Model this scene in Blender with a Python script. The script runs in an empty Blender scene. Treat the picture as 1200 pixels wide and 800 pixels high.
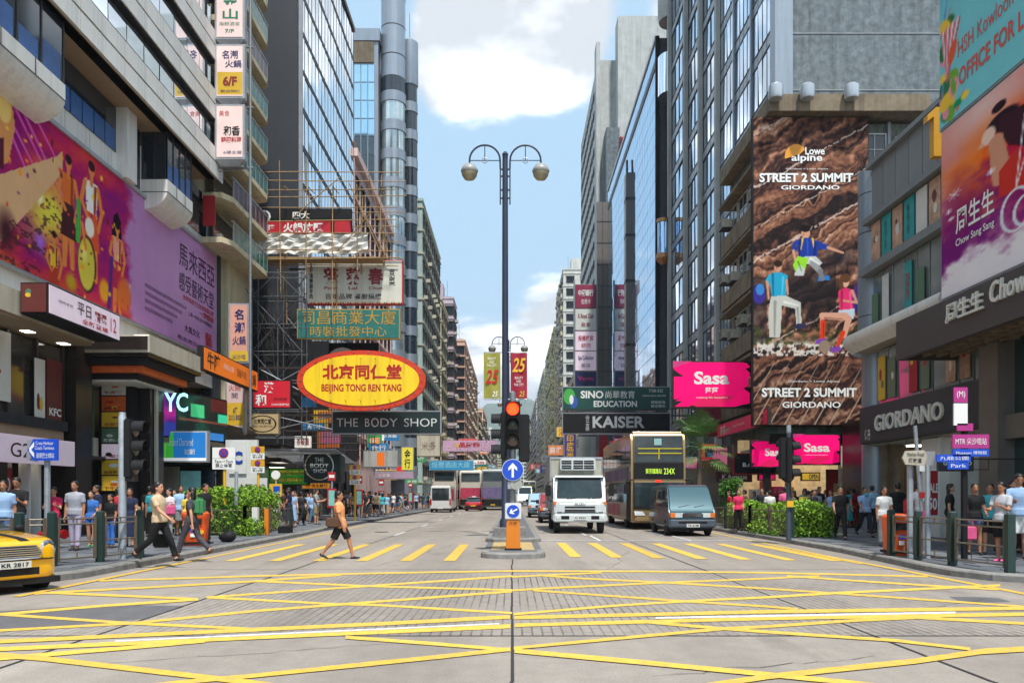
import bpy, bmesh, math, random
import numpy as np
from mathutils import Vector, Matrix
from mathutils.bvhtree import BVHTree

R = math.radians
rnd = random.Random(7)
SC = bpy.context.scene
COL = SC.collection
H0, FX, HY = 1.55, 900.0, 581.0          # eye height, focal length in photo pixels, horizon row

# ------------------------------------------------------------------ camera
cam = bpy.data.objects.new('camera', bpy.data.cameras.new('camera'))
COL.objects.link(cam)
cam.location = (0, 0, H0)
cam.rotation_euler = (R(90), 0, 0)
cam.data.sensor_width = 36.0
cam.data.lens = 36.0 * FX / 1200.0
cam.data.shift_y = (HY - 400.0) / 1200.0
cam.data.clip_start = 0.1
cam.data.clip_end = 9000
SC.camera = cam

# ------------------------------------------------------------------ exposure
SC.view_settings.view_transform = 'Standard'
SC.view_settings.look = 'None'
SC.view_settings.gamma = 1.0
SC.view_settings.exposure = 0.72
SC.cycles.max_bounces = 6
SC.cycles.diffuse_bounces = 3
SC.cycles.glossy_bounces = 3
SC.cycles.transmission_bounces = 4
SC.cycles.volume_bounces = 0
SC.cycles.caustics_reflective = False
SC.cycles.caustics_refractive = False
SC.cycles.sample_clamp_indirect = 4.0

# ------------------------------------------------------------------ sky and sun
SUN_EL, SUN_AZ = R(65), R(163)           # azimuth clockwise from +Y (north)
world = bpy.data.worlds.new("World")
SC.world = world
world.use_nodes = True
nt = world.node_tree
nt.nodes.clear()
def wn(t, **k):
    n = nt.nodes.new(t)
    for a, b in k.items():
        setattr(n, a, b)
    return n
def wmath(op, a, b=None, c=None, clamp=False):
    n = wn('ShaderNodeMath', operation=op, use_clamp=clamp)
    for i, v in enumerate((a, b, c)):
        if v is None: continue
        if isinstance(v, (int, float)): n.inputs[i].default_value = v
        else: nt.links.new(v, n.inputs[i])
    return n.outputs[0]
sky = wn('ShaderNodeTexSky', sky_type='NISHITA', sun_disc=False)
sky.sun_elevation = SUN_EL
sky.sun_rotation = SUN_AZ
sky.air_density = 1.0; sky.dust_density = 2.2; sky.ozone_density = 1.6; sky.altitude = 20
bg = wn('ShaderNodeBackground'); bg.inputs[1].default_value = 0.15
tc = wn('ShaderNodeTexCoord')
sep = wn('ShaderNodeSeparateXYZ'); nt.links.new(tc.outputs['Generated'], sep.inputs[0])
dx, dy, dz = sep.outputs
zz = wmath('ADD', wmath('MAXIMUM', dz, 0.0), 0.22)
cmb = wn('ShaderNodeCombineXYZ')
nt.links.new(wmath('DIVIDE', dx, zz), cmb.inputs[0]); nt.links.new(wmath('DIVIDE', dy, zz), cmb.inputs[1])
nt.links.new(wmath('MULTIPLY', dz, 1.5), cmb.inputs[2])
n1 = wn('ShaderNodeTexNoise'); n1.inputs['Scale'].default_value = 1.35; n1.inputs['Detail'].default_value = 9; n1.inputs['Roughness'].default_value = 0.6
n1.inputs['Distortion'].default_value = 0.25
nt.links.new(cmb.outputs[0], n1.inputs['Vector'])
n2 = wn('ShaderNodeTexNoise'); n2.inputs['Scale'].default_value = 4.2; n2.inputs['Detail'].default_value = 8
nt.links.new(cmb.outputs[0], n2.inputs['Vector'])
def blob(px, py, w, h, s):
    d = Vector(((px - 600) / FX, 1, (HY - py) / FX)).normalized()
    a = wmath('DIVIDE', wmath('SUBTRACT', dx, d.x), w)
    b = wmath('DIVIDE', wmath('SUBTRACT', dz, d.z), h)
    r2 = wmath('ADD', wmath('MULTIPLY', a, a), wmath('MULTIPLY', b, b))
    e = wmath('POWER', 2.718, wmath('MULTIPLY', r2, -1.0))
    front = wmath('GREATER_THAN', dy, 0.0)
    return wmath('MULTIPLY', wmath('MULTIPLY', e, s), front)
bias = blob(640, 55, .16, .10, .20)
for q in ((470, 60, .10, .07, .10), (590, 200, .24, .085, -.20), (560, 440, .13, .075, .24), (645, 330, .07, .05, .2), (560, 330, .05, .03, -.15), (435, 20, .06, .09, -.30), (735, 40, .04, .06, -.22), (455, 100, .05, .06, -.12), (520, 520, .3, .03, .15)):
    bias = wmath('ADD', bias, blob(*q))
dens = wmath('ADD', n1.outputs['Fac'], bias)
mask = wn('ShaderNodeMapRange', interpolation_type='SMOOTHSTEP')
mask.inputs['From Min'].default_value = 0.51; mask.inputs['From Max'].default_value = 0.61
nt.links.new(dens, mask.inputs['Value'])
ccol = wn('ShaderNodeMix', data_type='RGBA')
ccol.inputs[6].default_value = (7.6, 7.65, 7.7, 1); ccol.inputs[7].default_value = (3.3, 3.45, 3.65, 1)
nt.links.new(wmath('MULTIPLY', wmath('SUBTRACT', n2.outputs['Fac'], 0.40, clamp=True), 5.0, clamp=True), ccol.inputs[0])
blue = wn('ShaderNodeMix', data_type='RGBA')
blue.inputs[0].default_value = 0.85
nt.links.new(sky.outputs[0], blue.inputs[6]); blue.inputs[7].default_value = (2.05, 3.2, 4.2, 1)
mx = wn('ShaderNodeMix', data_type='RGBA')
nt.links.new(wmath('MULTIPLY', mask.outputs[0], 0.94), mx.inputs[0])
nt.links.new(blue.outputs[2], mx.inputs[6]); nt.links.new(ccol.outputs[2], mx.inputs[7])
nt.links.new(mx.outputs[2], bg.inputs[0])
wo = wn('ShaderNodeOutputWorld'); nt.links.new(bg.outputs[0], wo.inputs[0])

sun = bpy.data.objects.new('sun', bpy.data.lights.new('sun', 'SUN'))
COL.objects.link(sun)
sun.data.energy = 3.4
sun.data.angle = R(3)
sun.data.color = (1.0, 0.965, 0.9)
sdir = Vector((math.sin(SUN_AZ) * math.cos(SUN_EL), math.cos(SUN_AZ) * math.cos(SUN_EL), math.sin(SUN_EL)))
sun.rotation_euler = sdir.to_track_quat('Z', 'Y').to_euler()
sun.location = (0, 0, 90)

# ------------------------------------------------------------------ materials
MATS = {}
def mat(name, col, rough=0.6, metal=0.0, var=0.12, scale=2.0, bump=0.0, streak=0.0, emit=0.0, spec=0.5, stretch=(1, 1, 1), coat=0.0, attr=None, dark=None):
    if name in MATS: return MATS[name]
    m = bpy.data.materials.new(name); m.use_nodes = True
    t = m.node_tree; N = t.nodes; L = t.links
    b = N['Principled BSDF']
    c = (col[0], col[1], col[2], 1)
    b.inputs['Roughness'].default_value = rough
    b.inputs['Metallic'].default_value = metal
    b.inputs['Specular IOR Level'].default_value = spec
    b.inputs['Coat Weight'].default_value = coat
    tcn = N.new('ShaderNodeTexCoord')
    out = None
    if attr:
        a = N.new('ShaderNodeAttribute'); a.attribute_name = attr
        out = a.outputs['Color']
    if var > 0 or bump > 0:
        mp = N.new('ShaderNodeMapping'); mp.inputs['Scale'].default_value = stretch
        L.new(tcn.outputs['Object'], mp.inputs['Vector'])
        n = N.new('ShaderNodeTexNoise'); n.inputs['Scale'].default_value = scale; n.inputs['Detail'].default_value = 6; n.inputs['Roughness'].default_value = .65
        L.new(mp.outputs[0], n.inputs['Vector'])
        oi = N.new('ShaderNodeObjectInfo')
        mr = N.new('ShaderNodeMapRange'); mr.inputs[1].default_value = .25; mr.inputs[2].default_value = .75
        mr.inputs[3].default_value = 1 - var; mr.inputs[4].default_value = 1 + var
        L.new(n.outputs['Fac'], mr.inputs[0])
        mr2 = N.new('ShaderNodeMapRange'); mr2.inputs[3].default_value = 1 - var * .5; mr2.inputs[4].default_value = 1 + var * .5
        L.new(oi.outputs['Random'], mr2.inputs[0])
        mu = N.new('ShaderNodeMath'); mu.operation = 'MULTIPLY'; L.new(mr.outputs[0], mu.inputs[0]); L.new(mr2.outputs[0], mu.inputs[1])
        fac = mu.outputs[0]
        if streak > 0:
            mp2 = N.new('ShaderNodeMapping'); mp2.inputs['Scale'].default_value = (1.3, 1.3, .07)
            L.new(tcn.outputs['Object'], mp2.inputs['Vector'])
            ns = N.new('ShaderNodeTexNoise'); ns.inputs['Scale'].default_value = 2.2; ns.inputs['Detail'].default_value = 8; ns.inputs['Roughness'].default_value = .7
            L.new(mp2.outputs[0], ns.inputs['Vector'])
            ms = N.new('ShaderNodeMapRange'); ms.inputs[1].default_value = .48; ms.inputs[2].default_value = .72; ms.inputs[3].default_value = 1; ms.inputs[4].default_value = 1 - streak
            L.new(ns.outputs['Fac'], ms.inputs[0])
            mu2 = N.new('ShaderNodeMath'); mu2.operation = 'MULTIPLY'; L.new(fac, mu2.inputs[0]); L.new(ms.outputs[0], mu2.inputs[1]); fac = mu2.outputs[0]
        mc = N.new('ShaderNodeMix'); mc.data_type = 'RGBA'; mc.blend_type = 'MULTIPLY'; mc.inputs[0].default_value = 1
        if out: L.new(out, mc.inputs[6])
        else: mc.inputs[6].default_value = c
        L.new(fac, mc.inputs[7])
        out = mc.outputs[2]
        if bump > 0:
            bp = N.new('ShaderNodeBump'); bp.inputs['Strength'].default_value = bump; bp.inputs['Distance'].default_value = .02
            L.new(n.outputs['Fac'], bp.inputs['Height']); L.new(bp.outputs[0], b.inputs['Normal'])
    if out: L.new(out, b.inputs['Base Color'])
    else: b.inputs['Base Color'].default_value = c
    if emit > 0:
        if out: L.new(out, b.inputs['Emission Color'])
        else: b.inputs['Emission Color'].default_value = c
        b.inputs['Emission Strength'].default_value = emit
    m.diffuse_color = c
    MATS[name] = m
    return m

def rgb(r, g, b):                        # sRGB 0-255 to linear
    f = lambda v: (v / 255) / 12.92 if v / 255 <= .04045 else ((v / 255 + .055) / 1.055) ** 2.4
    return (f(r), f(g), f(b))

# ------------------------------------------------------------------ geometry
OFF = {}
class MB:
    def __init__(s): s.v = []; s.f = []; s.m = []; s.mats = []
    def mi(s, m):
        if m not in s.mats: s.mats.append(m)
        return s.mats.index(m)
    def add(s, vs, fs, m):
        k = len(s.v); i = s.mi(m)
        s.v += [tuple(p) for p in vs]
        s.f += [tuple(a + k for a in f) for f in fs]; s.m += [i] * len(fs)
        return s
    def box(s, x0, x1, y0, y1, z0, z1, m):
        x0, x1 = min(x0, x1), max(x0, x1); y0, y1 = min(y0, y1), max(y0, y1); z0, z1 = min(z0, z1), max(z0, z1)
        v = [(x0, y0, z0), (x1, y0, z0), (x1, y1, z0), (x0, y1, z0), (x0, y0, z1), (x1, y0, z1), (x1, y1, z1), (x0, y1, z1)]
        return s.add(v, [(0, 3, 2, 1), (4, 5, 6, 7), (0, 1, 5, 4), (1, 2, 6, 5), (2, 3, 7, 6), (3, 0, 4, 7)], m)
    def quad(s, a, b, c, d, m): return s.add([a, b, c, d], [(0, 1, 2, 3)], m)
    def poly(s, pts, m): return s.add(pts, [tuple(range(len(pts)))], m)
    def slab(s, pts, d, m):              # polygon extruded by vector d
        n = len(pts); d = Vector(d); p = [Vector(q) for q in pts]
        return s.add(p + [q + d for q in p], [tuple(range(n))[::-1], tuple(range(n, 2 * n))] + [(i, (i + 1) % n, (i + 1) % n + n, i + n) for i in range(n)], m)
    def tube(s, pts, r, m, n=8, cap=True, sq=None):
        pts = [Vector(p) for p in pts]
        rs = r if isinstance(r, (list, tuple)) else [r] * len(pts)
        rings = []
        up = None
        for i, p in enumerate(pts):
            t = (pts[min(i + 1, len(pts) - 1)] - pts[max(i - 1, 0)]).normalized()
            a = Vector((0, 0, 1)) if abs(t.z) < .9 else Vector((0, 1, 0))
            if up is not None: a = up
            u = t.cross(a)
            if u.length < 1e-4: u = t.cross(Vector((1, .3, 0)))
            u.normalize(); w = u.cross(t).normalized(); up = w
            rings.append([p + (u * math.cos(k * 2 * math.pi / n) + w * math.sin(k * 2 * math.pi / n)) * rs[i] for k in range(n)])
        return s.loft(rings, m, cap)
    def loft(s, rings, m, cap=True):
        n = len(rings[0]); v = [p for r in rings for p in r]; f = []
        for i in range(len(rings) - 1):
            for k in range(n):
                f.append((i * n + k, i * n + (k + 1) % n, (i + 1) * n + (k + 1) % n, (i + 1) * n + k))
        if cap:
            f.append(tuple(range(n))[::-1]); f.append(tuple(range((len(rings) - 1) * n, len(rings) * n)))
        return s.add(v, f, m)
    def lathe(s, prof, m, n=16, c=(0, 0, 0), axis='z', cap=True):
        rings = []
        for r, h in prof:
            ring = []
            for k in range(n):
                a = 2 * math.pi * k / n; p = (r * math.cos(a), r * math.sin(a), h)
                if axis == 'y': p = (p[0], h, p[1])
                if axis == 'x': p = (h, p[0], p[1])
                ring.append((p[0] + c[0], p[1] + c[1], p[2] + c[2]))
            rings.append(ring)
        return s.loft(rings, m, cap)
    def ell(s, c, r, m, n=10, k=7):
        prof = [(math.sin(math.pi * i / k), -math.cos(math.pi * i / k)) for i in range(1, k)]
        rings = [[(c[0] + r[0] * a * math.cos(2 * math.pi * j / n), c[1] + r[1] * a * math.sin(2 * math.pi * j / n), c[2] + r[2] * b) for j in range(n)] for a, b in prof]
        return s.loft(rings, m)
    def xf(s, M):
        s.v = [tuple(M @ Vector(p)) for p in s.v]; return s
    def mesh(s, name, off=None, smooth=False):
        me = bpy.data.meshes.new(name)
        v = s.v if off is None else [(p[0] - off[0], p[1] - off[1], p[2] - off[2]) for p in s.v]
        me.from_pydata(v, [], s.f)
        for m in s.mats: me.materials.append(m)
        me.polygons.foreach_set('material_index', s.m)
        if smooth: me.polygons.foreach_set('use_smooth', [True] * len(s.f))
        me.update()
        bm = bmesh.new(); bm.from_mesh(me); bmesh.ops.recalc_face_normals(bm, faces=bm.faces); bm.to_mesh(me); bm.free()
        if smooth and smooth is not True: me.set_sharp_from_angle(angle=R(smooth))
        return me
    def build(s, name, parent=None, world=False, smooth=False, kind=None):
        off = OFF.get(parent) if (world and parent) else None
        o = bpy.data.objects.new(name, s.mesh(name, off, smooth)); COL.objects.link(o)
        if parent: o.parent = parent; OFF[o] = OFF.get(parent, (0, 0, 0))
        if kind: o['kind'] = kind
        return o

def tag(o, label, cat, group=None):
    o['label'] = label; o['category'] = cat
    if group: o['group'] = group
    return o
def thing(name, label, cat, loc=(0, 0, 0), rz=0, group=None):
    o = bpy.data.objects.new(name, None); COL.objects.link(o)
    o.empty_display_size = .2
    o.location = loc; o.rotation_euler = (0, 0, rz); OFF[o] = tuple(loc)
    return tag(o, label, cat, group)
def struct(o): o['kind'] = 'structure'; return o
def copy_tree(o, parent=None, depth=0):
    c = o.copy(); COL.objects.link(c)
    if parent is not None: c.parent = parent
    for ch in list(o.children): copy_tree(ch, c)
    return c
def inst(name, me, parent, loc, rz=0):   # a piece sharing mesh data, loc in world coordinates
    o = bpy.data.objects.new(name, me); COL.objects.link(o)
    o.parent = parent
    f = OFF.get(parent, (0, 0, 0))
    o.location = (loc[0] - f[0], loc[1] - f[1], loc[2] - f[2]); o.rotation_euler = (0, 0, rz)
    OFF[o] = (loc[0], loc[1], loc[2])
    return o

def at(px, py, Y): return Vector(((px - 600) * Y / FX, Y, H0 + (HY - py) * Y / FX))
def atx(px, py, X): Y = X * FX / (px - 600); return Vector((X, Y, H0 + (HY - py) * Y / FX))
def G(px, py, z=0.0): Y = (H0 - z) * FX / (py - HY); return Vector(((px - 600) * Y / FX, Y, z))

TXT = {}
def text_data(body, bold=0.0, res=3, shear=0.0):
    k = (body, bold, res, shear)
    if k in TXT: return TXT[k]
    cu = bpy.data.curves.new('t', 'FONT'); cu.body = body; cu.size = 1; cu.resolution_u = res; cu.offset = bold; cu.fill_mode = 'BOTH'; cu.shear = shear
    cu.align_x = 'CENTER'; cu.space_line = .95
    o = bpy.data.objects.new('t', cu)
    me = bpy.data.meshes.new_from_object(o)
    v = np.empty(len(me.vertices) * 3); me.vertices.foreach_get('co', v); v = v.reshape(-1, 3)[:, :2]
    f = [tuple(p.vertices) for p in me.polygons]
    lo, hi = v.min(0), v.max(0); v = (v - lo) / np.maximum(hi - lo, 1e-6)
    bpy.data.objects.remove(o); bpy.data.curves.remove(cu); bpy.data.meshes.remove(me)
    TXT[k] = (v, f)
    return TXT[k]
def put_text(mb, body, P, U, V, m, bold=0.01, res=3, out=None, shear=0):
    v, f = text_data(body, bold, res, shear)
    P, U, V = Vector(P), Vector(U), Vector(V)
    pts = [P + U * a + V * b for a, b in v]
    mb.add(pts, f, m)
    if out is not None:                  # raised letters: a second layer plus side walls
        d = Vector(out); k = len(pts)
        cnt = {}
        for q in f:
            for i in range(len(q)):
                e = (q[i], q[(i + 1) % len(q)]); cnt[e] = 1
        side = [(a, b, b + k, a + k) for (a, b) in cnt if (b, a) not in cnt]
        mb.add(pts + [p + d for p in pts], side + [tuple(i + k for i in q) for q in f], m)
# ------------------------------------------------------------------ people
SKIN = mat('skin', rgb(205, 150, 120), .55, var=.08, scale=8)
SKIN2 = mat('skin_tan', rgb(176, 122, 92), .55, var=.08, scale=8)
HAIR = mat('hair_black', (.012, .010, .009), .45, var=.3, scale=30)
SHOE = mat('shoe_dark', (.03, .03, .035), .5)
TOPM = mat('cloth_grey', (.3, .3, .3), .85, var=.15, scale=9, bump=.3)
BOTM = mat('cloth_dark', (.03, .035, .05), .85, var=.15, scale=9, bump=.3)

def oring(c, rx, ry, rot, n=14, sq=1.0):
    out = []
    for k in range(n):
        a = 2 * math.pi * k / n
        ca, sa = math.cos(a), math.sin(a)
        ca = math.copysign(abs(ca) ** sq, ca); sa = math.copysign(abs(sa) ** sq, sa)
        out.append(Vector(c) + rot @ Vector((rx * ca, ry * sa, 0)))
    return out

def limb(mb, pts, rad, m, n=10):         # pts joints; rad list of (rx, ry) along
    prev = None; rings = []
    for i, p in enumerate(pts):
        t = (pts[min(i + 1, len(pts) - 1)] - pts[max(i - 1, 0)]).normalized()
        u = Vector((1, 0, 0)); w = t.cross(u).normalized(); u = w.cross(t).normalized()
        r = rad[i]; r = r if isinstance(r, tuple) else (r, r)
        rings.append([p + u * r[0] * math.cos(2 * math.pi * k / n) + w * r[1] * math.sin(2 * math.pi * k / n) for k in range(n)])
    mb.loft(rings, m)

def make_person(sex='m', lhip=0, rhip=0, lknee=0, rknee=0, larm=0, rarm=0, lelb=10, relb=10, lout=8, rout=8, lean=0,
                sleeve=.45, bottom='long', hair='short', stout=1.0, head_turn=0, tunic=0.0, look_down=0, vox=.0165):
    """one continuous body mesh 1.70 m tall facing -Y; slots: skin, top, bottom, shoe"""
    A, B, Cc, D = SKIN, TOPM, BOTM, SHOE
    mb = MB()
    for m in (A, B, Cc, D): mb.mi(m)
    f = sex == 'f'
    sh = .185 if not f else .16
    I = Matrix.Identity(3)
    pel = Vector((0, 0, .93))
    LT = Matrix.Rotation(R(lean), 3, 'X')
    def up(z, x=0, y=0): return pel + LT @ Vector((x, y, z))
    s = stout
    # torso
    if f: prof = [(-.10, .155, .105), (-.02, .168, .118), (.08, .145, .10), (.17, .122, .088), (.27, .135, .105), (.36, .15, .115), (.44, .158, .095), (.49, .13, .075), (.53, .07, .06)]
    else: prof = [(-.10, .15, .11), (-.02, .165, .118), (.08, .158, .112), (.17, .155, .105), (.27, .17, .115), (.36, .185, .122), (.44, .188, .105), (.495, .15, .082), (.535, .075, .065)]
    ex = .012
    mb.loft([oring(up(z), (rx + ex) * s, (ry + ex) * s, LT, 16, .85) for z, rx, ry in prof[2:]], B)
    mb.loft([oring(up(z), (rx + .004) * s, (ry + .004) * s, LT, 16, .9) for z, rx, ry in prof[:3]], Cc)
    hem = -.035 - tunic                   # shirt hem hanging over the waist
    mb.loft([oring(up(.1), (prof[2][1] + .026) * s, (prof[2][2] + .026) * s, LT, 16, .9), oring(up(hem), (.194 + tunic * .12) * s, (.147 + tunic * .1) * s, LT, 16, .9)], B)
    # neck, head
    HT = LT @ Matrix.Rotation(R(-lean * .7 + look_down), 3, 'X') @ Matrix.Rotation(R(head_turn), 3, 'Z')
    nb = up(.51); hb = up(.59, 0, -.012)
    mb.loft([oring(nb, .058, .06, LT), oring(hb, .052, .056, LT), oring(hb + LT @ Vector((0, -.01, .05)), .055, .06, LT)], A)
    hc = hb + LT @ Vector((0, -.012, .10))
    hp = [(-.10, .028, .035, -.045), (-.085, .045, .055, -.03), (-.055, .06, .075, -.015), (-.02, .069, .086, -.006), (.03, .075, .094, .0), (.07, .072, .092, .004), (.10, .058, .075, .006), (.118, .032, .042, .006)]
    mb.loft([oring(hc + HT @ Vector((0, y, z)), rx, ry, HT, 14) for z, rx, ry, y in hp], A)
    mb.loft([oring(hc + HT @ Vector((0, y, z)), r, r * 1.2, HT, 6) for z, r, y in ((-.045, .015, -.088), (-.035, .019, -.092), (.012, .010, -.088))], A)
    for sx in (-1, 1):
        mb.ell(hc + HT @ Vector((sx * .076, .012, -.015)), (.012, .02, .03), A, 6, 5)
    # legs
    for sx, hip, kn in ((-1, rhip, rknee), (1, lhip, lknee)):
        Rh = Matrix.Rotation(R(-hip), 3, 'X'); Rk = Matrix.Rotation(R(-hip + kn), 3, 'X')
        h = pel + Vector((sx * .088, 0, -.03))
        k = h + Rh @ Vector((sx * .005, 0, -.42))
        a = k + Rk @ Vector((0, 0, -.40))
        q = lambda t: h.lerp(k, t); e = lambda t: k.lerp(a, t)
        skn = [(h + Vector((0, 0, .05)), .088), (q(.15), .092), (q(.5), .076), (q(.85), .058), (k, .056), (e(.2), .056), (e(.35), .058), (e(.7), .042), (a, .037), (a + Vector((0, 0, -.035)), .04)]
        limb(mb, [p for p, r in skn], [r * (s * .5 + .5) for p, r in skn], A)
        if bottom == 'long':
            c = [(h + Vector((0, 0, .05)), .098), (q(.15), .105), (q(.5), .092), (q(.85), .074), (k, .072), (e(.3), .07), (e(.7), .064), (e(.93), .066)]
            limb(mb, [p for p, r in c], [r * s for p, r in c], Cc)
        elif bottom == 'short':
            c = [(h + Vector((0, 0, .05)), .098), (q(.2), .107), (q(.6), .1), (q(.88), .1)]
            limb(mb, [p for p, r in c], [r * s for p, r in c], Cc)
        elif bottom == 'hot':
            c = [(h + Vector((0, 0, .05)), .096), (q(.2), .104), (q(.38), .106)]
            limb(mb, [p for p, r in c], [r for p, r in c], Cc)
        fr = Matrix.Rotation(R(max(-18, min(25, (-hip + kn) * .5))), 3, 'X')
        fp = [(.055, .03, .028, .0), (.03, .038, .038, 0), (-.03, .042, .038, -.01), (-.10, .046, .027, -.022), (-.155, .038, .018, -.028), (-.18, .02, .012, -.028)]
        rings = []
        for y, rx, rz_, dz in fp:
            c = a + fr @ Vector((0, y, -.045 + dz))
            rings.append([c + fr @ Vector((rx * math.cos(2 * math.pi * j / 10), 0, rz_ * math.sin(2 * math.pi * j / 10))) for j in range(10)])
        mb.loft(rings, D)
        if sx == -1: ra = a
        else: la = a
    # skirt
    if bottom in ('skirt', 'dress'):
        L = -.48 if bottom == 'skirt' else -.62
        mb.loft([oring(pel + Vector((0, 0, z)), rx, ry, I, 18) for z, rx, ry in ((.10, .15, .115), (0, .178, .14), (L * .5, .20, .18), (L, .225, .215))], Cc if bottom == 'skirt' else B)
    # arms
    hands = []
    for sx, ar, el, outw in ((-1, rarm, relb, rout), (1, larm, lelb, lout)):
        Ra = LT @ Matrix.Rotation(R(-ar), 3, 'X') @ Matrix.Rotation(R(-outw * sx), 3, 'Y')
        Re = LT @ Matrix.Rotation(R(-ar - el), 3, 'X') @ Matrix.Rotation(R(-outw * sx * .5 + (sx * min(el, 60) * .22)), 3, 'Y')
        S = up(.455, sx * sh * s)
        E_ = S + Ra @ Vector((0, 0, -.285)); W_ = E_ + Re @ Vector((0, 0, -.245))
        q = lambda t: S.lerp(E_, t); e = lambda t: E_.lerp(W_, t)
        pt = [S + LT @ Vector((-sx * .06, 0, .02)), S, q(.3), q(.75), E_, e(.25), e(.7), W_, W_ + (W_ - E_).normalized() * .03]
        rr = [.05, .056, .048, .04, .037, .038, .029, .025, .026]
        limb(mb, pt, rr, A)
        if sleeve > 0:
            tt = [S + LT @ Vector((-sx * .07, 0, .022)), S + LT @ Vector((sx * .005, 0, .006))]
            rs = [.062, .066]
            if sleeve < .6: tt += [q(sleeve * .9), q(sleeve * 1.4)]; rs += [.062, .062]
            else: tt += [q(.4), q(.8), E_, e(.4), e(.95)]; rs += [.058, .052, .05, .045, .038]
            limb(mb, tt, rs, B)
        hd = (W_ - E_).normalized()
        fw = Re @ Vector((0, -1, 0)); sd = hd.cross(fw).normalized()
        palm0 = W_ + hd * .02
        rings = []
        for t, w, th in ((0, .024, .022), (.03, .036, .017), (.065, .041, .015), (.09, .038, .012)):
            c = palm0 + hd * t
            rings.append([c + fw * w * math.cos(2 * math.pi * j / 8) + sd * th * math.sin(2 * math.pi * j / 8) for j in range(8)])
        mb.loft(rings, A)
        hands.append((palm0, hd, fw, sd, sx))
    # remesh to one surface, then give every face the material of the nearest source face
    src = mb.mesh('src')
    bv = BVHTree.FromPolygons([v.co for v in src.vertices], [tuple(p.vertices) for p in src.polygons])
    srcm = [p.material_index for p in src.polygons]
    o = bpy.data.objects.new('tmp', src); COL.objects.link(o)
    md = o.modifiers.new('r', 'REMESH'); md.mode = 'VOXEL'; md.voxel_size = vox; md.use_smooth_shade = True
    dg = bpy.context.evaluated_depsgraph_get(); dg.update()
    me = bpy.data.meshes.new_from_object(o.evaluated_get(dg))
    bpy.data.objects.remove(o)
    me.materials.clear()
    for m in (A, B, Cc, D): me.materials.append(m)
    mi = []
    for p in me.polygons:
        h = bv.find_nearest(p.center)
        mi.append(srcm[h[2]] if h and h[2] is not None else 0)
    me.polygons.foreach_set('material_index', mi)
    # fingers: five tubes per hand welded on as part of the same mesh
    fb = MB(); fb.mi(A)
    for P, hd, fw, sd, sx in hands:
        for j, (o_, l) in enumerate(((.027, .068), (.009, .078), (-.009, .073), (-.026, .056))):
            b = P + hd * .08 + fw * o_
            c1 = b + hd * l * .5 - sd * sx * 0 ; c2 = c1 + (hd * .8 - sd * sx * -.5).normalized() * l * .5
            fb.tube([b, c1, c2], [.0095, .009, .007], A, 5)
        b = P + hd * .02 + fw * .024
        fb.tube([b, b + (hd * .6 + fw * .7).normalized() * .035, b + (hd * .9 + fw * .45).normalized() * .065], [.012, .011, .008], A, 5)
    fm = fb.mesh('f')
    bm = bmesh.new(); bm.from_mesh(me); bm.from_mesh(fm)
    bm.to_mesh(me); bm.free()
    me.polygons.foreach_set('use_smooth', [True] * len(me.polygons))
    zmin = min(v.co.z for v in me.vertices)
    # hair (own mesh), face marks
    hb_ = MB()
    hr = []
    top = [(.135, .012, .016, .012), (.128, .05, .062, .012), (.10, .074, .088, .014), (.06, .085, .098, .016), (.02, .085, .094, .022), (-.02, .08, .075, .042), (-.06, .066, .05, .056)]
    for z, rx, ry, y in top:
        hr.append(oring(hc + HT @ Vector((0, y, z)), rx, ry, HT, 14))
    hb_.loft(hr, HAIR)
    if hair == 'long':
        hb_.loft([oring(hc + HT @ Vector((0, y, z)), rx, ry, HT, 12) for z, rx, ry, y in ((.06, .084, .09, .02), (-.04, .09, .062, .045), (-.15, .095, .045, .06), (-.26, .085, .035, .065), (-.33, .05, .02, .06))], HAIR)
    if hair == 'tail':
        hb_.loft([oring(hc + HT @ Vector((0, y, z)), rx, ry, HT, 8) for z, rx, ry, y in ((.04, .03, .03, .10), (.0, .035, .04, .125), (-.1, .03, .035, .125), (-.2, .012, .015, .11))], HAIR)
    if hair == 'bun':
        hb_.ell(hc + HT @ Vector((0, .10, .06)), (.045, .045, .045), HAIR, 8, 6)
    for sx in (-1, 1):
        c = hc + HT @ Vector((sx * .030, -.083, .012)); hb_.ell(c, (.012, .006, .006), HAIR, 6, 4)
        c = hc + HT @ Vector((sx * .030, -.087, .032)); hb_.ell(c, (.017, .006, .004), HAIR, 6, 4)
    LIP = mat('lips', rgb(150, 75, 70), .5, var=0)
    c = hc + HT @ Vector((0, -.083, -.062)); hb_.ell(c, (.022, .008, .006), LIP, 6, 4)
    hm = hb_.mesh('hair', None, True)
    for mm in (me, hm):
        for v in mm.vertices: v.co.z -= zmin
    return me, hm

PROTO = {}
def proto(key, **k):
    PROTO[key] = make_person(**k)
proto('m_stand', lhip=4, rhip=-3, rknee=3, bottom='long')
proto('m_shorts', lhip=6, rhip=-6, rknee=8, larm=-6, rarm=8, bottom='short')
proto('m_walk', lhip=26, rhip=-22, lknee=8, rknee=30, larm=-24, rarm=26, relb=22, lelb=16, bottom='long', lean=-4)
proto('m_walk_shorts', lhip=-20, rhip=24, lknee=28, rknee=8, larm=24, rarm=-22, relb=12, lelb=22, bottom='short', lean=-3)
proto('m_phone', lhip=3, rhip=-2, larm=22, lelb=88, rarm=20, relb=80, bottom='short', look_down=16)
proto('f_stand', sex='f', lhip=3, rhip=-2, bottom='long', hair='long', larm=5, rarm=-3)
proto('f_shorts', sex='f', lhip=5, rhip=-5, rknee=6, bottom='hot', hair='tail', larm=12, lelb=50, sleeve=.4)
proto('f_walk', sex='f', lhip=24, rhip=-20, lknee=6, rknee=26, larm=-20, rarm=22, bottom='long', hair='long', lean=-3)
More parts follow.
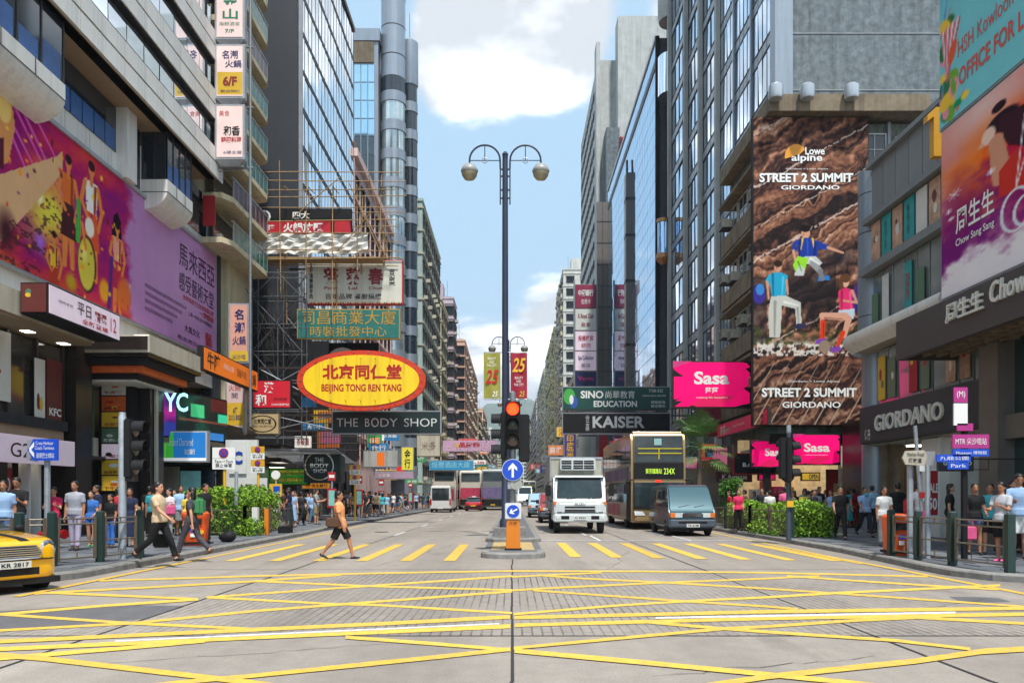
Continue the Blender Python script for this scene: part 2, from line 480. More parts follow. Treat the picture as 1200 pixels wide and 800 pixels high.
proto('f_dress', sex='f', lhip=8, rhip=-8, rknee=8, bottom='dress', hair='long', sleeve=.3, larm=10, lelb=40)
proto('f_phone', sex='f', lhip=3, rhip=-3, larm=25, lelb=85, rarm=22, relb=75, bottom='short', hair='tail', look_down=14)
proto('crosser', sex='m', lhip=27, rhip=-24, lknee=14, rknee=16, larm=-4, lelb=14, rarm=6, relb=10, bottom='short', tunic=.06, lean=-5, vox=.013, hair='short')
proto('f_back', sex='f', lhip=14, rhip=-14, lknee=4, rknee=18, larm=10, rarm=-12, bottom='short', hair='bun', sleeve=.4)

CM = {}
NAMED = {'black': (14, 14, 16), 'white': (222, 222, 220), 'grey': (120, 122, 126), 'navy': (24, 32, 62), 'blue': (52, 104, 178), 'sky': (140, 184, 214), 'red': (180, 28, 40), 'pink': (222, 90, 140), 'rose': (214, 40, 90),
         'beige': (206, 178, 138), 'yellow': (222, 190, 60), 'green': (60, 130, 80), 'teal': (40, 140, 150), 'orange': (230, 140, 60), 'peach': (228, 168, 112), 'lavender': (176, 160, 200), 'denim': (70, 96, 134), 'khaki': (150, 132, 98), 'brown': (92, 62, 44),
         'darkgrey': (56, 58, 62), 'cream': (232, 222, 196), 'palegrey': (178, 178, 182), 'turquoise': (70, 180, 190), 'lightblue': (150, 180, 215), 'charcoal': (38, 40, 46)}
def cloth(c):
    return mat('cloth_' + c, rgb(*NAMED[c]), .85, var=.16, scale=7, bump=.35)
def person(x, y, key, face, top, bot, label, h=1.70, group=None, shoe='charcoal', z=None, tan=False, topmat=None, botmat=None, haircol=None):
    """face: degrees clockwise from walking towards the camera (0 = faces camera, 90 = faces photo left)"""
    me, hm = PROTO[key]
    if z is None: z = 0.0 if key == 'crosser' else 0.137
    o = bpy.data.objects.new('person', me); COL.objects.link(o)
    o.location = (x, y, z); o.rotation_euler = (0, 0, -R(face)); k = h / 1.70
    o.scale = (k, k, k)
    ms = [SKIN2 if tan else SKIN, topmat or cloth(top), botmat or cloth(bot), cloth(shoe)]
    for i, m in enumerate(ms):
        o.material_slots[i].link = 'OBJECT'; o.material_slots[i].material = m
    tag(o, label, 'person', group)
    OFF[o] = (0, 0, 0)
    hh = bpy.data.objects.new('hair', hm); COL.objects.link(hh); hh.parent = o
    if haircol: hh.material_slots[0].link = 'OBJECT'; hh.material_slots[0].material = haircol
    return o
# ------------------------------------------------------------------ ground, road, pavements
PAV = 0.13
def node_mat(name):
    m = bpy.data.materials.new(name); m.use_nodes = True; MATS[name] = m
    t = m.node_tree
    return m, t.nodes, t.links, t.nodes['Principled BSDF']
def road_mat(name, base, groove=False):
    m, N, L, b = node_mat(name)
    tcn = N.new('ShaderNodeTexCoord')
    def noise(scale, st=(1, 1, 1), det=6, rough=.6):
        mp = N.new('ShaderNodeMapping'); mp.inputs['Scale'].default_value = st; L.new(tcn.outputs['Object'], mp.inputs[0])
        n = N.new('ShaderNodeTexNoise'); n.inputs['Scale'].default_value = scale; n.inputs['Detail'].default_value = det; n.inputs['Roughness'].default_value = rough
        L.new(mp.outputs[0], n.inputs['Vector']); return n.outputs['Fac']
    def mr(x, a, bb, c, d):
        n = N.new('ShaderNodeMapRange'); n.inputs[1].default_value = a; n.inputs[2].default_value = bb; n.inputs[3].default_value = c; n.inputs[4].default_value = d
        L.new(x, n.inputs[0]); return n.outputs[0]
    def mul(a, c):
        n = N.new('ShaderNodeMath'); n.operation = 'MULTIPLY'; L.new(a, n.inputs[0]); L.new(c, n.inputs[1]); return n.outputs[0]
    big = mr(noise(.16, (1, .35, 1)), .3, .7, .80, 1.14)
    tyre = mr(noise(.75, (1, .06, 1), 4), .35, .7, 1.08, .80)
    fine = mul(mr(noise(48, det=3, rough=.85), .25, .75, .70, 1.3), mr(noise(.8, (1, .22, 1), 7, .7), .57, .72, 1.0, .70))
    mid = mr(noise(3.2, det=8, rough=.7), .3, .75, 1.10, .84)
    f = mul(mul(big, tyre), mul(fine, mid))
    mc = N.new('ShaderNodeMix'); mc.data_type = 'RGBA'; mc.blend_type = 'MULTIPLY'; mc.inputs[0].default_value = 1
    mc.inputs[6].default_value = (*base, 1); L.new(f, mc.inputs[7])
    out = mc.outputs[2]
    bp = N.new('ShaderNodeBump'); bp.inputs['Strength'].default_value = .35; bp.inputs['Distance'].default_value = .01
    L.new(noise(60, det=3), bp.inputs['Height'])
    if groove:
        sx = N.new('ShaderNodeSeparateXYZ'); L.new(tcn.outputs['Object'], sx.inputs[0])
        cb = N.new('ShaderNodeCombineXYZ'); L.new(sx.outputs[1], cb.inputs[0]); L.new(sx.outputs[0], cb.inputs[1])
        br = N.new('ShaderNodeTexBrick'); br.inputs['Scale'].default_value = 1; br.inputs['Brick Width'].default_value = .46; br.inputs['Row Height'].default_value = .115
        br.inputs['Mortar Size'].default_value = .012; br.inputs['Mortar Smooth'].default_value = .2
        br.inputs['Color1'].default_value = (1, 1, 1, 1); br.inputs['Color2'].default_value = (.86, .86, .86, 1); br.inputs['Mortar'].default_value = (.26, .24, .22, 1)
        L.new(cb.outputs[0], br.inputs['Vector'])
        wear = mr(noise(.55, det=5), .36, .64, .15, .95)
        m2 = N.new('ShaderNodeMix'); m2.data_type = 'RGBA'; m2.blend_type = 'MULTIPLY'; L.new(wear, m2.inputs[0]); L.new(out, m2.inputs[6]); L.new(br.outputs['Color'], m2.inputs[7]); out = m2.outputs[2]
    L.new(out, b.inputs['Base Color']); L.new(bp.outputs[0], b.inputs['Normal'])
    b.inputs['Roughness'].default_value = .85
    return m
ROAD = road_mat('road_concrete', (.305, .265, .228))
GROOV = road_mat('grooved_concrete', (.31, .27, .235), True)
PATCH = road_mat('asphalt_patch', (.12, .115, .12))
def paint_mat(name, c, worn):
    m = mat(name, c, .75, var=.2, scale=7, bump=.2); t = m.node_tree; N = t.nodes; L = t.links; b = N['Principled BSDF']; src = b.inputs['Base Color'].links[0].from_socket
    tcn = N.new('ShaderNodeTexCoord'); n = N.new('ShaderNodeTexNoise'); n.inputs['Scale'].default_value = 11; n.inputs['Detail'].default_value = 8; n.inputs['Roughness'].default_value = .75; L.new(tcn.outputs['Object'], n.inputs['Vector'])
    r = N.new('ShaderNodeMapRange'); r.inputs[1].default_value = .50; r.inputs[2].default_value = .66; r.inputs[4].default_value = worn; L.new(n.outputs['Fac'], r.inputs[0])
    x = N.new('ShaderNodeMix'); x.data_type = 'RGBA'; L.new(r.outputs[0], x.inputs[0]); L.new(src, x.inputs[6]); x.inputs[7].default_value = (.27, .24, .2, 1); L.new(x.outputs[2], b.inputs['Base Color']); return m
YEL = paint_mat('yellow_road_paint', rgb(216, 176, 66), .7)
WHT = paint_mat('white_road_paint', rgb(200, 200, 205), .6)
JNT = mat('tar_joint', (.03, .028, .026), .8)
PAVE = mat('paving_slate', (.135, .145, .16), .8, var=.25, scale=3.5, bump=.2)
PAVE2 = mat('paving_slate_dark', (.085, .092, .105), .8, var=.25, scale=3.5, bump=.2)
KERB = mat('kerb_granite', (.21, .20, .185), .8, var=.35, scale=5, bump=.4)
EARTH = mat('city_ground', (.12, .12, .115), .9, var=.2, scale=.2)

def sheet(name, pts, z, m, parent=None):
    o = MB().poly([(p[0], p[1], z) for p in pts], m).build(name, parent)
    if parent is None: struct(o)
    return o
sheet('ground', [(-2500, -300), (2500, -300), (2500, 4500), (-2500, 4500)], -.02, EARTH)
road = sheet('road', [(-60, -30), (60, -30), (60, 13.6), (9.3, 13.6), (9.3, 900), (-8.4, 900), (-8.4, 13.6), (-60, 13.6)], 0.0, ROAD)
sheet('grooved_road_surface', [(-6.6, 8.5), (13, 8.5), (13, 13.0), (8.0, 15.4), (-4.58, 15.4), (-4.58, 10.6), (-6.6, 8.9)], .003, GROOV)
sheet('asphalt_patch', [G(-40, 720)[:2], G(0, 716)[:2], G(118, 708.5)[:2], G(214, 709.5)[:2], G(175, 724)[:2], G(85, 734)[:2], G(0, 737)[:2], G(-40, 740)[:2]], .0045, PATCH)
sheet('asphalt_patch', [G(*q)[:2] for q in ((1112, 699), (1150, 699.5), (1172, 701), (1185, 705.2), (1150, 705.8), (1122, 703.5))], .0045, PATCH)

LINES = [  # junction box markings: x0 y0 x1 y1 ... thickness, read off the photograph and laid on the road
 ([(117, 680.5), (300, 675), (450, 671.5), (600, 669), (750, 669.5), (900, 671), (1087, 675.5)], 2.4),
 ([(40, 696), (57, 694.5), (180, 688), (300, 681), (400, 673.5)], 3),
 ([(57, 694.5), (232, 702)], 3.4), ([(242, 700), (300, 703), (392, 708), (440, 709), (600, 718.5)], 3.2),
 ([(-60, 724), (0, 720), (120, 710), (232, 702.5)], 3.6), ([(242, 700), (300, 696), (442, 686), (600, 675)], 2.8),
 ([(300, 681), (435, 687), (600, 691.5)], 2.6), ([(-60, 743), (0, 739), (155, 730.5), (300, 716), (405, 708), (600, 693)], 3.6),
 ([(-60, 716), (0, 720), (152, 730.5), (300, 737.5)], 4), ([(-60, 755), (0, 752), (300, 738), (450, 731), (598, 723)], 5.6), ([(-60, 764), (0, 761), (300, 747), (598, 734)], 6.2),
 ([(-60, 778), (0, 772), (155, 759), (240, 751)], 6), ([(-60, 762), (0, 768), (50, 772), (275, 798), (350, 808)], 8),
 ([(150, 807), (212, 800), (300, 792), (515, 770), (598, 761)], 6.4), ([(405, 747), (500, 754), (598, 762)], 5),
 ([(600, 676), (705, 671)], 2.3), ([(632, 674), (682, 678), (775, 682.5), (900, 690), (987, 696), (1200, 711), (1260, 715)], 2.7),
 ([(600, 692), (650, 689), (775, 683), (900, 678), (960, 675)], 2.7), ([(625, 692), (805, 705), (900, 711), (935, 714)], 3),
 ([(602, 720), (720, 710), (817, 704), (900, 700), (982, 695), (1150, 687), (1172, 686)], 3.4),
 ([(603, 724), (900, 717), (1200, 713), (1290, 712)], 5.2), ([(603, 733), (750, 729), (900, 725), (1200, 720), (1290, 718)], 5.2),
 ([(755, 729), (835, 736), (900, 741), (1050, 751), (1137, 761)], 4.4), ([(602, 760), (740, 747), (850, 737), (900, 734.5), (1000, 727.5), (1075, 724), (1200, 731), (1270, 735)], 4.4),
 ([(603, 763), (755, 777), (900, 791), (1000, 801), (1080, 810)], 7), ([(790, 810), (850, 801), (900, 793.5), (1075, 775), (1150, 764), (1200, 761), (1290, 757)], 8),
 ([(922, 675), (1007, 681), (1100, 687), (1170, 691)], 2.5)]
mk = thing('road_marking', 'yellow criss cross junction box painted across the near road', 'road marking', (0, 11, 0))
zl = .0085
for k, (pl, t) in enumerate(LINES):
    mb = MB(); top = []; bot = []
    dense = []
    for (x0, y0), (x1, y1) in zip(pl, pl[1:]):
        n = max(1, int(abs(x1 - x0) / 40))
        dense += [(x0 + (x1 - x0) * i / n, y0 + (y1 - y0) * i / n) for i in range(n)]
    dense.append(pl[-1])
    for x, y in dense:
        h = t * .39 * (1 + rnd.uniform(-.06, .06))
        top.append(G(x, y - h)); bot.append(G(x, y + h))
    z = zl + .0001 * k
    for i in range(len(top) - 1):
        mb.quad((bot[i].x, bot[i].y, z), (bot[i + 1].x, bot[i + 1].y, z), (top[i + 1].x, top[i + 1].y, z), (top[i].x, top[i].y, z), YEL)
    mb.build('painted_line', mk, world=True)
def stripe(parent, x, y0, y1, w, z, m, name='painted_line', x2=None):
    x2 = x if x2 is None else x2
    return MB().quad((x - w / 2, y0, z), (x + w / 2, y0, z), (x2 + w / 2, y1, z), (x2 - w / 2, y1, z), m).build(name, parent, world=True)
zb = thing('road_marking', 'row of broad yellow stripes of the pedestrian crossing either side of the refuge', 'crossing', (0, 21, 0))
for x in [-6.72 + 1.045 * i for i in range(6)]:
    stripe(zb, x, 18.3, 24.6, .29, .0085, YEL, 'crossing_stripe', x - .02)
for i in range(7):
    stripe(zb, 1.62 + 1.02 * i, 19.5 - .2 * i, 25.4 - .12 * i, .30, .0085, YEL, 'crossing_stripe')
kl = thing('road_marking', 'yellow line painted along the left kerb', 'road marking', (-7.6, 20, 0))
stripe(kl, -7.62, 11.8, 19, .16, .0115, YEL); stripe(kl, -7.62, 19, 40, .12, .0085, YEL, x2=-7.75)
kr = thing('road_marking', 'yellow line painted along the right kerb', 'road marking', (8.3, 20, 0))
stripe(kr, 8.1, 11.0, 19, .17, .0115, YEL); stripe(kr, 8.1, 19, 40, .12, .0085, YEL, x2=8.7); stripe(kr, 7.98, 17.5, 24, .12, .0085, YEL)
wl = thing('road_marking', 'thin white stop line left of centre across the junction box', 'road marking', tuple(G(400, 738)))
MB().quad(G(135, 751.6, .0125), G(585, 731, .0125), G(585, 729.3, .0125), G(135, 749.6, .0125), WHT).build('painted_line', wl, world=True)
wl = thing('road_marking', 'thin white line right of centre across the junction box', 'road marking', tuple(G(940, 720)))
MB().quad(G(768, 724.6, .0125), G(1120, 718.2, .0125), G(1120, 715.8, .0125), G(768, 722.4, .0125), WHT).build('painted_line', wl, world=True)
ln = thing('road_marking', 'white lane lines running up the street', 'road marking', (0, 60, 0))
for x in (-4.6, 2.9, 5.9):
    for y in range(30, 190, 9):
        stripe(ln, x, y, y + 3, .11, .012, WHT, 'lane_dash')
stripe(ln, 3.05, 26.6, 30, .1, .012, WHT); stripe(ln, 6.2, 26.6, 30, .1, .012, WHT)
MB().quad((.95, 26.4, .012), (8.4, 26.4, .012), (8.4, 26.6, .012), (.95, 26.6, .012), WHT).build('stop_line', ln, world=True)
jo = MB()
for x, y0, y1, w in ((-4.62, 2, 120, .035), (4.02, 2, 120, .035), (0.0, 2, 18.8, .03)):
    y = y0
    while y < y1:
        y2 = min(y + 1.1, y1); a = x + rnd.uniform(-.012, .012)
        jo.quad((a - w / 2, y, .006), (a + w / 2, y, .006), (a + w / 2, y2, .006), (a - w / 2, y2, .006), JNT); y = y2
for y in (8.5, 16.2, 29.5, 41, 56):
    jo.quad((-8, y, .006), (9, y, .006), (9, y + .025, .006), (-8, y + .025, .006), JNT)
jo.build('tar_joint', road)
# metal plates and covers in the carriageway
IRON = mat('cast_iron', (.09, .088, .085), .55, metal=.4, var=.3, scale=30, bump=.6)
for q in ((-5.6, 33),):
    b = MB().lathe([(.30, .004), (.30, .011)], IRON, 20); o = b.build('manhole_cover'); o.location = (q[0], q[1], .004)
    tag(o, 'round iron manhole cover set in the road', 'manhole cover')

def pavement(name, outline):
    mb = MB(); mb.slab([(x, y, -.01) for x, y in outline], (0, 0, PAV + .004), PAVE2)
    return struct(mb.build(name))
def rarc(cx, cy, r, a0, a1, n=8): return [(cx + r * math.cos(R(a0 + (a1 - a0) * i / n)), cy + r * math.sin(R(a0 + (a1 - a0) * i / n))) for i in range(n + 1)]
pl = pavement('pavement', [(-8.36, 700), (-40, 700), (-40, 13.66)] + rarc(-9.4, 14.7, 1.04, -90, 0))
RK = [(9.05, 300), (9.1, 26), (9.0, 21), (8.72, 18), (8.52, 16), (8.5, 14.9), (8.75, 14), (9.5, 13.3), (14.5, 12.2), (40, 11.2)]
pr = pavement('pavement', [(x + (.27 if y > 13.9 else .1), y + (0 if y > 14.2 else .27)) for x, y in RK[::-1]] [::-1] + [(40, 300)])
slabs = []
for k in range(5):
    b = MB(); g = .007
    b.box(-.3 + g, .3 - g, -.3 + g, .3 - g, -.02, .012 + .0012 * k, PAVE if k % 2 else PAVE2)
    slabs.append(b.mesh('paving_slab'))
for par, x0, sgn, nx, ny, yy in ((pl, -8.75, -1, 13, 23, 14.9), (pr, 9.75, 1, 11, 27, 14.6)):
    for j in range(ny):
        for i in range(nx):
            inst('paving_slab', slabs[rnd.randrange(5)], par, (x0 + sgn * .6 * i + (.3 if j % 2 else 0) * sgn, yy + .6 * j, PAV - .006))
    ya = yy + .6 * ny - .3
    b = MB()
    for j in range(60):
        for i in range(nx):
            b.box(x0 + sgn * .6 * i - .293, x0 + sgn * .6 * i + .293, ya + .6 * j + .007, ya + .6 * j + .593, PAV - .03, PAV + .008, PAVE if (i * 7 + j * 3) % 5 > 1 else PAVE2)
    b.build('far_paving', par, kind='stuff')
# kerbs
def kerb(parent_name, path, w=.28, ln_=.92, nsep=46):
    """granite stones along a path; the nearest ones are single pieces"""
    root = MB().add([(path[0][0], path[0][1], -.05), (path[0][0] + .01, path[0][1], -.05), (path[0][0], path[0][1] + .01, -.05)], [(0, 1, 2)], KERB).build(parent_name); struct(root)
    far = MB(); k = 0
    for (x0, y0), (x1, y1) in zip(path, path[1:]):
        d = Vector((x1 - x0, y1 - y0, 0)); L = d.length; d.normalize(); n = Vector((-d.y, d.x, 0)); m = max(1, round(L / ln_))
        for i in range(m):
            a = Vector((x0, y0, 0)) + d * (L * i / m + .006); b = Vector((x0, y0, 0)) + d * (L * (i + 1) / m - .006)
            mb = MB() if k < nsep else far
            j = rnd.uniform(-.005, .005); top = .145 + rnd.uniform(-.005, .005)
            prof = [(0, -.02), (0 + j, top - .03), (.03, top), (w, top), (w, -.02)]
            mb.loft([[tuple(a + n * p + Vector((0, 0, q))) for p, q in prof], [tuple(b + n * p + Vector((0, 0, q))) for p, q in prof]], KERB)
            if k < nsep: mb.build('kerb_stone', root)
            k += 1
    if far.v: far.build('far_kerb', root, kind='stuff')
kerb('kerb', [(-40, 13.4)] [::-1] + [(-14, 13.4), (-9.4, 13.4)] + rarc(-9.4, 14.7, 1.3, -90, 0, 5)[1:] + [(-8.1, 24), (-8.1, 30), (-8.6, 38), (-8.6, 300)])
kerb('kerb', [(x, y) for x, y in RK], nsep=400)
# central refuge and median
MEDT = mat('median_paving', (.12, .12, .125), .85, var=.3, scale=4, bump=.3)
def island(name, outline, h=.15):
    mb = MB(); n = len(outline)
    c = Vector((sum(p[0] for p in outline) / n, sum(p[1] for p in outline) / n, 0))
    def inset(t, z): return [((p[0] - c.x) * 1.0 + c.x - math.copysign(min(t, abs(p[0] - c.x)), p[0] - c.x), p[1] - math.copysign(min(t, abs(p[1] - c.y)), p[1] - c.y), z) for p in outline]
    mb.loft([inset(0, -.01), inset(.0, h - .04), inset(.03, h), inset(.20, h)], KERB, cap=False)
    mb.poly(inset(.20, h), MEDT)
    return struct(mb.build(name))
island('median_nose', rarc(0.03, 19.45, .82, 180, 360, 12) [0:1] + [(x, 19.5 + (y - 19.5) * .75) for x, y in rarc(0.03, 19.5, .82, 185, 355, 12)] + [(.85, 20.2), (-.79, 20.2)])
mi = island('median', [(-.9, 26.0), (-.6, 25.6), (.65, 25.6), (.98, 26.0), (.98, 60), (.8, 400), (-.7, 400), (-.9, 60)])
TACT = mat('tactile_paving', rgb(186, 160, 110), .85, var=.15, scale=6)
tp = struct(MB().box(-.8, .85, 20.25, 25.55, -.01, .02, MEDT).build('refuge_path'))
for x0 in (-.6, .18):
    b = MB()
    b.box(x0, x0 + .46, 20.4, 25.4, .0, .026, TACT)
    for i in range(6): b.box(x0 + .03 + i * .075, x0 + .06 + i * .075, 20.45, 25.35, .026, .034, TACT)
    b.build('tactile_strip', tp)
rc = random.Random(9); ck = MB()
for x0, y0, x1, y1 in ((-6.9, 10.6, -5.0, 11.0), (-7.5, 12.2, -5.2, 16), (1.2, 6.6, 3.6, 7.4), (4.2, 9.6, 7.5, 11.8), (-3.8, 7.1, -1.2, 8.1), (2.0, 16.2, 3.4, 22), (5.5, 7.4, 6.4, 9.4), (-3.0, 17.0, -1.8, 25)):
    p = Vector((x0, y0, .0062)); n = 16
    for i in range(n):
        q = Vector((x0 + (x1 - x0) * (i + 1) / n + rc.gauss(0, .05), y0 + (y1 - y0) * (i + 1) / n + rc.gauss(0, .04), .0062)); d = (q - p).normalized(); s_ = Vector((-d.y, d.x, 0)) * rc.uniform(.002, .006)
        ck.quad(p - s_, q - s_, q + s_, p + s_, JNT); p = q
ck.build('road_crack', road, kind='stuff')
# ------------------------------------------------------------------ facade helpers
class PL:
    def __init__(s, side, c): s.s = side; s.c = c
    def P(s, u, w, z):
        if s.s == 'L': return Vector((s.c + w, u, z))
        if s.s == 'R': return Vector((s.c - w, u, z))
        return Vector((u, s.c - w, z))
    def U(s, d): return Vector((d, 0, 0)) if s.s == 'F' else Vector((0, d if s.s == 'L' else -d, 0))
    def rz(s): return {'L': R(90), 'R': R(-90), 'F': 0}[s.s]
    def left(s, u0, u1): return max(u0, u1) if s.s == 'R' else min(u0, u1)
    def u(s, px): return px if s.s == 'F' else s.c * FX / (px - 600)
def pbox(mb, pl, u0, u1, w0, w1, z0, z1, m):
    a, b = pl.P(u0, w0, z0), pl.P(u1, w1, z1)
    return mb.box(a.x, b.x, a.y, b.y, a.z, b.z, m)
def win_mesh(w, h, frame, glass, bars=(1, 1), t=.06, d=.08, sill=0.0, name='window'):
    b = MB()
    b.box(-w / 2, w / 2, -d * .35, d, -h / 2, h / 2, glass)
    for x in (-w / 2, w / 2): b.box(x - t / 2, x + t / 2, -d, d, -h / 2, h / 2, frame)
    for z in (-h / 2, h / 2): b.box(-w / 2 - t / 2, w / 2 + t / 2, -d - .004, d, z - t / 2, z + t / 2, frame)
    for i in range(1, bars[0] + 0): b.box(-w / 2 + w * i / bars[0] - t * .3, -w / 2 + w * i / bars[0] + t * .3, -d * .8, d, -h / 2, h / 2, frame)
    for i in range(1, bars[1] + 0): b.box(-w / 2, w / 2, -d * .78, d, -h / 2 + h * i / bars[1] - t * .3, -h / 2 + h * i / bars[1] + t * .3, frame)
    if sill: b.box(-w / 2 - .1, w / 2 + .1, -d - sill, d, h / 2 + .08, h / 2 + .16, frame)
    return b.mesh(name)
def put_windows(parent, pl, us, zs, mesh, name='window', skip=0, merge=False, w=0.0):
    """windows at every u and z; merge joins those too small to pick apart"""
    if merge:
        b = MB(); vs = [v.co.copy() for v in mesh.vertices]; fs = [tuple(p.vertices) for p in mesh.polygons]; mi_ = [p.material_index for p in mesh.polygons]
        M3 = Matrix.Rotation(pl.rz(), 3, 'Z'); tv = [M3 @ v for v in vs]
        for u in us:
            for z in zs:
                if rnd.random() < skip: continue
                o = pl.P(u, w, z); k = len(b.v)
                b.v += [tuple(v + o) for v in tv]; b.f += [tuple(a + k for a in f) for f in fs]
                for i in mi_: b.m.append(b.mi(mesh.materials[i]))
        return b.build('small_windows', parent, world=True, kind='stuff')
    for u in us:
        for z in zs:
            if rnd.random() < skip: continue
            inst(name, mesh, parent, pl.P(u, w, z), pl.rz())
def panes(parent, pl, us, zs, mat_, t=.03, tilt=.35, gap=.02, name='glass_pane', w=0.0, merge=False):
    """glass sheets between consecutive us and zs, each tilted a hair so that reflections break"""
    big = MB(); cache = {}
    for u0, u1 in zip(us, us[1:]):
        for z0, z1 in zip(zs, zs[1:]):
            W = abs(u1 - u0) - gap; Hh = z1 - z0 - gap
            key = (round(W, 3), round(Hh, 3))
            if merge:
                ax, az = R(rnd.gauss(0, tilt)), R(rnd.gauss(0, tilt)); c = pl.P((u0 + u1) / 2, w, (z0 + z1) / 2)
                M = Matrix.Rotation(pl.rz() + az, 3, 'Z') @ Matrix.Rotation(ax, 3, 'X')
                big.add([c + M @ Vector(q) for q in ((-W / 2, 0, -Hh / 2), (W / 2, 0, -Hh / 2), (W / 2, 0, Hh / 2), (-W / 2, 0, Hh / 2))], [(0, 1, 2, 3)], mat_)
            else:
                if key not in cache: cache[key] = MB().box(-W / 2, W / 2, -t, t, -Hh / 2, Hh / 2, mat_).mesh(name)
                o = inst(name, cache[key], parent, pl.P((u0 + u1) / 2, w, (z0 + z1) / 2), pl.rz() + R(rnd.gauss(0, tilt)))
                o.rotation_euler.x = R(rnd.gauss(0, tilt))
    if merge: return big.build(name + '_field', parent, world=True, kind='stuff')
def frange(a, b, n): return [a + (b - a) * i / n for i in range(n + 1)]

def sign(name, label, cat, pl, u0, u1, z0, z1, t, face, frame, texts=(), fr=.06, group=None, parent=None, emb=.03, back=True, extra=None):
    """a board standing out of its plane by t; texts = (body, fx0, fy0, fx1, fy1, material, bold[, raise])"""
    c = pl.P((u0 + u1) / 2, t / 2, z0)
    root = thing(name, label, cat, tuple(c), 0, group) if parent is None else parent
    b = MB(); pbox(b, pl, u0, u1, 0, t - .02, z0, z1, frame); b.build('sign_case', root, world=True)
    b = MB(); pbox(b, pl, min(u0, u1) + fr, max(u0, u1) - fr, t - .021, t, z0 + fr, z1 - fr, face); b.build('sign_face', root, world=True)
    ul = pl.left(u0, u1); W = abs(u1 - u0); Hh = z1 - z0
    for tx in texts:
        body, a, c0, d, e, m, bold = tx[:7]
        rs = tx[7] if len(tx) > 7 else 0
        mb = MB()
        P = pl.P(ul, t + .012, z0 + Hh * (1 - e)) + pl.U(W * a)
        o = pl.P(0, 1, 0) - pl.P(0, 0, 0)
        put_text(mb, body, P, pl.U(W * (d - a)), Vector((0, 0, Hh * (e - c0))), m, bold, out=(o * rs if rs else None)); mb.build('lettering', root, world=True)
    if extra: extra(root, lambda fx, fy, w=0.0: pl.P(ul, t + .003 + w, z0 + Hh * (1 - fy)) + pl.U(W * fx))
    return root
def lit(name, c, e=.25, var=.05, **k): return mat(name, rgb(*c), .45, var=var, scale=1.5, emit=e, **k)

# ------------------------------------------------------------------ flat print painter
class Cv:
    def __init__(s, w, h, bgc=(255, 255, 255)):
        s.w, s.h = w, h
        s.a = np.zeros((h, w, 3)); s.a[:] = bgc
        s.X, s.Y = np.meshgrid((np.arange(w) + .5) / w, (np.arange(h) + .5) / h)     # y down
        s.rs = np.random.RandomState(5)
    def noise(s, sx, sy, oct=4, seed=0):
        rs = np.random.RandomState(seed); out = np.zeros((s.h, s.w)); amp = 1; tot = 0
        for o in range(oct):
            nx, ny = max(2, int(sx * 2 ** o)) + 2, max(2, int(sy * 2 ** o)) + 2
            g = rs.rand(ny, nx); fx = s.X * (nx - 1.001); fy = s.Y * (ny - 1.001)
            ix, iy = fx.astype(int), fy.astype(int); tx, ty = fx - ix, fy - iy; tx = tx * tx * (3 - 2 * tx); ty = ty * ty * (3 - 2 * ty)
            v = (g[iy, ix] * (1 - tx) + g[iy, ix + 1] * tx) * (1 - ty) + (g[iy + 1, ix] * (1 - tx) + g[iy + 1, ix + 1] * tx) * ty
            out += v * amp; tot += amp; amp *= .55
        return out / tot
    def mix(s, m, c):
        m = np.clip(m, 0, 1)[..., None]; s.a = s.a * (1 - m) + np.array(c) * m
    def ell(s, cx, cy, rx, ry, c, rot=0, soft=.15):
        a = R(rot); dx, dy = s.X - cx, (s.Y - cy)
        asp = s.asp; dy = dy * asp; u = dx * math.cos(a) + dy * math.sin(a); v = -dx * math.sin(a) + dy * math.cos(a)
        d = np.sqrt((u / rx) ** 2 + (v / (ry * asp)) ** 2)
        s.mix((1 - d) / soft, c)
    @property
    def asp(s): return s.h / s.w
    def line(s, x0, y0, x1, y1, w0, c, w1=None):
        w1 = w0 if w1 is None else w1; A = s.asp
        dx, dy = x1 - x0, (y1 - y0) * A; L = dx * dx + dy * dy + 1e-9
        t = np.clip(((s.X - x0) * dx + (s.Y - y0) * A * dy) / L, 0, 1)
        d = np.hypot(s.X - x0 - t * dx, (s.Y - y0) * A - t * dy); w = w0 + (w1 - w0) * t
        s.mix((w - d) / (.7 / s.w) + .5, c)
    def poly(s, pts, c):
        ins = np.zeros((s.h, s.w), bool); n = len(pts)
        for i in range(n):
            x0, y0 = pts[i]; x1, y1 = pts[(i + 1) % n]
            if y0 == y1: continue
            cr = ((s.Y < y0) != (s.Y < y1)) & (s.X < (x1 - x0) * (s.Y - y0) / (y1 - y0) + x0); ins ^= cr
        s.mix(ins * 1.0, c)
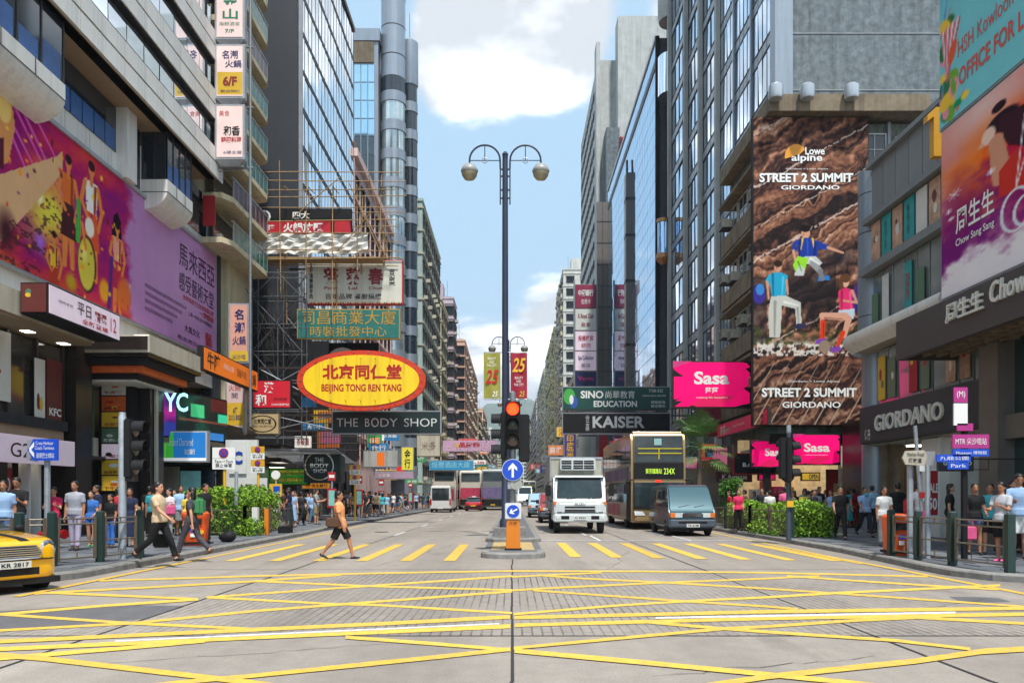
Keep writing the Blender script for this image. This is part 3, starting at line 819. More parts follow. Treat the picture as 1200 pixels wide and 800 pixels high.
def print_panel(name, cv, pl, u0, u1, z0, z1, m, parent, w=.0):
    h, wd = cv.h, cv.w
    ul = pl.left(u0, u1); ur = u0 + u1 - ul
    us = ul + (ur - ul) * (np.arange(wd) / (wd - 1)); zs = z1 + (z0 - z1) * (np.arange(h) / (h - 1))
    off = OFF.get(parent, (0, 0, 0))
    UU, ZZ = np.meshgrid(us, zs); n = h * wd
    co = np.zeros((n, 3))
    if pl.s == 'F': co[:, 0] = UU.ravel(); co[:, 1] = pl.c - w
    else: co[:, 1] = UU.ravel(); co[:, 0] = pl.c + (w if pl.s == 'L' else -w)
    co[:, 2] = ZZ.ravel(); co -= np.array(off)
    i = (np.arange(h - 1)[:, None] * wd + np.arange(wd - 1)[None]).ravel()
    quads = np.stack([i + wd, i + wd + 1, i + 1, i], 1)
    me = bpy.data.meshes.new(name)
    me.vertices.add(n); me.vertices.foreach_set('co', co.ravel())
    me.loops.add(quads.size); me.loops.foreach_set('vertex_index', quads.ravel().astype(np.int32))
    me.polygons.add(len(quads)); me.polygons.foreach_set('loop_start', np.arange(0, quads.size, 4, dtype=np.int32)); me.polygons.foreach_set('loop_total', np.full(len(quads), 4, np.int32))
    me.update(calc_edges=True)
    at_ = me.color_attributes.new('print', 'FLOAT_COLOR', 'POINT')
    a = np.clip(cv.a / 255, 0, 1); lin = np.where(a <= .04045, a / 12.92, ((a + .055) / 1.055) ** 2.4)
    at_.data.foreach_set('color', np.concatenate([lin.reshape(-1, 3), np.ones((n, 1))], 1).ravel())
    me.materials.append(m)
    o = bpy.data.objects.new(name, me); COL.objects.link(o)
    o.parent = parent; OFF[o] = off
    return o
PRINT = mat('printed_vinyl', (1, 1, 1), .75, spec=.1, var=.05, scale=1.2, attr='print')
LED = mat('printed_backlit', (1, 1, 1), .4, var=.03, scale=1.2, attr='print', emit=.35)

# ------------------------------------------------------------------ shared building materials
TILE_W = mat('white_cladding', rgb(224, 222, 216), .45, var=.07, scale=.7, streak=.25)
TILE_C = mat('cream_tile', rgb(186, 178, 160), .6, var=.12, scale=1.2, streak=.35)
SOFF = mat('brown_soffit', rgb(150, 128, 104), .7, var=.12, scale=1.0)
DSTONE = mat('dark_polished_stone', rgb(40, 34, 32), .3, spec=.35, var=.3, scale=3)
BLACKM = mat('black_painted_metal', (.012, .012, .014), .7, spec=.25, var=.2, scale=3)
DGLASS = mat('dark_glass', (.018, .026, .036), .06, var=.2, scale=.5, spec=.9)
MGLASS = mat('mirror_glass', (.80, .87, .93), .035, metal=.92, var=.06, scale=.35)
BGLASS = mat('blue_mirror_glass', (.46, .64, .84), .03, metal=.92, var=.06, scale=.35)
MULL = mat('mullion_grey', rgb(72, 76, 84), .5, var=.15, scale=2)
ALU = mat('aluminium', rgb(170, 172, 176), .4, metal=.3, var=.15, scale=2, streak=.2)
CONC = mat('weathered_concrete', rgb(98, 106, 110), .85, var=.5, scale=2.6, bump=.3, streak=.45)
CONC2 = mat('grey_render', rgb(178, 180, 176), .85, var=.16, scale=.8, streak=.4)
DARKW = mat('dark_tower_wall', rgb(46, 50, 58), .55, var=.12, scale=.6, streak=.2)
PINKW = mat('pink_plaster', rgb(236, 204, 198), .8, var=.14, scale=.8, streak=.4)
LILAC = mat('lilac_plaster', rgb(190, 172, 182), .8, var=.12, scale=.8, streak=.35)
SALM = mat('salmon_plaster', rgb(232, 190, 168), .8, var=.14, scale=.8, streak=.35)
TEALW = mat('teal_plaster', rgb(172, 192, 186), .8, var=.14, scale=.8, streak=.35)
CREAM = mat('cream_plaster', rgb(206, 194, 160), .8, var=.14, scale=.8, streak=.4)
BEIGEW = mat('beige_plaster', rgb(200, 192, 172), .8, var=.14, scale=.8, streak=.4)
WHITEW = mat('stained_white_plaster', rgb(206, 206, 198), .8, var=.16, scale=.8, streak=.5)
OLDW = mat('old_brown_plaster', rgb(122, 108, 88), .85, var=.4, scale=1.4, bump=.4, streak=.5)
GREYCL = mat('grey_cladding', rgb(124, 128, 130), .5, var=.06, scale=.6, streak=.15)
SILV = mat('silver_cladding', rgb(150, 160, 170), .35, metal=.4, var=.08, scale=.6, streak=.2)
FRW = mat('white_window_frame', rgb(190, 190, 186), .5, var=.1, scale=4)
FRD = mat('dark_window_frame', rgb(50, 44, 40), .5, var=.15, scale=4)
ACM = mat('air_conditioner_beige', rgb(190, 184, 168), .6, var=.2, scale=5, streak=.3)
WARM = mat('shop_interior_warm_glow', rgb(206, 176, 130), .7, var=.35, scale=2.2, emit=.28)  # surfaces glow faintly so that shop interiors look lit
WARMD = mat('shop_interior_dim_glow', rgb(84, 66, 50), .7, var=.5, scale=2.2, emit=.10)  # dimmer interior, a little shop light put in as emission
LAMP = mat('shop_ceiling_lamp', (1, .93, .8), .5, var=0, emit=3.0)
STEEL = mat('galvanised_steel', rgb(132, 136, 140), .5, metal=.4, var=.2, scale=6)
BAMB = mat('bamboo', rgb(158, 126, 82), .6, var=.35, scale=5)
TARP = mat('white_tarpaulin', rgb(205, 203, 196), .7, var=.14, scale=2.5, bump=.6)
WTXT = mat('lettering_white', rgb(236, 236, 232), .5, var=.03)
BTXT = mat('lettering_black', rgb(24, 22, 24), .5, var=.03)
YTXT = mat('lettering_yellow', rgb(228, 178, 40), .5, var=.05)
RTXT = mat('lettering_red', rgb(180, 24, 26), .5, var=.05)
MTXT = mat('lettering_maroon', rgb(138, 34, 42), .5, var=.05)

def ac_mesh(name='air_conditioner'):
    b = MB(); b.box(-.36, .36, -.62, 0, -.24, .24, ACM); b.box(-.30, .30, -.632, -.62, -.19, .19, FRD)
    for i in range(5): b.box(-.29, .29, -.645, -.63, -.17 + i * .08, -.15 + i * .08, ACM)
    b.box(-.4, .4, -.6, 0, -.30, -.25, FRD)
    return b.mesh(name)
ACME = ac_mesh()

def tower(name, label, side, X, y0, y1, H, wallm, floors, cols, win, front=None, depth=14, base=0, merge=True, ac=.3, ledge=None, roofbits=True, group=None, ledge_d=.14, fcols=3, balc=None):
    """a slab of building with its street face on X, windows on the street face and on the end that faces the camera"""
    sg = -1 if side == 'L' else 1
    root = thing(name, label, 'building', (X + sg * depth / 2, (y0 + y1) / 2, 0), 0, group)
    MB().box(X, X + sg * depth, y0, y1, base, H, wallm).build('wall', root, world=True)
    b = MB(); b.box(X - sg * .12, X + sg * (depth + .1), y0 - .12, y1 + .1, H, H + .35, wallm); b.box(X + sg * .3, X + sg * (depth - .3), y0 + .3, y1 - .3, H + .35, H + .5, CONC)
    b.build('roof', root, world=True)
    if roofbits:
        r = MB(); r.box(X + sg * 2, X + sg * 5, y0 + 1, y0 + 4.5, H + .5, H + 3.1, wallm); r.box(X + sg * 6, X + sg * 7.5, y0 + 2, y0 + 4, H + .5, H + 2, CONC)
        r.tube([(X + sg * 1.2, y0 + .8, H), (X + sg * 1.2, y0 + .8, H + 3.6)], .04, STEEL, 5); r.build('roof_hut', root, world=True)
    pl = PL(side, X); zs = [base + 3.4 + (H - base - 4.2) * (i + .5) / floors for i in range(floors)]
    n = cols; us = [y0 + (y1 - y0) * (i + .5) / n for i in range(n)]
    fr, gl, w, h, bars = win
    wm = win_mesh(w, h, fr, gl, bars, t=.08, d=.10, sill=.07)
    put_windows(root, pl, us, zs, wm, merge=merge)
    pf = PL('F', y0); fu = [X + sg * depth * (i + .5) / fcols for i in range(fcols)]
    if front: put_windows(root, pf, fu, zs, win_mesh(front[0], front[1], fr, gl, bars, t=.08, d=.10, sill=.07), merge=False)
    if ac > 0:
        a = MB(); vs = [v.co.copy() for v in ACME.vertices]; fs = [tuple(p.vertices) for p in ACME.polygons]; mm = [p.material_index for p in ACME.polygons]
        for P_, uu in ((pl, us), (pf, fu if front else [])):
            M3 = Matrix.Rotation(P_.rz(), 3, 'Z')
            for u in uu:
                for z in zs:
                    if rnd.random() < ac:
                        o = P_.P(u + rnd.uniform(-.3, .3), .0, z - h / 2 - .35); k = len(a.v)
                        a.v += [tuple(M3 @ v + o) for v in vs]; a.f += [tuple(q + k for q in f) for f in fs]
                        for i in mm: a.m.append(a.mi(ACME.materials[i]))
        if a.v: a.build('small_air_conditioners', root, world=True, kind='stuff')
    if ledge:
        l = MB()
        for i in range(floors + 1):
            z = base + 3.4 + (H - base - 4.2) * i / floors
            pbox(l, pl, y0 - .05, y1 + .05, 0, ledge_d, z - .12, z + .06, ledge); pbox(l, pf, X if sg > 0 else X - depth, X + depth if sg > 0 else X, 0, .12, z - .12, z + .06, ledge)
        l.build('ledges', root, world=True, kind='stuff')
    if balc:
        l = MB()
        for z in zs:
            for u in us[::2]:
                if rnd.random() < .8:
                    pbox(l, pl, u - 1.1, u + 1.1, 0, .5, z - 1.0, z - .1, balc[rnd.randrange(len(balc))])
                    pbox(l, pl, u - 1.2, u + 1.2, 0, .6, z + .95, z + 1.0, WHITEW)
        l.build('balconies', root, world=True, kind='stuff')
    return root
# ------------------------------------------------------------------ LEFT: corner commercial building
B1 = thing('commercial_building', 'white clad commercial building with rounded bays above the purple festival billboard', 'building', (-22, 26, 0))
def bb(name, *boxes, parent=None, smooth=False):
    b = MB()
    for q in boxes: b.box(*q)
    return b.build(name, parent, world=True, smooth=smooth)
bb('wall', (-34, -16, 8, 41, 7.3, 17.2, TILE_W), (-34, -17.6, 6, 41, 0, 7.3, DSTONE), parent=B1)
bb('upper_wall', (-34, -15.1, 8, 38, 17.25, 34, TILE_W), parent=B1)
bb('end_wall', (-16.6, -15.85, 41, 41.8, 5.2, 15.0, DARKW), parent=B1)
bb('soffit', (-16, -14.6, 8, 38, 17.2, 17.28, SOFF), parent=B1)
CLAD = MB().box(-.78, .78, -.03, .03, -.52, .52, TILE_W).mesh('cladding_panel')
CLADS = MB().box(-.78, .78, -.03, .03, -.33, .33, TILE_W).mesh('cladding_panel')
pL = PL('L', -14.6)
k = 0
for z in (17.2, 20.0, 22.9, 25.9):       # projecting bands with a dark groove and recessed lower edge
    b = MB(); b.box(-15.1, -14.66, 10, 38, z, z + 1.62, BLACKM); b.build('fascia_frame', B1, world=True)
    y = 18.0 if z < 21 else 24
    while y < 37.6:
        inst('cladding_panel', CLADS, B1, (-14.62, y + .79, z + .42), R(90)); inst('cladding_panel', CLADS, B1, (-14.62, y + .79, z + 1.17), R(90))
        y += 1.6
for z0, z1 in ((18.9, 19.95), (21.65, 22.85), (24.6, 25.8)):
    panes(B1, PL('L', -14.9), frange(20, 37.9, 13), [z0, z1], MGLASS, tilt=.6, gap=.06)
panes(B1, PL('L', -14.95), frange(27, 37.9, 9), [27.6, 30], MGLASS, tilt=.6, gap=.06)
# tiled wall between billboard and soffit
for j in range(2):
    y = 20.2
    while y < 40.5:
        if not (15.4 < 0): inst('cladding_panel', CLAD, B1, (-15.98, y, 14.9 + 1.06 * j + .3 - .2), R(90))
        y += 1.6
for q in ((25.9, 30.9, 15.35), (31.9, 32.9, 14.4), (35.7, 40, 14.9)): bb('dark_window_recess', (-16.2, -15.93, q[0], q[1], q[2], 17.15, DGLASS), parent=B1)
SCR = mat('blue_window_screen', rgb(50, 92, 150), .4, var=.25, scale=4)
for u in frange(26.1, 30.8, 6)[:-1]: bb('window_blind', (-15.93, -15.9, u + .02, u + .72, 15.35, 16.2, SCR), parent=B1)
bb('pillar', (-16, -15.5, 30.95, 31.75, 14.4, 17.2, TILE_W), parent=B1)
def bay(y0, y1):
    n = 9; prof = [(-14.8, 15.15), (-14.8, 14.62)] + [(-14.8 - .95 * (1 - math.cos(R(90 * i / n))) * 1.0 - .15 * i / n, 14.62 - .75 * math.sin(R(90 * i / n))) for i in range(1, n + 1)] + [(-16, 13.86), (-16, 15.15)]
    b = MB(); b.slab([(x, y0, z) for x, z in prof], (0, y1 - y0, 0), TILE_W); o = b.build('bay_base', B1, world=True)
    e = MB(); e.box(-14.79, -14.775, y0, y1, 14.60, 14.625, FRD); e.box(-15.99, -14.79, y0 - .012, y0 - .002, 14.60, 14.625, FRD)
    for i in range(1, 3): e.box(-14.79, -14.776, y0 + (y1 - y0) * i / 3 - .012, y0 + (y1 - y0) * i / 3 + .012, 14.62, 15.15, FRD)
    e.build('cladding_joint', o, world=True)
    g = MB(); g.box(-16, -14.86, y0 + .05, y1 - .03, 15.15, 17.2, DGLASS); go = g.build('bay_window', B1, world=True)
    f = MB()
    for i in range(5): y = y0 + .05 + (y1 - y0 - .08) * i / 4; f.box(-14.87, -14.83, y - .03, y + .03, 15.15, 17.2, FRD)
    for i in range(3): x = -15.9 + 1.04 * i / 2; f.box(x - .03, x + .03, y0 + .02, y0 + .06, 15.15, 17.2, FRD)
    f.build('bay_frame', B1, world=True)
    for i in range(4): bb('window_blind', (-14.865, -14.85, y0 + .12 + (y1 - y0 - .08) * i / 4, y0 + (y1 - y0 - .08) * (i + .9) / 4, 15.2, 15.2 + .6 + .25 * (i % 2), SCR), parent=B1)
bay(20.6, 25.45); bay(33.0, 35.6)
bb('parapet_gutter', (-16, -15.7, 12, 40.9, 14.3, 14.45, ALU), parent=B1)
# street canopy over the first shops
bb('shop_canopy', (-17.6, -14.9, 6, 27.4, 7.0, 7.75, TILE_C), (-17.6, -15.0, 6, 27.4, 6.9, 7.0, SOFF), parent=B1)
for y in (20, 22.4, 24.8, 26.8): bb('canopy_lamp', (-15.9, -15.6, y, y + .35, 6.88, 6.9, LAMP), parent=B1)
# first floor glazing with posters
pS = PL('L', -16.25)
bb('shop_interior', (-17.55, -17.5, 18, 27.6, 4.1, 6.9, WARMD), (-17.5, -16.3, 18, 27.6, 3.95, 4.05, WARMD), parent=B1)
panes(B1, pS, frange(20, 27.6, 5), [4.2, 6.85], mat('clear_dark_glass', (.05, .045, .04), .08, var=.2, scale=.6, spec=.8), tilt=.2, name='shop_window')
for u in frange(20, 27.6, 5): bb('window_mullion', (-16.22, -16.1, u - .05, u + .05, 4.1, 6.9, FRD), parent=B1)
REDP = mat('red_poster', rgb(168, 32, 40), .5, var=.15, scale=3)
def poster(parent, pl, u0, u1, z0, z1, cols, texts=(), name='poster', seed=1, border=None):
    b = MB(); pbox(b, pl, u0, u1, 0, .03, z0, z1, cols[0]); o = b.build(name, parent, world=True)
    rr = random.Random(seed); c = MB(); W = abs(u1 - u0); Hh = z1 - z0; ua = min(u0, u1)
    for i, m in enumerate(cols[1:]):
        a = ua + W * rr.uniform(.08, .45); e = z0 + Hh * rr.uniform(.1, .6); ww = W * rr.uniform(.25, .45); hh = Hh * rr.uniform(.12, .3)
        q = [pl.P(a + ww / 2 + ww / 2 * math.cos(t * .785) * rr.uniform(.8, 1.1), .036 + .002 * i, e + hh / 2 + hh / 2 * math.sin(t * .785)) for t in range(8)]
        c.poly(q, m)
    if cols[1:]: c.build('poster_picture', o, world=True)
    t_ = MB(); ul = pl.left(u0, u1)
    for body, a, c0, d, e, m, bold in texts:
        put_text(t_, body, pl.P(ul, .05, z0 + Hh * (1 - e)) + pl.U(W * a), pl.U(W * (d - a)), Vector((0, 0, Hh * (e - c0))), m, bold)
    if texts: t_.build('lettering', o, world=True)
    return o
PW = mat('poster_white', rgb(214, 214, 208), .5, var=.08); PT = mat('poster_teal', rgb(120, 190, 180), .5, var=.2); PB = mat('poster_brown', rgb(96, 40, 36), .5, var=.2)
PY = mat('poster_yellow', rgb(222, 180, 50), .5, var=.1); PO = mat('poster_orange', rgb(206, 96, 40), .5, var=.25, scale=6); PG = mat('poster_green', rgb(90, 120, 92), .4, var=.1); PK = mat('poster_black', rgb(28, 26, 30), .5, var=.1)
PP = mat('poster_pink', rgb(214, 60, 130), .5, var=.1); PR = mat('poster_lightpink', rgb(226, 206, 220), .5, var=.06, emit=.12)
p1 = PL('L', -16.08)
poster(B1, p1, 22.6, 24.6, 4.55, 6.75, [PW, PT, REDP], seed=3)
poster(B1, PL('L', -16.05), 25.8, 26.35, 4.15, 6.2, [PW, REDP, PB, PY], seed=4)
poster(B1, PL('L', -16.05), 26.45, 27.35, 4.2, 6.3, [PB, PB], texts=[('KFC', .12, .80, .9, .93, WTXT, .03)], seed=5)
bb('awning', (-16.9, -15.9, 18, 27.5, 3.85, 4.2, mat('black_awning', (.02, .022, .026), .8, var=.5, scale=6, bump=1.0)), parent=B1)
bb('upper_fascia', (-16.6, -16.0, 18, 27.4, 3.45, 4.0, SOFF), parent=B1)
sign('shop_sign', 'pale pink lit shop sign with looping black lettering at the left edge', 'sign', PL('L', -16.0), 18, 27.7, 2.62, 3.5, .25, PR, PR, [('G2000', .63, .28, .86, .8, BTXT, .0)])
# ground floor
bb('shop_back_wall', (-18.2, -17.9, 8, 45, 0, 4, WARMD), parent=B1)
bb('shop_ceiling', (-18, -16.1, 8, 36, 2.95, 3.1, DSTONE), parent=B1)
for i, (y0, y1, m) in enumerate(((18.5, 22.3, WARM), (23, 24.6, PW), (24.9, 26.1, TILE_C), (29.6, 30.6, PG))):
    bb('shop_wall_panel', (-17.6, -17.0, y0, y1, .15, 2.9, m), parent=B1)
for y in (20, 22, 24, 26): bb('ceiling_lamp', (-17.2, -16.9, y, y + .7, 2.9, 2.94, LAMP), parent=B1)
poster(B1, PL('L', -16.95), 25.2, 26.0, .9, 2.5, [REDP], texts=[('70', .15, .2, .85, .5, WTXT, .02)])
for y, m, w in ((22.5, TILE_W, .14), (24.7, DSTONE, .5), (26.3, TILE_W, .12), (26.9, TILE_W, .1)):
    bb('shop_post', (-16.9, -16.55, y, y + w, .13, 2.95, m), parent=B1)
bb('stone_pillar', (-16.7, -15.75, 27.75, 28.8, .13, 7.2, DSTONE), parent=B1)
bb('stone_pillar', (-16.6, -15.9, 28.85, 29.0, .13, 7.2, TILE_C), parent=B1)
poster(B1, PL('F', 30.2), -17.25, -16.42, 3.9, 6.35, [PG], texts=[('御苑\n御苑餐廳', .15, .42, .75, .72, BTXT, .01)])
bb('stall_panel', (-17.25, -16.4, 30.1, 30.45, 3.05, 3.85, TILE_C), parent=B1)
bb('dark_pier', (-16.4, -15.05, 30.5, 31.6, .13, 6.3, BLACKM), parent=B1)
bb('stone_pillar', (-15.03, -14.6, 31.0, 32.2, .13, 6.3, DSTONE), parent=B1)
bb('stone_pillar', (-14.58, -14.5, 31.3, 31.5, .13, 6.3, TILE_C), parent=B1)
tex = ['牛肉麵', '麻辣', '叉燒飯', '新張優惠', '小菜王', '全日早餐', '下午茶']
for i, c in enumerate([[PW, PO], [PO, REDP, PY], [PY, PB], [PG, PW], [PR, PB, PK], [PY, PW], [PY, PW, PO]]):
    z = 5.55 - .63 * i
    poster(B1, PL('F', 30.46), -16.26, -15.32, z, z + .58, c, texts=[(tex[i], .1, .72, .85, .94, MTXT if i != 3 else WTXT, .02)], seed=i)
# stepped marquee
mq = MB()
for w, z0, z1, m in ((0, 6.85, 7.5, TILE_C), (.12, 6.72, 6.85, DSTONE), (.3, 6.45, 6.72, BLACKM), (.55, 6.2, 6.45, PO), (.8, 5.98, 6.2, BLACKM)):
    mq.box(-17.2, -13.35 - w, 28.3 + w, 33.4 - w, z0, z1, m)
mq.box(-17.3, -13.42, 28.25, 33.45, 6.95, 7.42, DSTONE)
mq.box(-17, -14.3, 29.2, 32.5, 5.9, 5.98, TILE_W)
mq.build('marquee', B1, world=True)
for x in (-16.2, -15, -13.9): bb('marquee_lamp', (x, x + .5, 28.28, 28.29, 7.47, 7.48, LAMP), parent=B1)
# festival billboard
bill = thing('billboard', 'huge festival billboard, drummers at left fading into lilac with dark writing', 'billboard', (-15.9, 31, 9))
bb('billboard_frame', (-15.98, -15.80, 19.5, 41.1, 8.75, 14.4, ALU), parent=bill)
cv = Cv(420, 150); A = cv.noise(9, 4, 5, 3); Bn = cv.noise(16, 8, 5, 8); X, Y = cv.X, cv.Y
cv.a[:] = (186, 132, 186)
t_ = np.clip(X / .58, 0, 1)
def blend3(a_, b_, c_, k): return np.where(k[..., None] < .5, np.array(a_) * (1 - 2 * k[..., None]) + np.array(b_) * 2 * k[..., None], np.array(b_) * (2 - 2 * k[..., None]) + np.array(c_) * (2 * k[..., None] - 1))
base = blend3((138, 16, 116), (196, 36, 84), (222, 96, 44), np.clip(t_ * .35 + Y * .25 + (A - .5) * 2.0, 0, 1))
edge = np.clip((.575 + (Bn - .5) * .10 - X) / .03, 0, 1)
cv.a = base * edge[..., None] + cv.a * (1 - edge[..., None])
gl = np.clip(1 - np.hypot((X - .84) / .3, (Y - .45) / .6), 0, 1); cv.mix(gl * .5, (220, 186, 222))
for x0, y0, ln, ang in ((.16, .0, .16, .5), (.2, .0, .14, .45), (.23, .02, .12, .4), (.18, .1, .12, .5), (.26, .0, .1, .3)): cv.line(x0, y0, x0 + ln, y0 + ang, .004, (226, 90, 190), .001)
cv.mix(np.clip(1.1 - np.hypot((X - .31) / .10, (Y - .55) / .30) - (Bn - .5), 0, 1), (226, 214, 70)); cv.ell(.285, .5, .012, .08, (255, 252, 220), soft=.9); cv.ell(.285, .78, .018, .09, (170, 110, 230), soft=.9)
cv.poly([(.18, .95), (.18, .55), (.33, .18), (.345, .12), (.345, .26), (.26, .62)], (222, 176, 128)); cv.mix(((cv.noise(90, 40, 2, 4) > .6) & (X < .345) & (Y < 1.35 - 3.1 * (X - .16)) & (Y > 1.0 - 2.8 * (X - .16) - .1)) * .75, (80, 40, 50))
cv.poly([(.18, .0), (.215, .0), (.225, .2), (.21, .42), (.18, .5)], (222, 150, 90)); cv.ell(.20, .12, .018, .10, (240, 206, 120)); cv.poly([(.18, .34), (.2, .3), (.2, .48), (.18, .5)], (90, 30, 50))
sk_ = (226, 132, 62); dk = (50, 18, 34); shd = (150, 60, 30)
def fig(x, y, s, shirt, skirt, hair=dk, legs=sk_):
    for dx_ in (-1, 1): cv.line(x + dx_ * .006 * s, y + .30 * s, x + dx_ * .010 * s, y + .58 * s, .0085 * s, legs, .0055 * s)
    cv.poly([(x - .016 * s, y + .065 * s), (x + .016 * s, y + .065 * s), (x + .012 * s, y + .24 * s), (x - .012 * s, y + .24 * s)], shirt); cv.line(x + .009 * s, y + .08 * s, x + .008 * s, y + .22 * s, .003 * s, shd)
    cv.poly([(x - .013 * s, y + .23 * s), (x + .013 * s, y + .23 * s), (x + .021 * s, y + .42 * s), (x - .020 * s, y + .42 * s)], skirt)
    cv.line(x - .016 * s, y + .08 * s, x - .025 * s, y + .19 * s, .0045 * s, sk_); cv.line(x - .025 * s, y + .19 * s, x - .008 * s, y + .27 * s, .004 * s, sk_); cv.line(x + .016 * s, y + .08 * s, x + .026 * s, y + .20 * s, .0045 * s, sk_); cv.line(x + .026 * s, y + .2 * s, x + .016 * s, y + .31 * s, .004 * s, sk_)
    cv.line(x, y + .03 * s, x, y + .08 * s, .004 * s, sk_); cv.ell(x, y, .0085 * s, .042 * s, sk_, soft=.2); cv.ell(x, y - .022 * s, .0095 * s, .030 * s, hair, soft=.25); cv.line(x - .003 * s, y + .004, x + .004 * s, y + .004, .001, dk)
fig(.362, .17, 1.15, (222, 110, 44), (70, 30, 36)); fig(.432, .10, 1.28, (240, 236, 230), (222, 84, 50))
cv.poly([(.385, .35), (.398, .36), (.396, .66), (.384, .64)], (70, 170, 70)); cv.ell(.426, .50, .016, .075, (236, 232, 214), soft=.2)
cv.poly([(.50, .42), (.507, .30), (.52, .26), (.533, .32), (.537, .52), (.527, .56), (.502, .52)], (24, 12, 26)); fig(.520, .38, 1.05, (236, 160, 140), (190, 40, 80), (24, 12, 26))
cv.ell(.418, .76, .030, .20, (70, 40, 40), soft=.06); cv.ell(.416, .76, .027, .185, (214, 196, 70), soft=.1); cv.ell(.409, .70, .012, .08, (238, 226, 130), soft=.8); cv.line(.402, .5, .414, .66, .004, sk_)
fig(.322, .70, .8, (236, 190, 50), (190, 60, 40)); cv.ell(.475, .88, .022, .10, (232, 160, 40), soft=.4); cv.ell(.545, .84, .030, .16, (222, 110, 50), soft=.4); cv.line(.500, .62, .49, .98, .006, (90, 40, 120)); cv.ell(.37, .93, .02, .08, (200, 160, 40), soft=.6); cv.ell(.205, .82, .03, .16, (70, 30, 40), soft=.8)
for i in range(90):
    x = .19 + rnd.random() * .38; y = .1 + rnd.random() * .9; cv.ell(x, y, .002 + rnd.random() * .005, .008 + rnd.random() * .022, [(250, 210, 60), (230, 60, 40), (150, 30, 120), (250, 150, 30), (90, 30, 50)][i % 5], soft=.7)
print_panel('printed_sheet', cv, PL('L', -15.8), 19.6, 41.0, 8.85, 14.3, PRINT, bill, .012)
pb = PL('L', -15.8)
DKT = mat('lettering_dark_violet', rgb(58, 26, 70), .5, var=.02)
def btext(body, y0, y1, z0, z1, m, bold=.01):
    t = MB(); put_text(t, body, pb.P(y0, .03, z0), pb.U(y1 - y0), Vector((0, 0, z1 - z0)), m, bold); t.build('lettering', bill, world=True)
btext('馬來西亞', 36.4, 40.7, 12.5, 13.65, DKT, .0); btext('感受藝術天堂', 36.4, 40.6, 11.35, 12.25, DKT, .0); btext('全馬巡迴文化及旅遊藝術節', 36.8, 40.6, 11.0, 11.25, RTXT); btext('一齊體驗', 38.8, 40.6, 10.65, 10.95, RTXT)
btext('二零一四年五月 街頭藝術', 37.4, 40.4, 10.35, 10.55, DKT)
for i in range(4): btext('馬來西亞政府誠意邀請各界朋友前來參與文化節', 33.0, 37.2 - .5 * i, 10.55 - .33 * i, 10.72 - .33 * i, DKT, 0)
btext('大馬文化', 37.0, 38.8, 9.5, 9.85, DKT); btext('藝', 39.5, 40.4, 9.3, 10.0, RTXT); btext('馬來西亞旅遊局', 36.2, 40.2, 9.0, 9.2, DKT, 0)
# small projecting advertising box above the canopy
pk = PL('L', -14.85)
sign('advertising_box', 'pinkish advertising box with small writing on top of the left canopy', 'sign', pk, 23.2, 27.45, 7.05, 8.0, .85, PR, BLACKM,
     [('平日', .36, .2, .55, .62, BTXT, .01), ('精選', .60, .25, .78, .62, MTXT, .03), ('全新登場', .42, .70, .80, .88, RTXT, .02), ('12', .84, .25, .93, .75, RTXT, .0), ('隨時享用', .12, .4, .3, .5, BTXT, 0)], fr=.05)
poster(B1, PL('F', 23.18), -14.8, -14.05, 7.1, 7.95, [PB, PG, PY], seed=8)
# orange bull sign, screen box, bank sign
ORG = lit('orange_sign_face', (226, 112, 30), .18)
sign('shop_sign', 'long orange restaurant sign with black brush writing above the video screen', 'sign', PL('L', -13.5), 32.9, 39.9, 6.95, 8.0, .3, ORG, BLACKM, [('牛陣', .05, .15, .26, .85, BTXT, .02), ('自助火鍋', .32, .35, .5, .6, WTXT, .0), ('頂級牛肉', .56, .3, .74, .68, BTXT, .0), ('火鍋', .82, .2, .95, .8, BTXT, .02)])
scr = thing('video_screen', 'curved shop screen box with glowing YC letters above the green and blue bank sign', 'screen', (-14.3, 34, 4))
cv = Cv(120, 60); A = cv.noise(5, 3, 4, 2); X, Y = cv.X, cv.Y
cv.a[:] = (20, 34, 34); cv.mix((X < .36) * 1.0, (70, 20, 110)); cv.mix((X < .36) * np.clip(A * 2 - .7, 0, 1), (220, 40, 150)); cv.mix(((X < .36) & (Y > .68)) * .9, (40, 60, 150))
cv.mix((X > .38) * np.clip(A * 2 - .8, 0, 1), (30, 120, 90)); cv.mix(((X > .55) & (X < .72) & (Y > .2) & (Y < .5)) * .9, (70, 200, 130)); cv.mix(((X > .88) & (Y > .35) & (Y < .55)) * 1., (60, 210, 160)); cv.mix(((Y > .82) & (X > .58) & (X < .95)) * .9, (60, 140, 220)); cv.mix(((X > .8) & (Y < .3)) * .6, (130, 20, 30)); cv.mix(((Y > .55) & (Y < .6) & (X > .4)) * .7, (160, 80, 60))
n_ = 8; arc = [(-15.1 + 1.55 * (i / n_), 32.3 + 4.2 * (i / n_) ** 1.5) for i in range(n_ + 1)]
b = MB()
for (xa, ya), (xb, yb) in zip(arc, arc[1:]): b.slab([(xa, ya, 4.05), (xb, yb, 4.05), (xb, yb, 6.1), (xa, ya, 6.1)], (-.25, .25, 0), BLACKM)
b.build('screen_case', scr, world=True)
o = print_panel('printed_sheet', cv, PL('F', 32), 0, 1, 0, 1, LED, scr)
nn = len(o.data.vertices); co = np.zeros(nn * 3); o.data.vertices.foreach_get('co', co); co = co.reshape(-1, 3) + np.array(OFF[scr]); uu = co[:, 0].copy()
co[:, 0] = np.interp(uu, np.arange(n_ + 1) / n_, [p[0] for p in arc]) + .03; co[:, 1] = np.interp(uu, np.arange(n_ + 1) / n_, [p[1] for p in arc]) - .03; co[:, 2] = 4.12 + 1.9 * co[:, 2]
co -= np.array(OFF[scr]); o.data.vertices.foreach_set('co', co.ravel()); o.data.update()
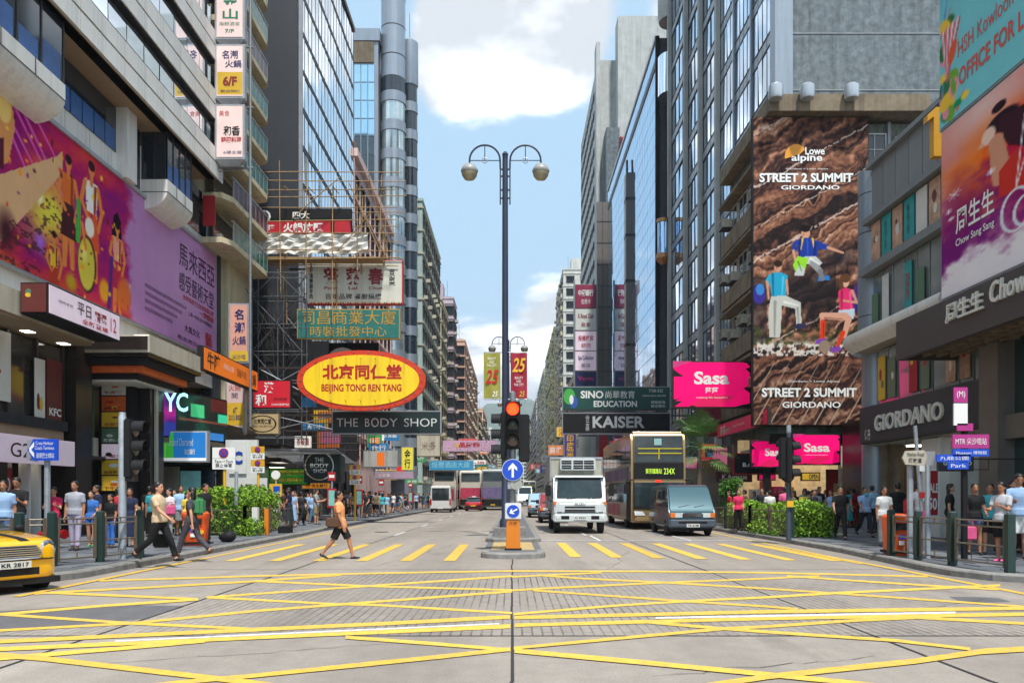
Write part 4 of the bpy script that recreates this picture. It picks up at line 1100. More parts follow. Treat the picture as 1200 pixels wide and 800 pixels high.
b = MB(); put_text(b, 'YC', (-14.62, 32.3, 5.1), (.95, .1, 0), (0, 0, .8), lit('cyan_neon', (150, 225, 240), 1.2), .02); b.build('lettering', scr, world=True)
b = MB()
for (xa, ya), (xb, yb) in zip(arc, arc[1:]): b.slab([(xa, ya, 3.85), (xb, yb, 3.85), (xb, yb, 4.05), (xa, ya, 4.05)], (-.35, .3, 0), OLDW)
b.build('screen_ledge', scr, world=True)
GRS, BLS = lit('sign_green', (60, 168, 60), .3), lit('sign_blue', (30, 110, 180), .3)
def sc_extra(root, f):
    for a, b2, m in ((0.03, .20, lit('sign_bright_green', (90, 190, 60), .3)), (.20, .34, GRS), (.34, .97, BLS)):
        q = MB(); q.quad(f(a, .86), f(b2, .86), f(b2, .05), f(a, .05), m); q.build('colour_band', root, world=True)
sign('bank_sign', 'green and blue backlit bank sign facing the crossing', 'sign', PL('F', 33.2), -15.25, -13.05, 3.0, 4.35, .3, lit('sign_white', (226, 226, 226), .3), ALU, [('Standard Chartered', .2, .24, .72, .48, WTXT, .0), ('渣打銀行', .55, .58, .76, .76, WTXT, .02)], extra=sc_extra)
S3 = thing('shopfront', 'bank entrance with glass doors and posters under the green and blue sign', 'shop', (-15, 35, 0))
bb('wall', (-17.9, -13.7, 36.5, 41, 0, 5, DSTONE), (-16.2, -14.3, 34.4, 36.5, 3.0, 4.0, DSTONE), parent=S3)
bb('glass_door', (-15.2, -14.3, 35.2, 35.3, .13, 2.7, mat('teal_lit_glass', rgb(120, 180, 180), .2, var=.3, scale=2, emit=.1)), (-14.25, -13.6, 35.2, 35.3, .13, 2.7, DGLASS), parent=S3)
bb('door_panel', (-16.2, -15.3, 35.2, 35.35, .13, 2.9, TILE_C), parent=S3)
bb('white_wall_panel', (-13.5, -12.0, 36.2, 36.4, 1.3, 4.2, PW), parent=S3)
poster(S3, PL('F', 36.15), -13.3, -12.5, 2.6, 4.1, [PW, PB], texts=[('C', .2, .3, .8, .7, mat('lettering_blue', rgb(30, 70, 160), .5, var=.03), .05)], seed=2)
poster(S3, PL('F', 36.1), -12.4, -11.5, 1.5, 2.4, [PW], texts=[('歡迎光臨', .1, .3, .9, .7, BTXT, .0)], seed=2)
# dark upright slab behind (end of the billboard building)
# three stacked light boxes on a mast
mast = thing('sign_mast', 'grey steel mast carrying the stacked vertical light boxes on the left', 'mast', (-13.1, 38.2, 10))
b = MB(); b.tube([(-13.05, 38.3, 5), (-13.05, 38.3, 27)], .07, STEEL, 8)
for z in (17.9, 20.9, 23.9): b.tube([(-15, 38.3, z), (-12.9, 38.3, z)], .05, STEEL, 6); b.tube([(-15, 38.3, z - .25), (-13, 38.3, z)], .03, STEEL, 5)
b.build('mast_pole', mast, world=True)
PNK = lit('lightbox_pink', (222, 196, 190), .2, var=.08)
GRT = mat('lettering_green', rgb(16, 120, 90), .5, var=.04)
def vbox(name_label, z0, z1, texts, extra=None, x0=-14.62, x1=-13.15, y=38.1, face=PNK):
    r = sign('light_box', name_label, 'sign', PL('F', y), x0, x1, z0, z1, .35, face, ALU, texts, fr=.1, extra=extra)
    b = MB(); b.loft([[(x0, y - .35, z0), (x1, y - .35, z0), (x1, y, z0), (x0, y, z0)], [(x0 + .35, y - .2, z0 - .28), (x1 - .35, y - .2, z0 - .28), (x1 - .35, y - .05, z0 - .28), (x0 + .35, y - .05, z0 - .28)]], ALU); b.build('box_base', r, world=True)
vbox('top vertical light box of three, green writing on pale pink', 24.0, 27.2, [('金', .25, .30, .8, .5, GRT, .02), ('山', .27, .54, .78, .7, GRT, .02), ('海鮮酒家', .15, .74, .85, .8, GRT, 0), ('7/F', .35, .85, .65, .91, GRT, .02)])
def yb(root, f):
    q = MB(); q.quad(f(.09, .94), f(.93, .94), f(.93, .52), f(.09, .52), PY); q.build('colour_band', root, world=True)
BLT = mat('lettering_indigo', rgb(40, 40, 100), .5, var=.04)
vbox('middle vertical light box of three, yellow band with a dark floor number', 21.1, 23.75, [('名潮', .25, .12, .78, .28, BLT, .02), ('火鍋', .35, .3, .9, .44, BLT, .02), ('6/F', .28, .60, .75, .78, MTXT, .04), ('歡迎預訂', .2, .85, .85, .9, BLT, 0)], yb)
vbox('lowest vertical light box of three, black and red writing on pale pink', 18.1, 20.8, [('和香', .3, .40, .85, .58, BTXT, .02), ('韓國料理', .22, .60, .9, .70, RTXT, .02), ('美食', .15, .12, .5, .22, RTXT, 0), ('6樓全層', .3, .85, .9, .91, BLT, 0)])
yb2 = lambda root, f: MB().quad(f(.07, .97), f(.95, .97), f(.95, .80), f(.07, .80), PY).build('colour_band', root, world=True)
vbox('salmon vertical light box with brush writing beside the orange sign', 8.35, 11.4, [('名', .3, .1, .75, .28, BLT, .03), ('潮', .3, .32, .8, .5, BLT, .03), ('火鍋', .2, .55, .85, .7, BLT, .02), ('尖沙咀', .2, .86, .85, .94, BLT, 0)], yb2, -14.5, -13.45, 39.6, lit('lightbox_salmon', (206, 150, 130), .12))
yb3 = lambda root, f: MB().quad(f(.07, .86), f(.95, .86), f(.95, .44), f(.07, .44), PY).build('colour_band', root, world=True)
vbox('lower pale vertical light box with a yellow panel beside the orange sign', 4.75, 7.5, [('火鍋', .2, .1, .8, .22, RTXT, .0), ('6樓\n2315 8003', .2, .52, .85, .76, BLT, .02), ('開', .35, .26, .65, .36, BLT, 0)], yb3, -14.6, -13.6, 39.4, lit('lightbox_grey_pink', (206, 176, 172), .12))

# ------------------------------------------------------------------ LEFT: balcony building
B2 = thing('apartment_building', 'cream apartment building with green glass balconies behind the light boxes', 'building', (-20, 42, 0))
bb('wall', (-30, -15.6, 41.9, 45.6, 0, 40, CREAM), (-30, -15.6, 41.0, 41.9, 15.05, 40, CREAM), (-30, -16.1, 38.1, 41.0, 17.3, 40, CREAM), parent=B2)
GRG = mat('green_balcony_glass', rgb(30, 100, 88), .2, var=.2, scale=1.5)
for i in range(9):
    z = 14.4 + 2.25 * i
    b = MB(); x1 = -14.35
    out = [(-15.7, 38.9), (x1 - .35, 38.9), (x1, 39.6), (x1, 45.0)] + [(x1 - .55 + .55 * math.cos(R(a)), 45.0 + .55 * math.sin(R(a))) for a in (30, 60, 90)] + [(-15.7, 45.55)]
    b.slab([(x, y, z) for x, y in out], (0, 0, .28), CREAM); b.build('balcony_slab', B2, world=True)
    m = GRG if i not in (1, 5) else mat('plum_balcony_glass', rgb(70, 30, 48), .3, var=.3, scale=3)
    for k2 in range(8): bb('balcony_panel', (x1 - .06, x1 - .02, 39.7 + .68 * k2, 39.7 + .68 * k2 + .64, z + .3, z + 1.25, m), parent=B2)
    rl = MB(); rl.box(x1 - .09, x1 + .01, 39.5, 45.2, z + 1.25, z + 1.31, ALU)
    for k2 in range(9): rl.box(x1 - .07, x1 - .01, 39.66 + .68 * k2 - .01, 39.7 + .68 * k2, z + .28, z + 1.25, ALU)
    rl.build('balcony_rail', B2, world=True)
    bb('balcony_door', (-15.6, -15.55, 40, 45, z + .4, z + 2.0, DGLASS), parent=B2)
bb('red_panel', (-15.5, -14.9, 38.5, 38.6, 15.1, 16.6, REDP), parent=B2)
# ------------------------------------------------------------------ LEFT: dark glass tower
B3 = thing('glass_tower', 'tall office tower with a blank dark end wall and mirrored window grid', 'building', (-21, 58, 0))
bb('end_wall', (-30, -14.0, 50, 50.6, 0, 62, DARKW), parent=B3)
bb('wall', (-30, -14.15, 50.6, 67.5, 0, 42.3, MULL), parent=B3)
p3 = PL('L', -13.95)
ys = frange(50.7, 67.5, 18); zs = [12 + 2.52 * i for i in range(13)]
for j, z in enumerate(zs[:-1]):
    panes(B3, p3, ys, [z + .32, z + 2.52], MGLASS, tilt=.45, gap=.10, w=-.02)
m = MB()
for y in ys: m.box(-13.98, -13.925, y - .03, y + .03, 12, 42.4, FRD)
for z in zs: m.box(-13.98, -13.915, 50.6, 67.5, z - .02, z + .06, FRD); m.box(-13.98, -13.918, 50.6, 67.5, z + .24, z + .31, FRD); m.box(-14.1, -13.93, 50.6, 67.5, z + .06, z + .24, MULL)
m.build('mullion_grid', B3, world=True, kind='stuff')
bb('roof_edge', (-30, -13.8, 50.5, 67.6, 42.3, 42.7, FRD), parent=B3)
bb('corner_trim', (-14.1, -13.8, 50.4, 50.7, 5, 62, ALU), parent=B3)
bb('podium', (-30, -13.6, 46.2, 67.5, 4.6, 11.9, BLACKM), parent=B3)
# ------------------------------------------------------------------ LEFT: pink building and beyond
PKF = (FRD, DGLASS, 1.0, 1.5, (2, 1))
B4 = thing('pink_building', 'pink plastered building with brown window hoods left of the street', 'building', (-20, 78, 0))
bb('wall', (-28, -13.95, 67.7, 88.5, 0, 31.5, PINKW), parent=B4)
bb('roof', (-28, -13.6, 67.65, 88.7, 31.5, 32.2, PINKW), (-27, -15, 69, 74, 32.2, 35.5, mat('brown_brick', rgb(160, 96, 80), .8, var=.2, scale=3)), (-16.2, -15.9, 72, 72.3, 35, 41, PINKW), parent=B4)
HOOD = mat('brown_tile_hood', rgb(110, 58, 44), .7, var=.3, scale=6)
wm = win_mesh(1.3, 1.5, FRD, DGLASS, (2, 1), .08, .10)
hood = MB(); hood.slab([(-.75, .05, .82), (-.75, -.2, .76), (-.75, -.2, .82), (-.75, .05, 1.05)], (1.5, 0, 0), HOOD); hood = hood.mesh('window_hood')
for j in range(10):
    for i in range(8):
        P_ = PL('L', -13.95).P(69 + 2.5 * i, 0, 5.6 + 2.62 * j); inst('window', wm, B4, P_, R(90)); inst('window_hood', hood, B4, P_, R(90))
b = MB()
for i in range(9): b.box(-13.95, -13.9, 67.72 + 2.57 * i, 67.95 + 2.57 * i, 4.4, 31.5, PINKW)
for i in range(5): b.box(-13.95, -13.82, 67.75, 88.4, 6.9 + 5.24 * i, 7.05 + 5.24 * i, PINKW)
b.build('pilaster', B4, world=True)
B5 = thing('office_tower', 'tall grey tower with a round silver column and blue glass face', 'building', (-17, 94, 0))
bb('wall', (-24, -15.5, 89, 100, 0, 54.2, SILV), (-24, -12.3, 92, 100, 0, 52, SILV), parent=B5)
bb('roof', (-24.2, -15.3, 88.8, 100, 54.2, 55.6, SILV), parent=B5)
p5 = PL('F', 88.95)
bb('plant_room_wall', (-19, -16.0, 88.85, 89, 51.7, 54.1, OLDW), parent=B5)
panes(B5, p5, frange(-18.3, -15.9, 3), frange(18, 51.5, 16), mat('bright_blue_glass', (.55, .80, .92), .04, metal=.9, var=.1, scale=.3), tilt=.5, gap=.12)
cyl = MB(); cyl.lathe([(1.42, 50.5), (1.42, 76)], SILV, 24, c=(-14.0, 90.6, 0)); cyl.build('round_column', B5, world=True, smooth=40)
b = MB()
for i in range(7): b.lathe([(1.44, 53 + 3.4 * i), (1.44, 53.1 + 3.4 * i)], FRD, 24, c=(-14.0, 90.6, 0))
b.build('column_joint', B5, world=True)
GREYG = mat('grey_green_glass', (.45, .52, .52), .08, metal=.7, var=.35, scale=.5)
for i in range(14):
    z = 4 + 3.35 * i
    b = MB(); b.lathe([(1.5, z), (1.5, z + 1.15)], SILV, 24, c=(-14.0, 90.6, 0)); b.lathe([(1.0, z), (1.0, z + 1.15)], SILV, 18, c=(-12.35, 92.6, 0)); b.build('spandrel_band', B5, world=True, smooth=40)
    b = MB(); b.lathe([(1.4, z + 1.15), (1.4, z + 3.35)], GREYG if i < 13 else DGLASS, 24, c=(-14.0, 90.6, 0)); b.lathe([(.92, z + 1.15), (.92, z + 3.35)], DGLASS, 18, c=(-12.35, 92.6, 0)); b.build('curved_window', B5, world=True, smooth=40)
b = MB(); b.lathe([(1.0, 50.8), (1.05, 51), (1.05, 56), (.6, 56.4)], SILV, 18, c=(-12.35, 92.6, 0)); b.tube([(-12.3, 92.3, 56), (-12.3, 92.3, 59.5)], .05, STEEL, 5); b.tube([(-12.9, 92.3, 56), (-12.9, 92.3, 58.6)], .05, STEEL, 5); b.build('roof_drum', B5, world=True, smooth=40)
tower('apartment_building', 'grey green apartment block beyond the silver column tower', 'L', -11.8, 101, 126, 40.3, TEALW, 12, 9, (FRD, DGLASS, 1.5, 1.3, (2, 1)), front=(1.4, 1.4), depth=12, ac=.3, ledge=BEIGEW, ledge_d=.2)
tower('apartment_building', 'narrow cream block between the teal and the lilac buildings', 'L', -11.7, 127, 140, 34, CREAM, 11, 4, (FRD, DGLASS, 1.4, 1.3, (2, 1)), front=(1.4, 1.4), depth=12, ac=.3, ledge=CREAM)
tower('apartment_building', 'lilac apartment block with pairs of brown windows', 'L', -11.0, 144, 152, 38.5, LILAC, 12, 3, (FRD, DGLASS, 1.6, 1.5, (2, 1)), front=(2.3, 1.5), depth=14, ac=.3, ledge=LILAC, fcols=6)
tower('apartment_building', 'salmon pink apartment block further up the left side', 'L', -9.6, 156, 214, 33, SALM, 13, 10, (FRD, DGLASS, 1.6, 1.5, (2, 1)), front=(2.2, 1.5), depth=14, ac=.3, ledge=SALM, fcols=6)
for i, (y0, y1, H, X_, m, lb) in enumerate(((216, 250, 25, -9.5, CREAM, 'low cream block past the salmon one'), (252, 290, 30, -9.5, SALM, 'distant pinkish block past the low cream one'), (293, 340, 26, -9.5, TEALW, 'distant teal block far up the left side'), (345, 400, 30, -9.4, WHITEW, 'distant white block far up the left side'), (405, 480, 33, -9.4, BEIGEW, 'farthest beige block of the left row'))):
    tower('apartment_building', lb, 'L', X_, y0, y1, H, m, 10, 12, (FRD, DGLASS, 1.7, 1.6, (2, 1)), front=(2.0, 1.5), depth=14, ac=.4, ledge=m, fcols=5)
# ------------------------------------------------------------------ LEFT: scaffold and hanging signs
sc = thing('bamboo_scaffold', 'bamboo scaffold wrapped round a hanging restaurant sign on the left', 'scaffold', (-13, 46.5, 15))
def pole(p, q, r=.032, nm='bamboo_pole', m=BAMB, par=None):
    p, q = Vector(p), Vector(q); mid = (p + q) / 2 + Vector((rnd.uniform(-.05, .05), 0, rnd.uniform(-.04, .04)))
    MB().tube([p, mid, q], [r * 1.05, r, r * .85], m, 6).build(nm, par or sc, world=True)
SC0 = len(COL.objects)
for y in (46.2, 47.4):
    for i, x in enumerate((-18.2, -16.6, -15.3, -13.9, -12.4, -10.8, -9.3, -7.9)):
        top = (20.1 if y < 47 else 19.4) + rnd.uniform(-.6, .8); bot = 15.2 + rnd.uniform(-.8, .3)
        if i in (1, 3, 5): bot -= rnd.uniform(1.5, 3.4)
        if i in (2, 3, 4) and y < 47: top += 1.2
        pole((x, y, bot), (x + rnd.uniform(-.15, .15), y, top))
    for z in (15.4, 15.9, 16.9, 17.7, 18.6, 19.6, 20.6):
        pole((-18.9 + rnd.random() * .6, y, z + rnd.uniform(-.12, .1)), (-7.1 + rnd.random() * .7, y, z + rnd.uniform(-.1, .15)))
for i in range(8): x = -18 + 1.45 * i; pole((x, 46, 15.6 + .1 * (i % 2)), (x, 47.6, 15.6)); pole((x, 46, 19.7), (x, 47.6, 19.9))
for a, b_ in (((-17.8, 46.1, 16), (-15.2, 46.1, 19.2)), ((-9.8, 46.1, 20), (-8, 46.1, 16)), ((-8.6, 46, 20.4), (-7.6, 47.2, 15.8)), ((-13.2, 46.1, 17.8), (-10.2, 46.1, 20.4)), ((-10.5, 46, 15.8), (-8.4, 46, 18.2)), ((-18.6, 46.1, 14.4), (-15, 46.1, 17.2))): pole(a, b_)
tp_ = MB(); n = 24
for i in range(n):
    for j in range(5):
        P = lambda a, c: (-16.9 + 8.2 * a / n, 46.35 + .09 * math.sin(a * 1.7 + c * 2), 15.75 + 1.25 * c / 5 + .07 * math.sin(a * .9))
        tp_.quad(P(i, j), P(i + 1, j), P(i + 1, j + 1), P(i, j + 1), TARP)
tp_.build('tarpaulin', sc, world=True)
bb('plank_deck', (-17.2, -7.9, 46.3, 47.4, 15.5, 15.58, BAMB), parent=sc)
for o in list(COL.objects)[SC0:]:
    o.location.z += .38
NR = mat('restaurant_sign_red', rgb(190, 26, 44), .5, var=.1)
def nz(root, f):
    q = MB(); q.quad(f(.0, 1), f(.78, 1), f(.78, .5), f(.0, .5), NR); q.quad(f(.82, .96), f(.99, .96), f(.99, .45), f(.82, .45), NR); q.build('colour_band', root, world=True)
    q = MB(); q.poly([f(.08 + .07 * math.cos(t * .52), .32 - .26 * math.sin(t * .52), .003) for t in range(12)], WTXT); q.poly([f(.08 + .05 * math.cos(t * .52), .32 - .18 * math.sin(t * .52), .006) for t in range(12)], BLACKM); put_text(q, '牛', f(.05, .42, .009), (.35, 0, 0), (0, 0, .28), WTXT, .02); q.build('round_logo', root, world=True)
sign('restaurant_sign', 'black and red hanging sign behind the bamboo scaffold', 'sign', PL('F', 47.2), -15.6, -9.8, 17.55, 19.1, .3, BLACKM, BLACKM, [('四大', .38, .12, .56, .42, WTXT, .03), ('火鍋放題', .28, .56, .70, .95, WTXT, .03), ('牛陣', .03, .64, .19, .92, WTXT, .02)], extra=nz)
WS = mat('white_sign_face', rgb(214, 214, 200), .5, var=.08, scale=1.2, streak=.2)
def ws(root, f):
    q = MB()
    for k in range(40):
        m = [RTXT, YTXT, GRT][k % 3]; q.quad(f(.025 * k + .003, .985), f(.025 * k + .018, .985), f(.025 * k + .018, .955), f(.025 * k + .003, .955), m)
    q.build('coloured_border', root, world=True)
sign('hanging_sign', 'large white hanging sign with three maroon brush characters', 'sign', PL('F', 47.9), -12.75, -6.75, 13.4, 16.15, .4, WS, RTXT, [('蓬', .18, .18, .34, .56, MTXT, .035), ('萊', .41, .18, .56, .56, MTXT, .035), ('春', .64, .18, .80, .56, MTXT, .035), ('Pong', .19, .60, .33, .69, MTXT, .02), ('Lai', .44, .60, .53, .67, MTXT, .02), ('Chun', .65, .60, .79, .67, MTXT, .02), ('百年品牌 餐廚燒燻', .2, .76, .78, .89, BTXT, .01), ('北\n平\n填\n鴨\n涮\n羊\n肉', .035, .08, .075, .88, BTXT, .02), ('京\n菜', .855, .2, .92, .58, BTXT, .01)], extra=ws)
TS = mat('teal_sign_face', rgb(34, 118, 110), .55, var=.14, streak=.3)
GLD = mat('lettering_gold', rgb(190, 148, 48), .5, var=.1)
sign('hanging_sign', 'teal hanging sign with two rows of gold characters under the white sign', 'sign', PL('F', 47.3), -13.15, -6.85, 11.15, 12.98, .35, TS, GLD, [('同昌商業大廈', .04, .06, .96, .52, GLD, .0), ('時裝批發中心', .13, .58, .87, .92, GLD, .0)])
# yellow oval sign
ov = thing('hanging_sign', 'big yellow oval hanging sign with a wavy red border', 'sign', (-8.2, 42, 6))
YO = lit('oval_sign_yellow', (236, 198, 26), .12, streak=.25); ROg = lit('oval_sign_red', (196, 56, 26), .08)
def oval(k, n=64):
    out = []
    for i in range(n):
        a = 2 * math.pi * i / n; c, s = math.cos(a), math.sin(a)
        r = 1 + .0
        x = math.copysign(abs(c) ** .92, c) * 3.5; z = math.copysign(abs(s) ** 1.05, s) * 1.64
        if abs(c) > .86: z *= 1 + .18 * (abs(c) - .86) / .14
        out.append((x * k + (0 if k == 1 else 0), z * (k - (.06 if k < 1 else 0))))
    return out
cx, cz = -8.2, 7.83
b = MB(); b.slab([(cx + x, 41.75, cz + z) for x, z in oval(1)], (0, .35, 0), ROg); b.build('sign_rim', ov, world=True)
b = MB(); b.slab([(cx + x, 41.71, cz + z) for x, z in oval(.90)], (0, .1, 0), YO); b.build('sign_face', ov, world=True)
b = MB(); put_text(b, '北京同仁堂', (cx - 2.1, 41.7, cz + .05), (4.3, 0, 0), (0, 0, .82), RTXT, .035); put_text(b, 'BEIJING TONG REN TANG', (cx - 2.15, 41.7, cz - .72), (4.35, 0, 0), (0, 0, .52), RTXT, .03); b.build('lettering', ov, world=True)
b = MB()
for k in range(26):
    a = 2 * math.pi * k / 26; b.ell((cx + 3.3 * math.cos(a), 41.72, cz + 1.53 * math.sin(a)), (.035, .035, .035), STEEL, 6, 4)
for k in range(7): b.tube([(cx - 2.4 + .8 * k, 41.7, cz + 1.2), (cx - 2.4 + .8 * k, 41.35, cz + 1.1)], .015, FRD, 4); b.tube([(cx - 2.4 + .8 * k, 41.7, cz - 1.2), (cx - 2.4 + .8 * k, 41.35, cz - 1.1)], .015, FRD, 4)
b.build('neon_stud', ov, world=True, kind='stuff')
DGS = mat('bottle_green_sign', rgb(18, 40, 40), .45, var=.15)
PWH = mat('lettering_pale', rgb(214, 218, 214), .5, var=.03)
sign('hanging_sign', 'long dark green hanging sign with thin white capitals below the oval', 'sign', PL('F', 43.8), -10.2, -4.0, 5.05, 6.38, .35, DGS, ALU, [('THE', .045, .33, .24, .68, PWH, -.004), ('B', .305, .33, .345, .68, PWH, -.004), ('O', .36, .31, .43, .70, PWH, .0), ('DY', .445, .33, .60, .68, PWH, -.004), ('SHOP', .66, .33, .96, .68, PWH, -.004)])
RSG = lit('red_sign_face', (196, 26, 44), .12)
sign('shop_sign', 'square red hanging sign with white brush characters left of the oval', 'sign', PL('F', 42), -14.1, -12.0, 6.3, 7.85, .3, RSG, BLACKM, [('漢', .3, .08, .56, .45, WTXT, .03), ('和', .08, .5, .36, .9, WTXT, .03), ('日本料理專門店', .5, .82, .95, .9, WTXT, 0), ('居酒屋', .55, .62, .9, .72, BTXT, 0)])
BGS = mat('beige_sign_face', rgb(190, 164, 118), .55, var=.12)
def ring(root, f):
    q = MB(); n = 28
    for k in range(n):
        a0, a1 = 2 * math.pi * k / n, 2 * math.pi * (k + 1) / n
        P = lambda a, r: f(.5 + r * .42 * math.cos(a), .5 - r * .40 * math.sin(a)); q.quad(P(a0, 1), P(a1, 1), P(a1, .88), P(a0, .88), BTXT)
    q.build('oval_line', root, world=True)
sign('shop_sign', 'small beige sign with a black oval outline under the red square sign', 'sign', PL('F', 41.5), -14.3, -12.5, 4.85, 6.0, .25, BGS, OLDW, [('北京同仁堂', .24, .26, .76, .5, BTXT, .02), ('BEIJING TONG REN TANG', .2, .56, .8, .68, BTXT, .0)], extra=ring)
# steel frames carrying the signs
tr = thing('steel_frame', 'grey lattice of steel angles that carries the hanging signs on the left', 'steel frame', (-13, 45, 5))
FRS = mat('frame_steel_dull', rgb(92, 96, 100), .6, metal=.3, var=.3, scale=6)
b = MB()
for x in (-15.2, -13.7, -12.3): b.tube([(x, 44.9, 4.6), (x, 44.9, 14.8)], .035, FRS, 4); b.tube([(x, 46, 4.6), (x, 46, 14.8)], .035, FRS, 4)
for z in (5.0, 6.6, 8.3, 10.0, 11.6, 13.2, 14.6):
    b.tube([(-15.4, 44.9, z), (-12.2, 44.9, z)], .03, FRS, 4); b.tube([(-15.4, 46, z), (-12.2, 46, z)], .03, FRS, 4)
b.build('steel_post', tr, world=True)
for k, (xa, xb) in enumerate(((-15.2, -13.7), (-13.7, -12.3))):
    c = MB()
    for j, (za, zb_) in enumerate(zip((5.0, 6.6, 8.3, 10.0, 11.6, 13.2), (6.6, 8.3, 10.0, 11.6, 13.2, 14.6))):
        c.tube([(xa if (j + k) % 2 else xb, 44.85, za), (xb if (j + k) % 2 else xa, 44.85, zb_)], .024, FRS, 4)
    c.build('diagonal_brace', tr, world=True)
c = MB()
for i in range(26): c.tube([(-15.6 + 2.6 * rnd.random(), 44 + rnd.random() * 2, 8 + 6 * rnd.random()), (-14.8 + 2.4 * rnd.random(), 44 + rnd.random() * 2, 8 + 6 * rnd.random())], .018, FRD, 4)
for i in range(24): x = -11.9 + .16 * i; c.tube([(x, 45.9, 4.2), (x, 45.9, 9.2)], .02, FRD, 4)
for i in range(12): c.tube([(-12, 45.9, 4.3 + .4 * i), (-8.1, 45.9, 4.3 + .4 * i)], .02, FRD, 4)
c.build('wire_lattice', tr, world=True, kind='stuff')
b = MB(); b.box(-13.8, -11.2, 46.8, 47, 7.6, 11.0, BLACKM); b.build('backing_panel', tr, world=True)
bg_ = thing('wall_logo', 'dark building panel with a white leaf shape above the oval', 'sign', (-10.5, 49, 10.2))
bb('panel', (-12.6, -8.6, 49.4, 49.6, 9.6, 11.4, BLACKM), parent=bg_)
b = MB(); b.poly([(-10.9 + 1.0 * math.cos(t * .4), 49.36, 10.2 + .9 * abs(math.sin(t * .4))) for t in range(9)], WTXT); b.build('logo', bg_, world=True)

# shops along the left pavement under the signs
B6 = thing('shop_row', 'row of street shops under the hanging signs on the left', 'shops', (-15, 60, 0))
bb('shop_wall', (-17, -13.9, 46.2, 67.5, 3.6, 4.6, DSTONE), (-18, -16, 42, 67.5, 0, 4, WARMD), parent=B6)
b = MB()
for i in range(44): b.box(-14.6 + .0, -9.9, 43.2 + .0 + i * .12, 43.26 + i * .12, 4.15 - .012 * i, 4.2 - .012 * i, ALU)
b.build('corrugated_awning', B6, world=True, kind='stuff')
for i in range(7):
    y = 47 + 3 * i
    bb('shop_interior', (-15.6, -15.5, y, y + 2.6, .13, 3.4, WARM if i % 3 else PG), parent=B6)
    bb('shop_pier', (-14.9, -13.9, y + 2.6, y + 3, .13, 3.6, DSTONE), parent=B6)
    bb('shop_lamp', (-15, -14.3, y + .5, y + 2, 3.3, 3.34, LAMP), parent=B6)
sign('shop_sign', 'bright green sign with orange characters beside the round emblem', 'sign', PL('F', 46.5), -14.6, -12.2, 2.2, 3.25, .4, lit('leaf_green_face', (40, 120, 36), .15), BLACKM, [('華潤堂參茸', .08, .12, .92, .42, YTXT, .0), ('中藥海味行', .08, .55, .92, .85, YTXT, .0)])
def bs(root, f):
    q = MB(); n = 30
    for k in range(2, n + 1):
        a0, a1 = 2 * math.pi * k / n, 2 * math.pi * (k + 1) / n; a0 += 1.3; a1 += 1.3
        P = lambda a, r: f(.42 + r * .40 * math.cos(a), .48 - r * .46 * math.sin(a)); q.quad(P(a0, 1), P(a1, 1), P(a1, .92), P(a0, .92), BGS if k < 18 else WTXT)
    q.build('ring_logo', root, world=True)
sign('shop_sign', 'dark green square sign with a pale ring round stacked words', 'sign', PL('F', 46), -12.15, -10.0, 2.35, 4.2, 1.2, DGS, DGS, [('THE', .3, .22, .54, .36, PWH, .01), ('BODY', .18, .40, .68, .54, PWH, .01), ('SHOP', .26, .58, .62, .70, PWH, .01)], extra=bs)
sign('shop_sign', 'orange strip sign just above the crowd on the left', 'sign', PL('F', 48), -13.1, -11.3, 1.98, 2.4, .2, lit('amber_face', (222, 140, 40), .3), ALU, [('(S) 恒生銀行', .15, .2, .9, .8, BTXT, .02)])
sign('shop_sign', 'yellow vertical sign partly hidden under the dark green hanging sign', 'sign', PL('F', 62), -8.9, -7.9, 3.6, 5.5, .3, lit('yellow_face', (220, 206, 70), .15), ALU, [('金\n行', .25, .1, .75, .9, BTXT, .02)])
sign('shop_sign', 'tan framed sign block right of the yellow vertical sign', 'sign', PL('F', 64), -7.9, -5.9, 4.8, 6.6, .5, BEIGEW, OLDW, [('米多', .2, .3, .8, .7, OLDW, .0)])
sign('awning_sign', 'lavender awning band above the pavement stalls', 'awning', PL('F', 60), -10.6, -7.6, 2.85, 3.45, .8, mat('lavender_band', rgb(178, 150, 170), .7, var=.15), ALU, [('大家樂', .1, .3, .4, .7, WTXT, 0)])
sign('shop_sign', 'pale blue grey board with an orange patch on the left pavement shops', 'sign', PL('F', 58), -11.2, -8.6, 3.7, 5.0, .3, CONC2, ALU, [], extra=lambda root, f: MB().quad(f(.40, .9), f(.62, .9), f(.62, .15), f(.40, .15), ORG).build('colour_band', root, world=True))
PKB = mat('pink_banner', rgb(206, 168, 196), .6, var=.2, scale=4)
def pkb(root, f):
    q = MB()
    for k in range(90): a, c = rnd.random(), rnd.random(); q.quad(f(a, c), f(a + .012, c), f(a + .012, c - .06), f(a, c - .06), [MTXT, GRT, BLT, PY][k % 4])
    q.build('flower_speckle', root, world=True, kind='stuff')
sign('hanging_banner', 'pink flowered banner stretched over the far left carriageway', 'sign', PL('F', 90), -8.1, -1.7, 6.75, 8.05, .3, PKB, PKB, [('金', .22, .2, .3, .75, YTXT, .03), ('品廚櫥', .30, .15, .68, .65, RTXT, .04)], extra=pkb)
TQ = lit('turquoise_face', (40, 130, 170), .2)
sign('hanging_sign', 'turquoise blue banner sign over the far left lanes', 'sign', PL('F', 84), -9.0, -4.2, 4.35, 5.45, .3, TQ, ALU, [('恒豐酒店大廈', .05, .15, .92, .72, mat('lettering_pale_blue', rgb(160, 214, 226), .5, var=0), .0)])
sign('hanging_sign', 'dull green sign with yellow and red marks beyond the turquoise one', 'sign', PL('F', 95), -4.6, -2.9, 3.9, 5.5, .3, TS, ALU, [('餐廳', .1, .2, .9, .5, YTXT, .02), ('酒家', .1, .6, .9, .9, RTXT, .02)])
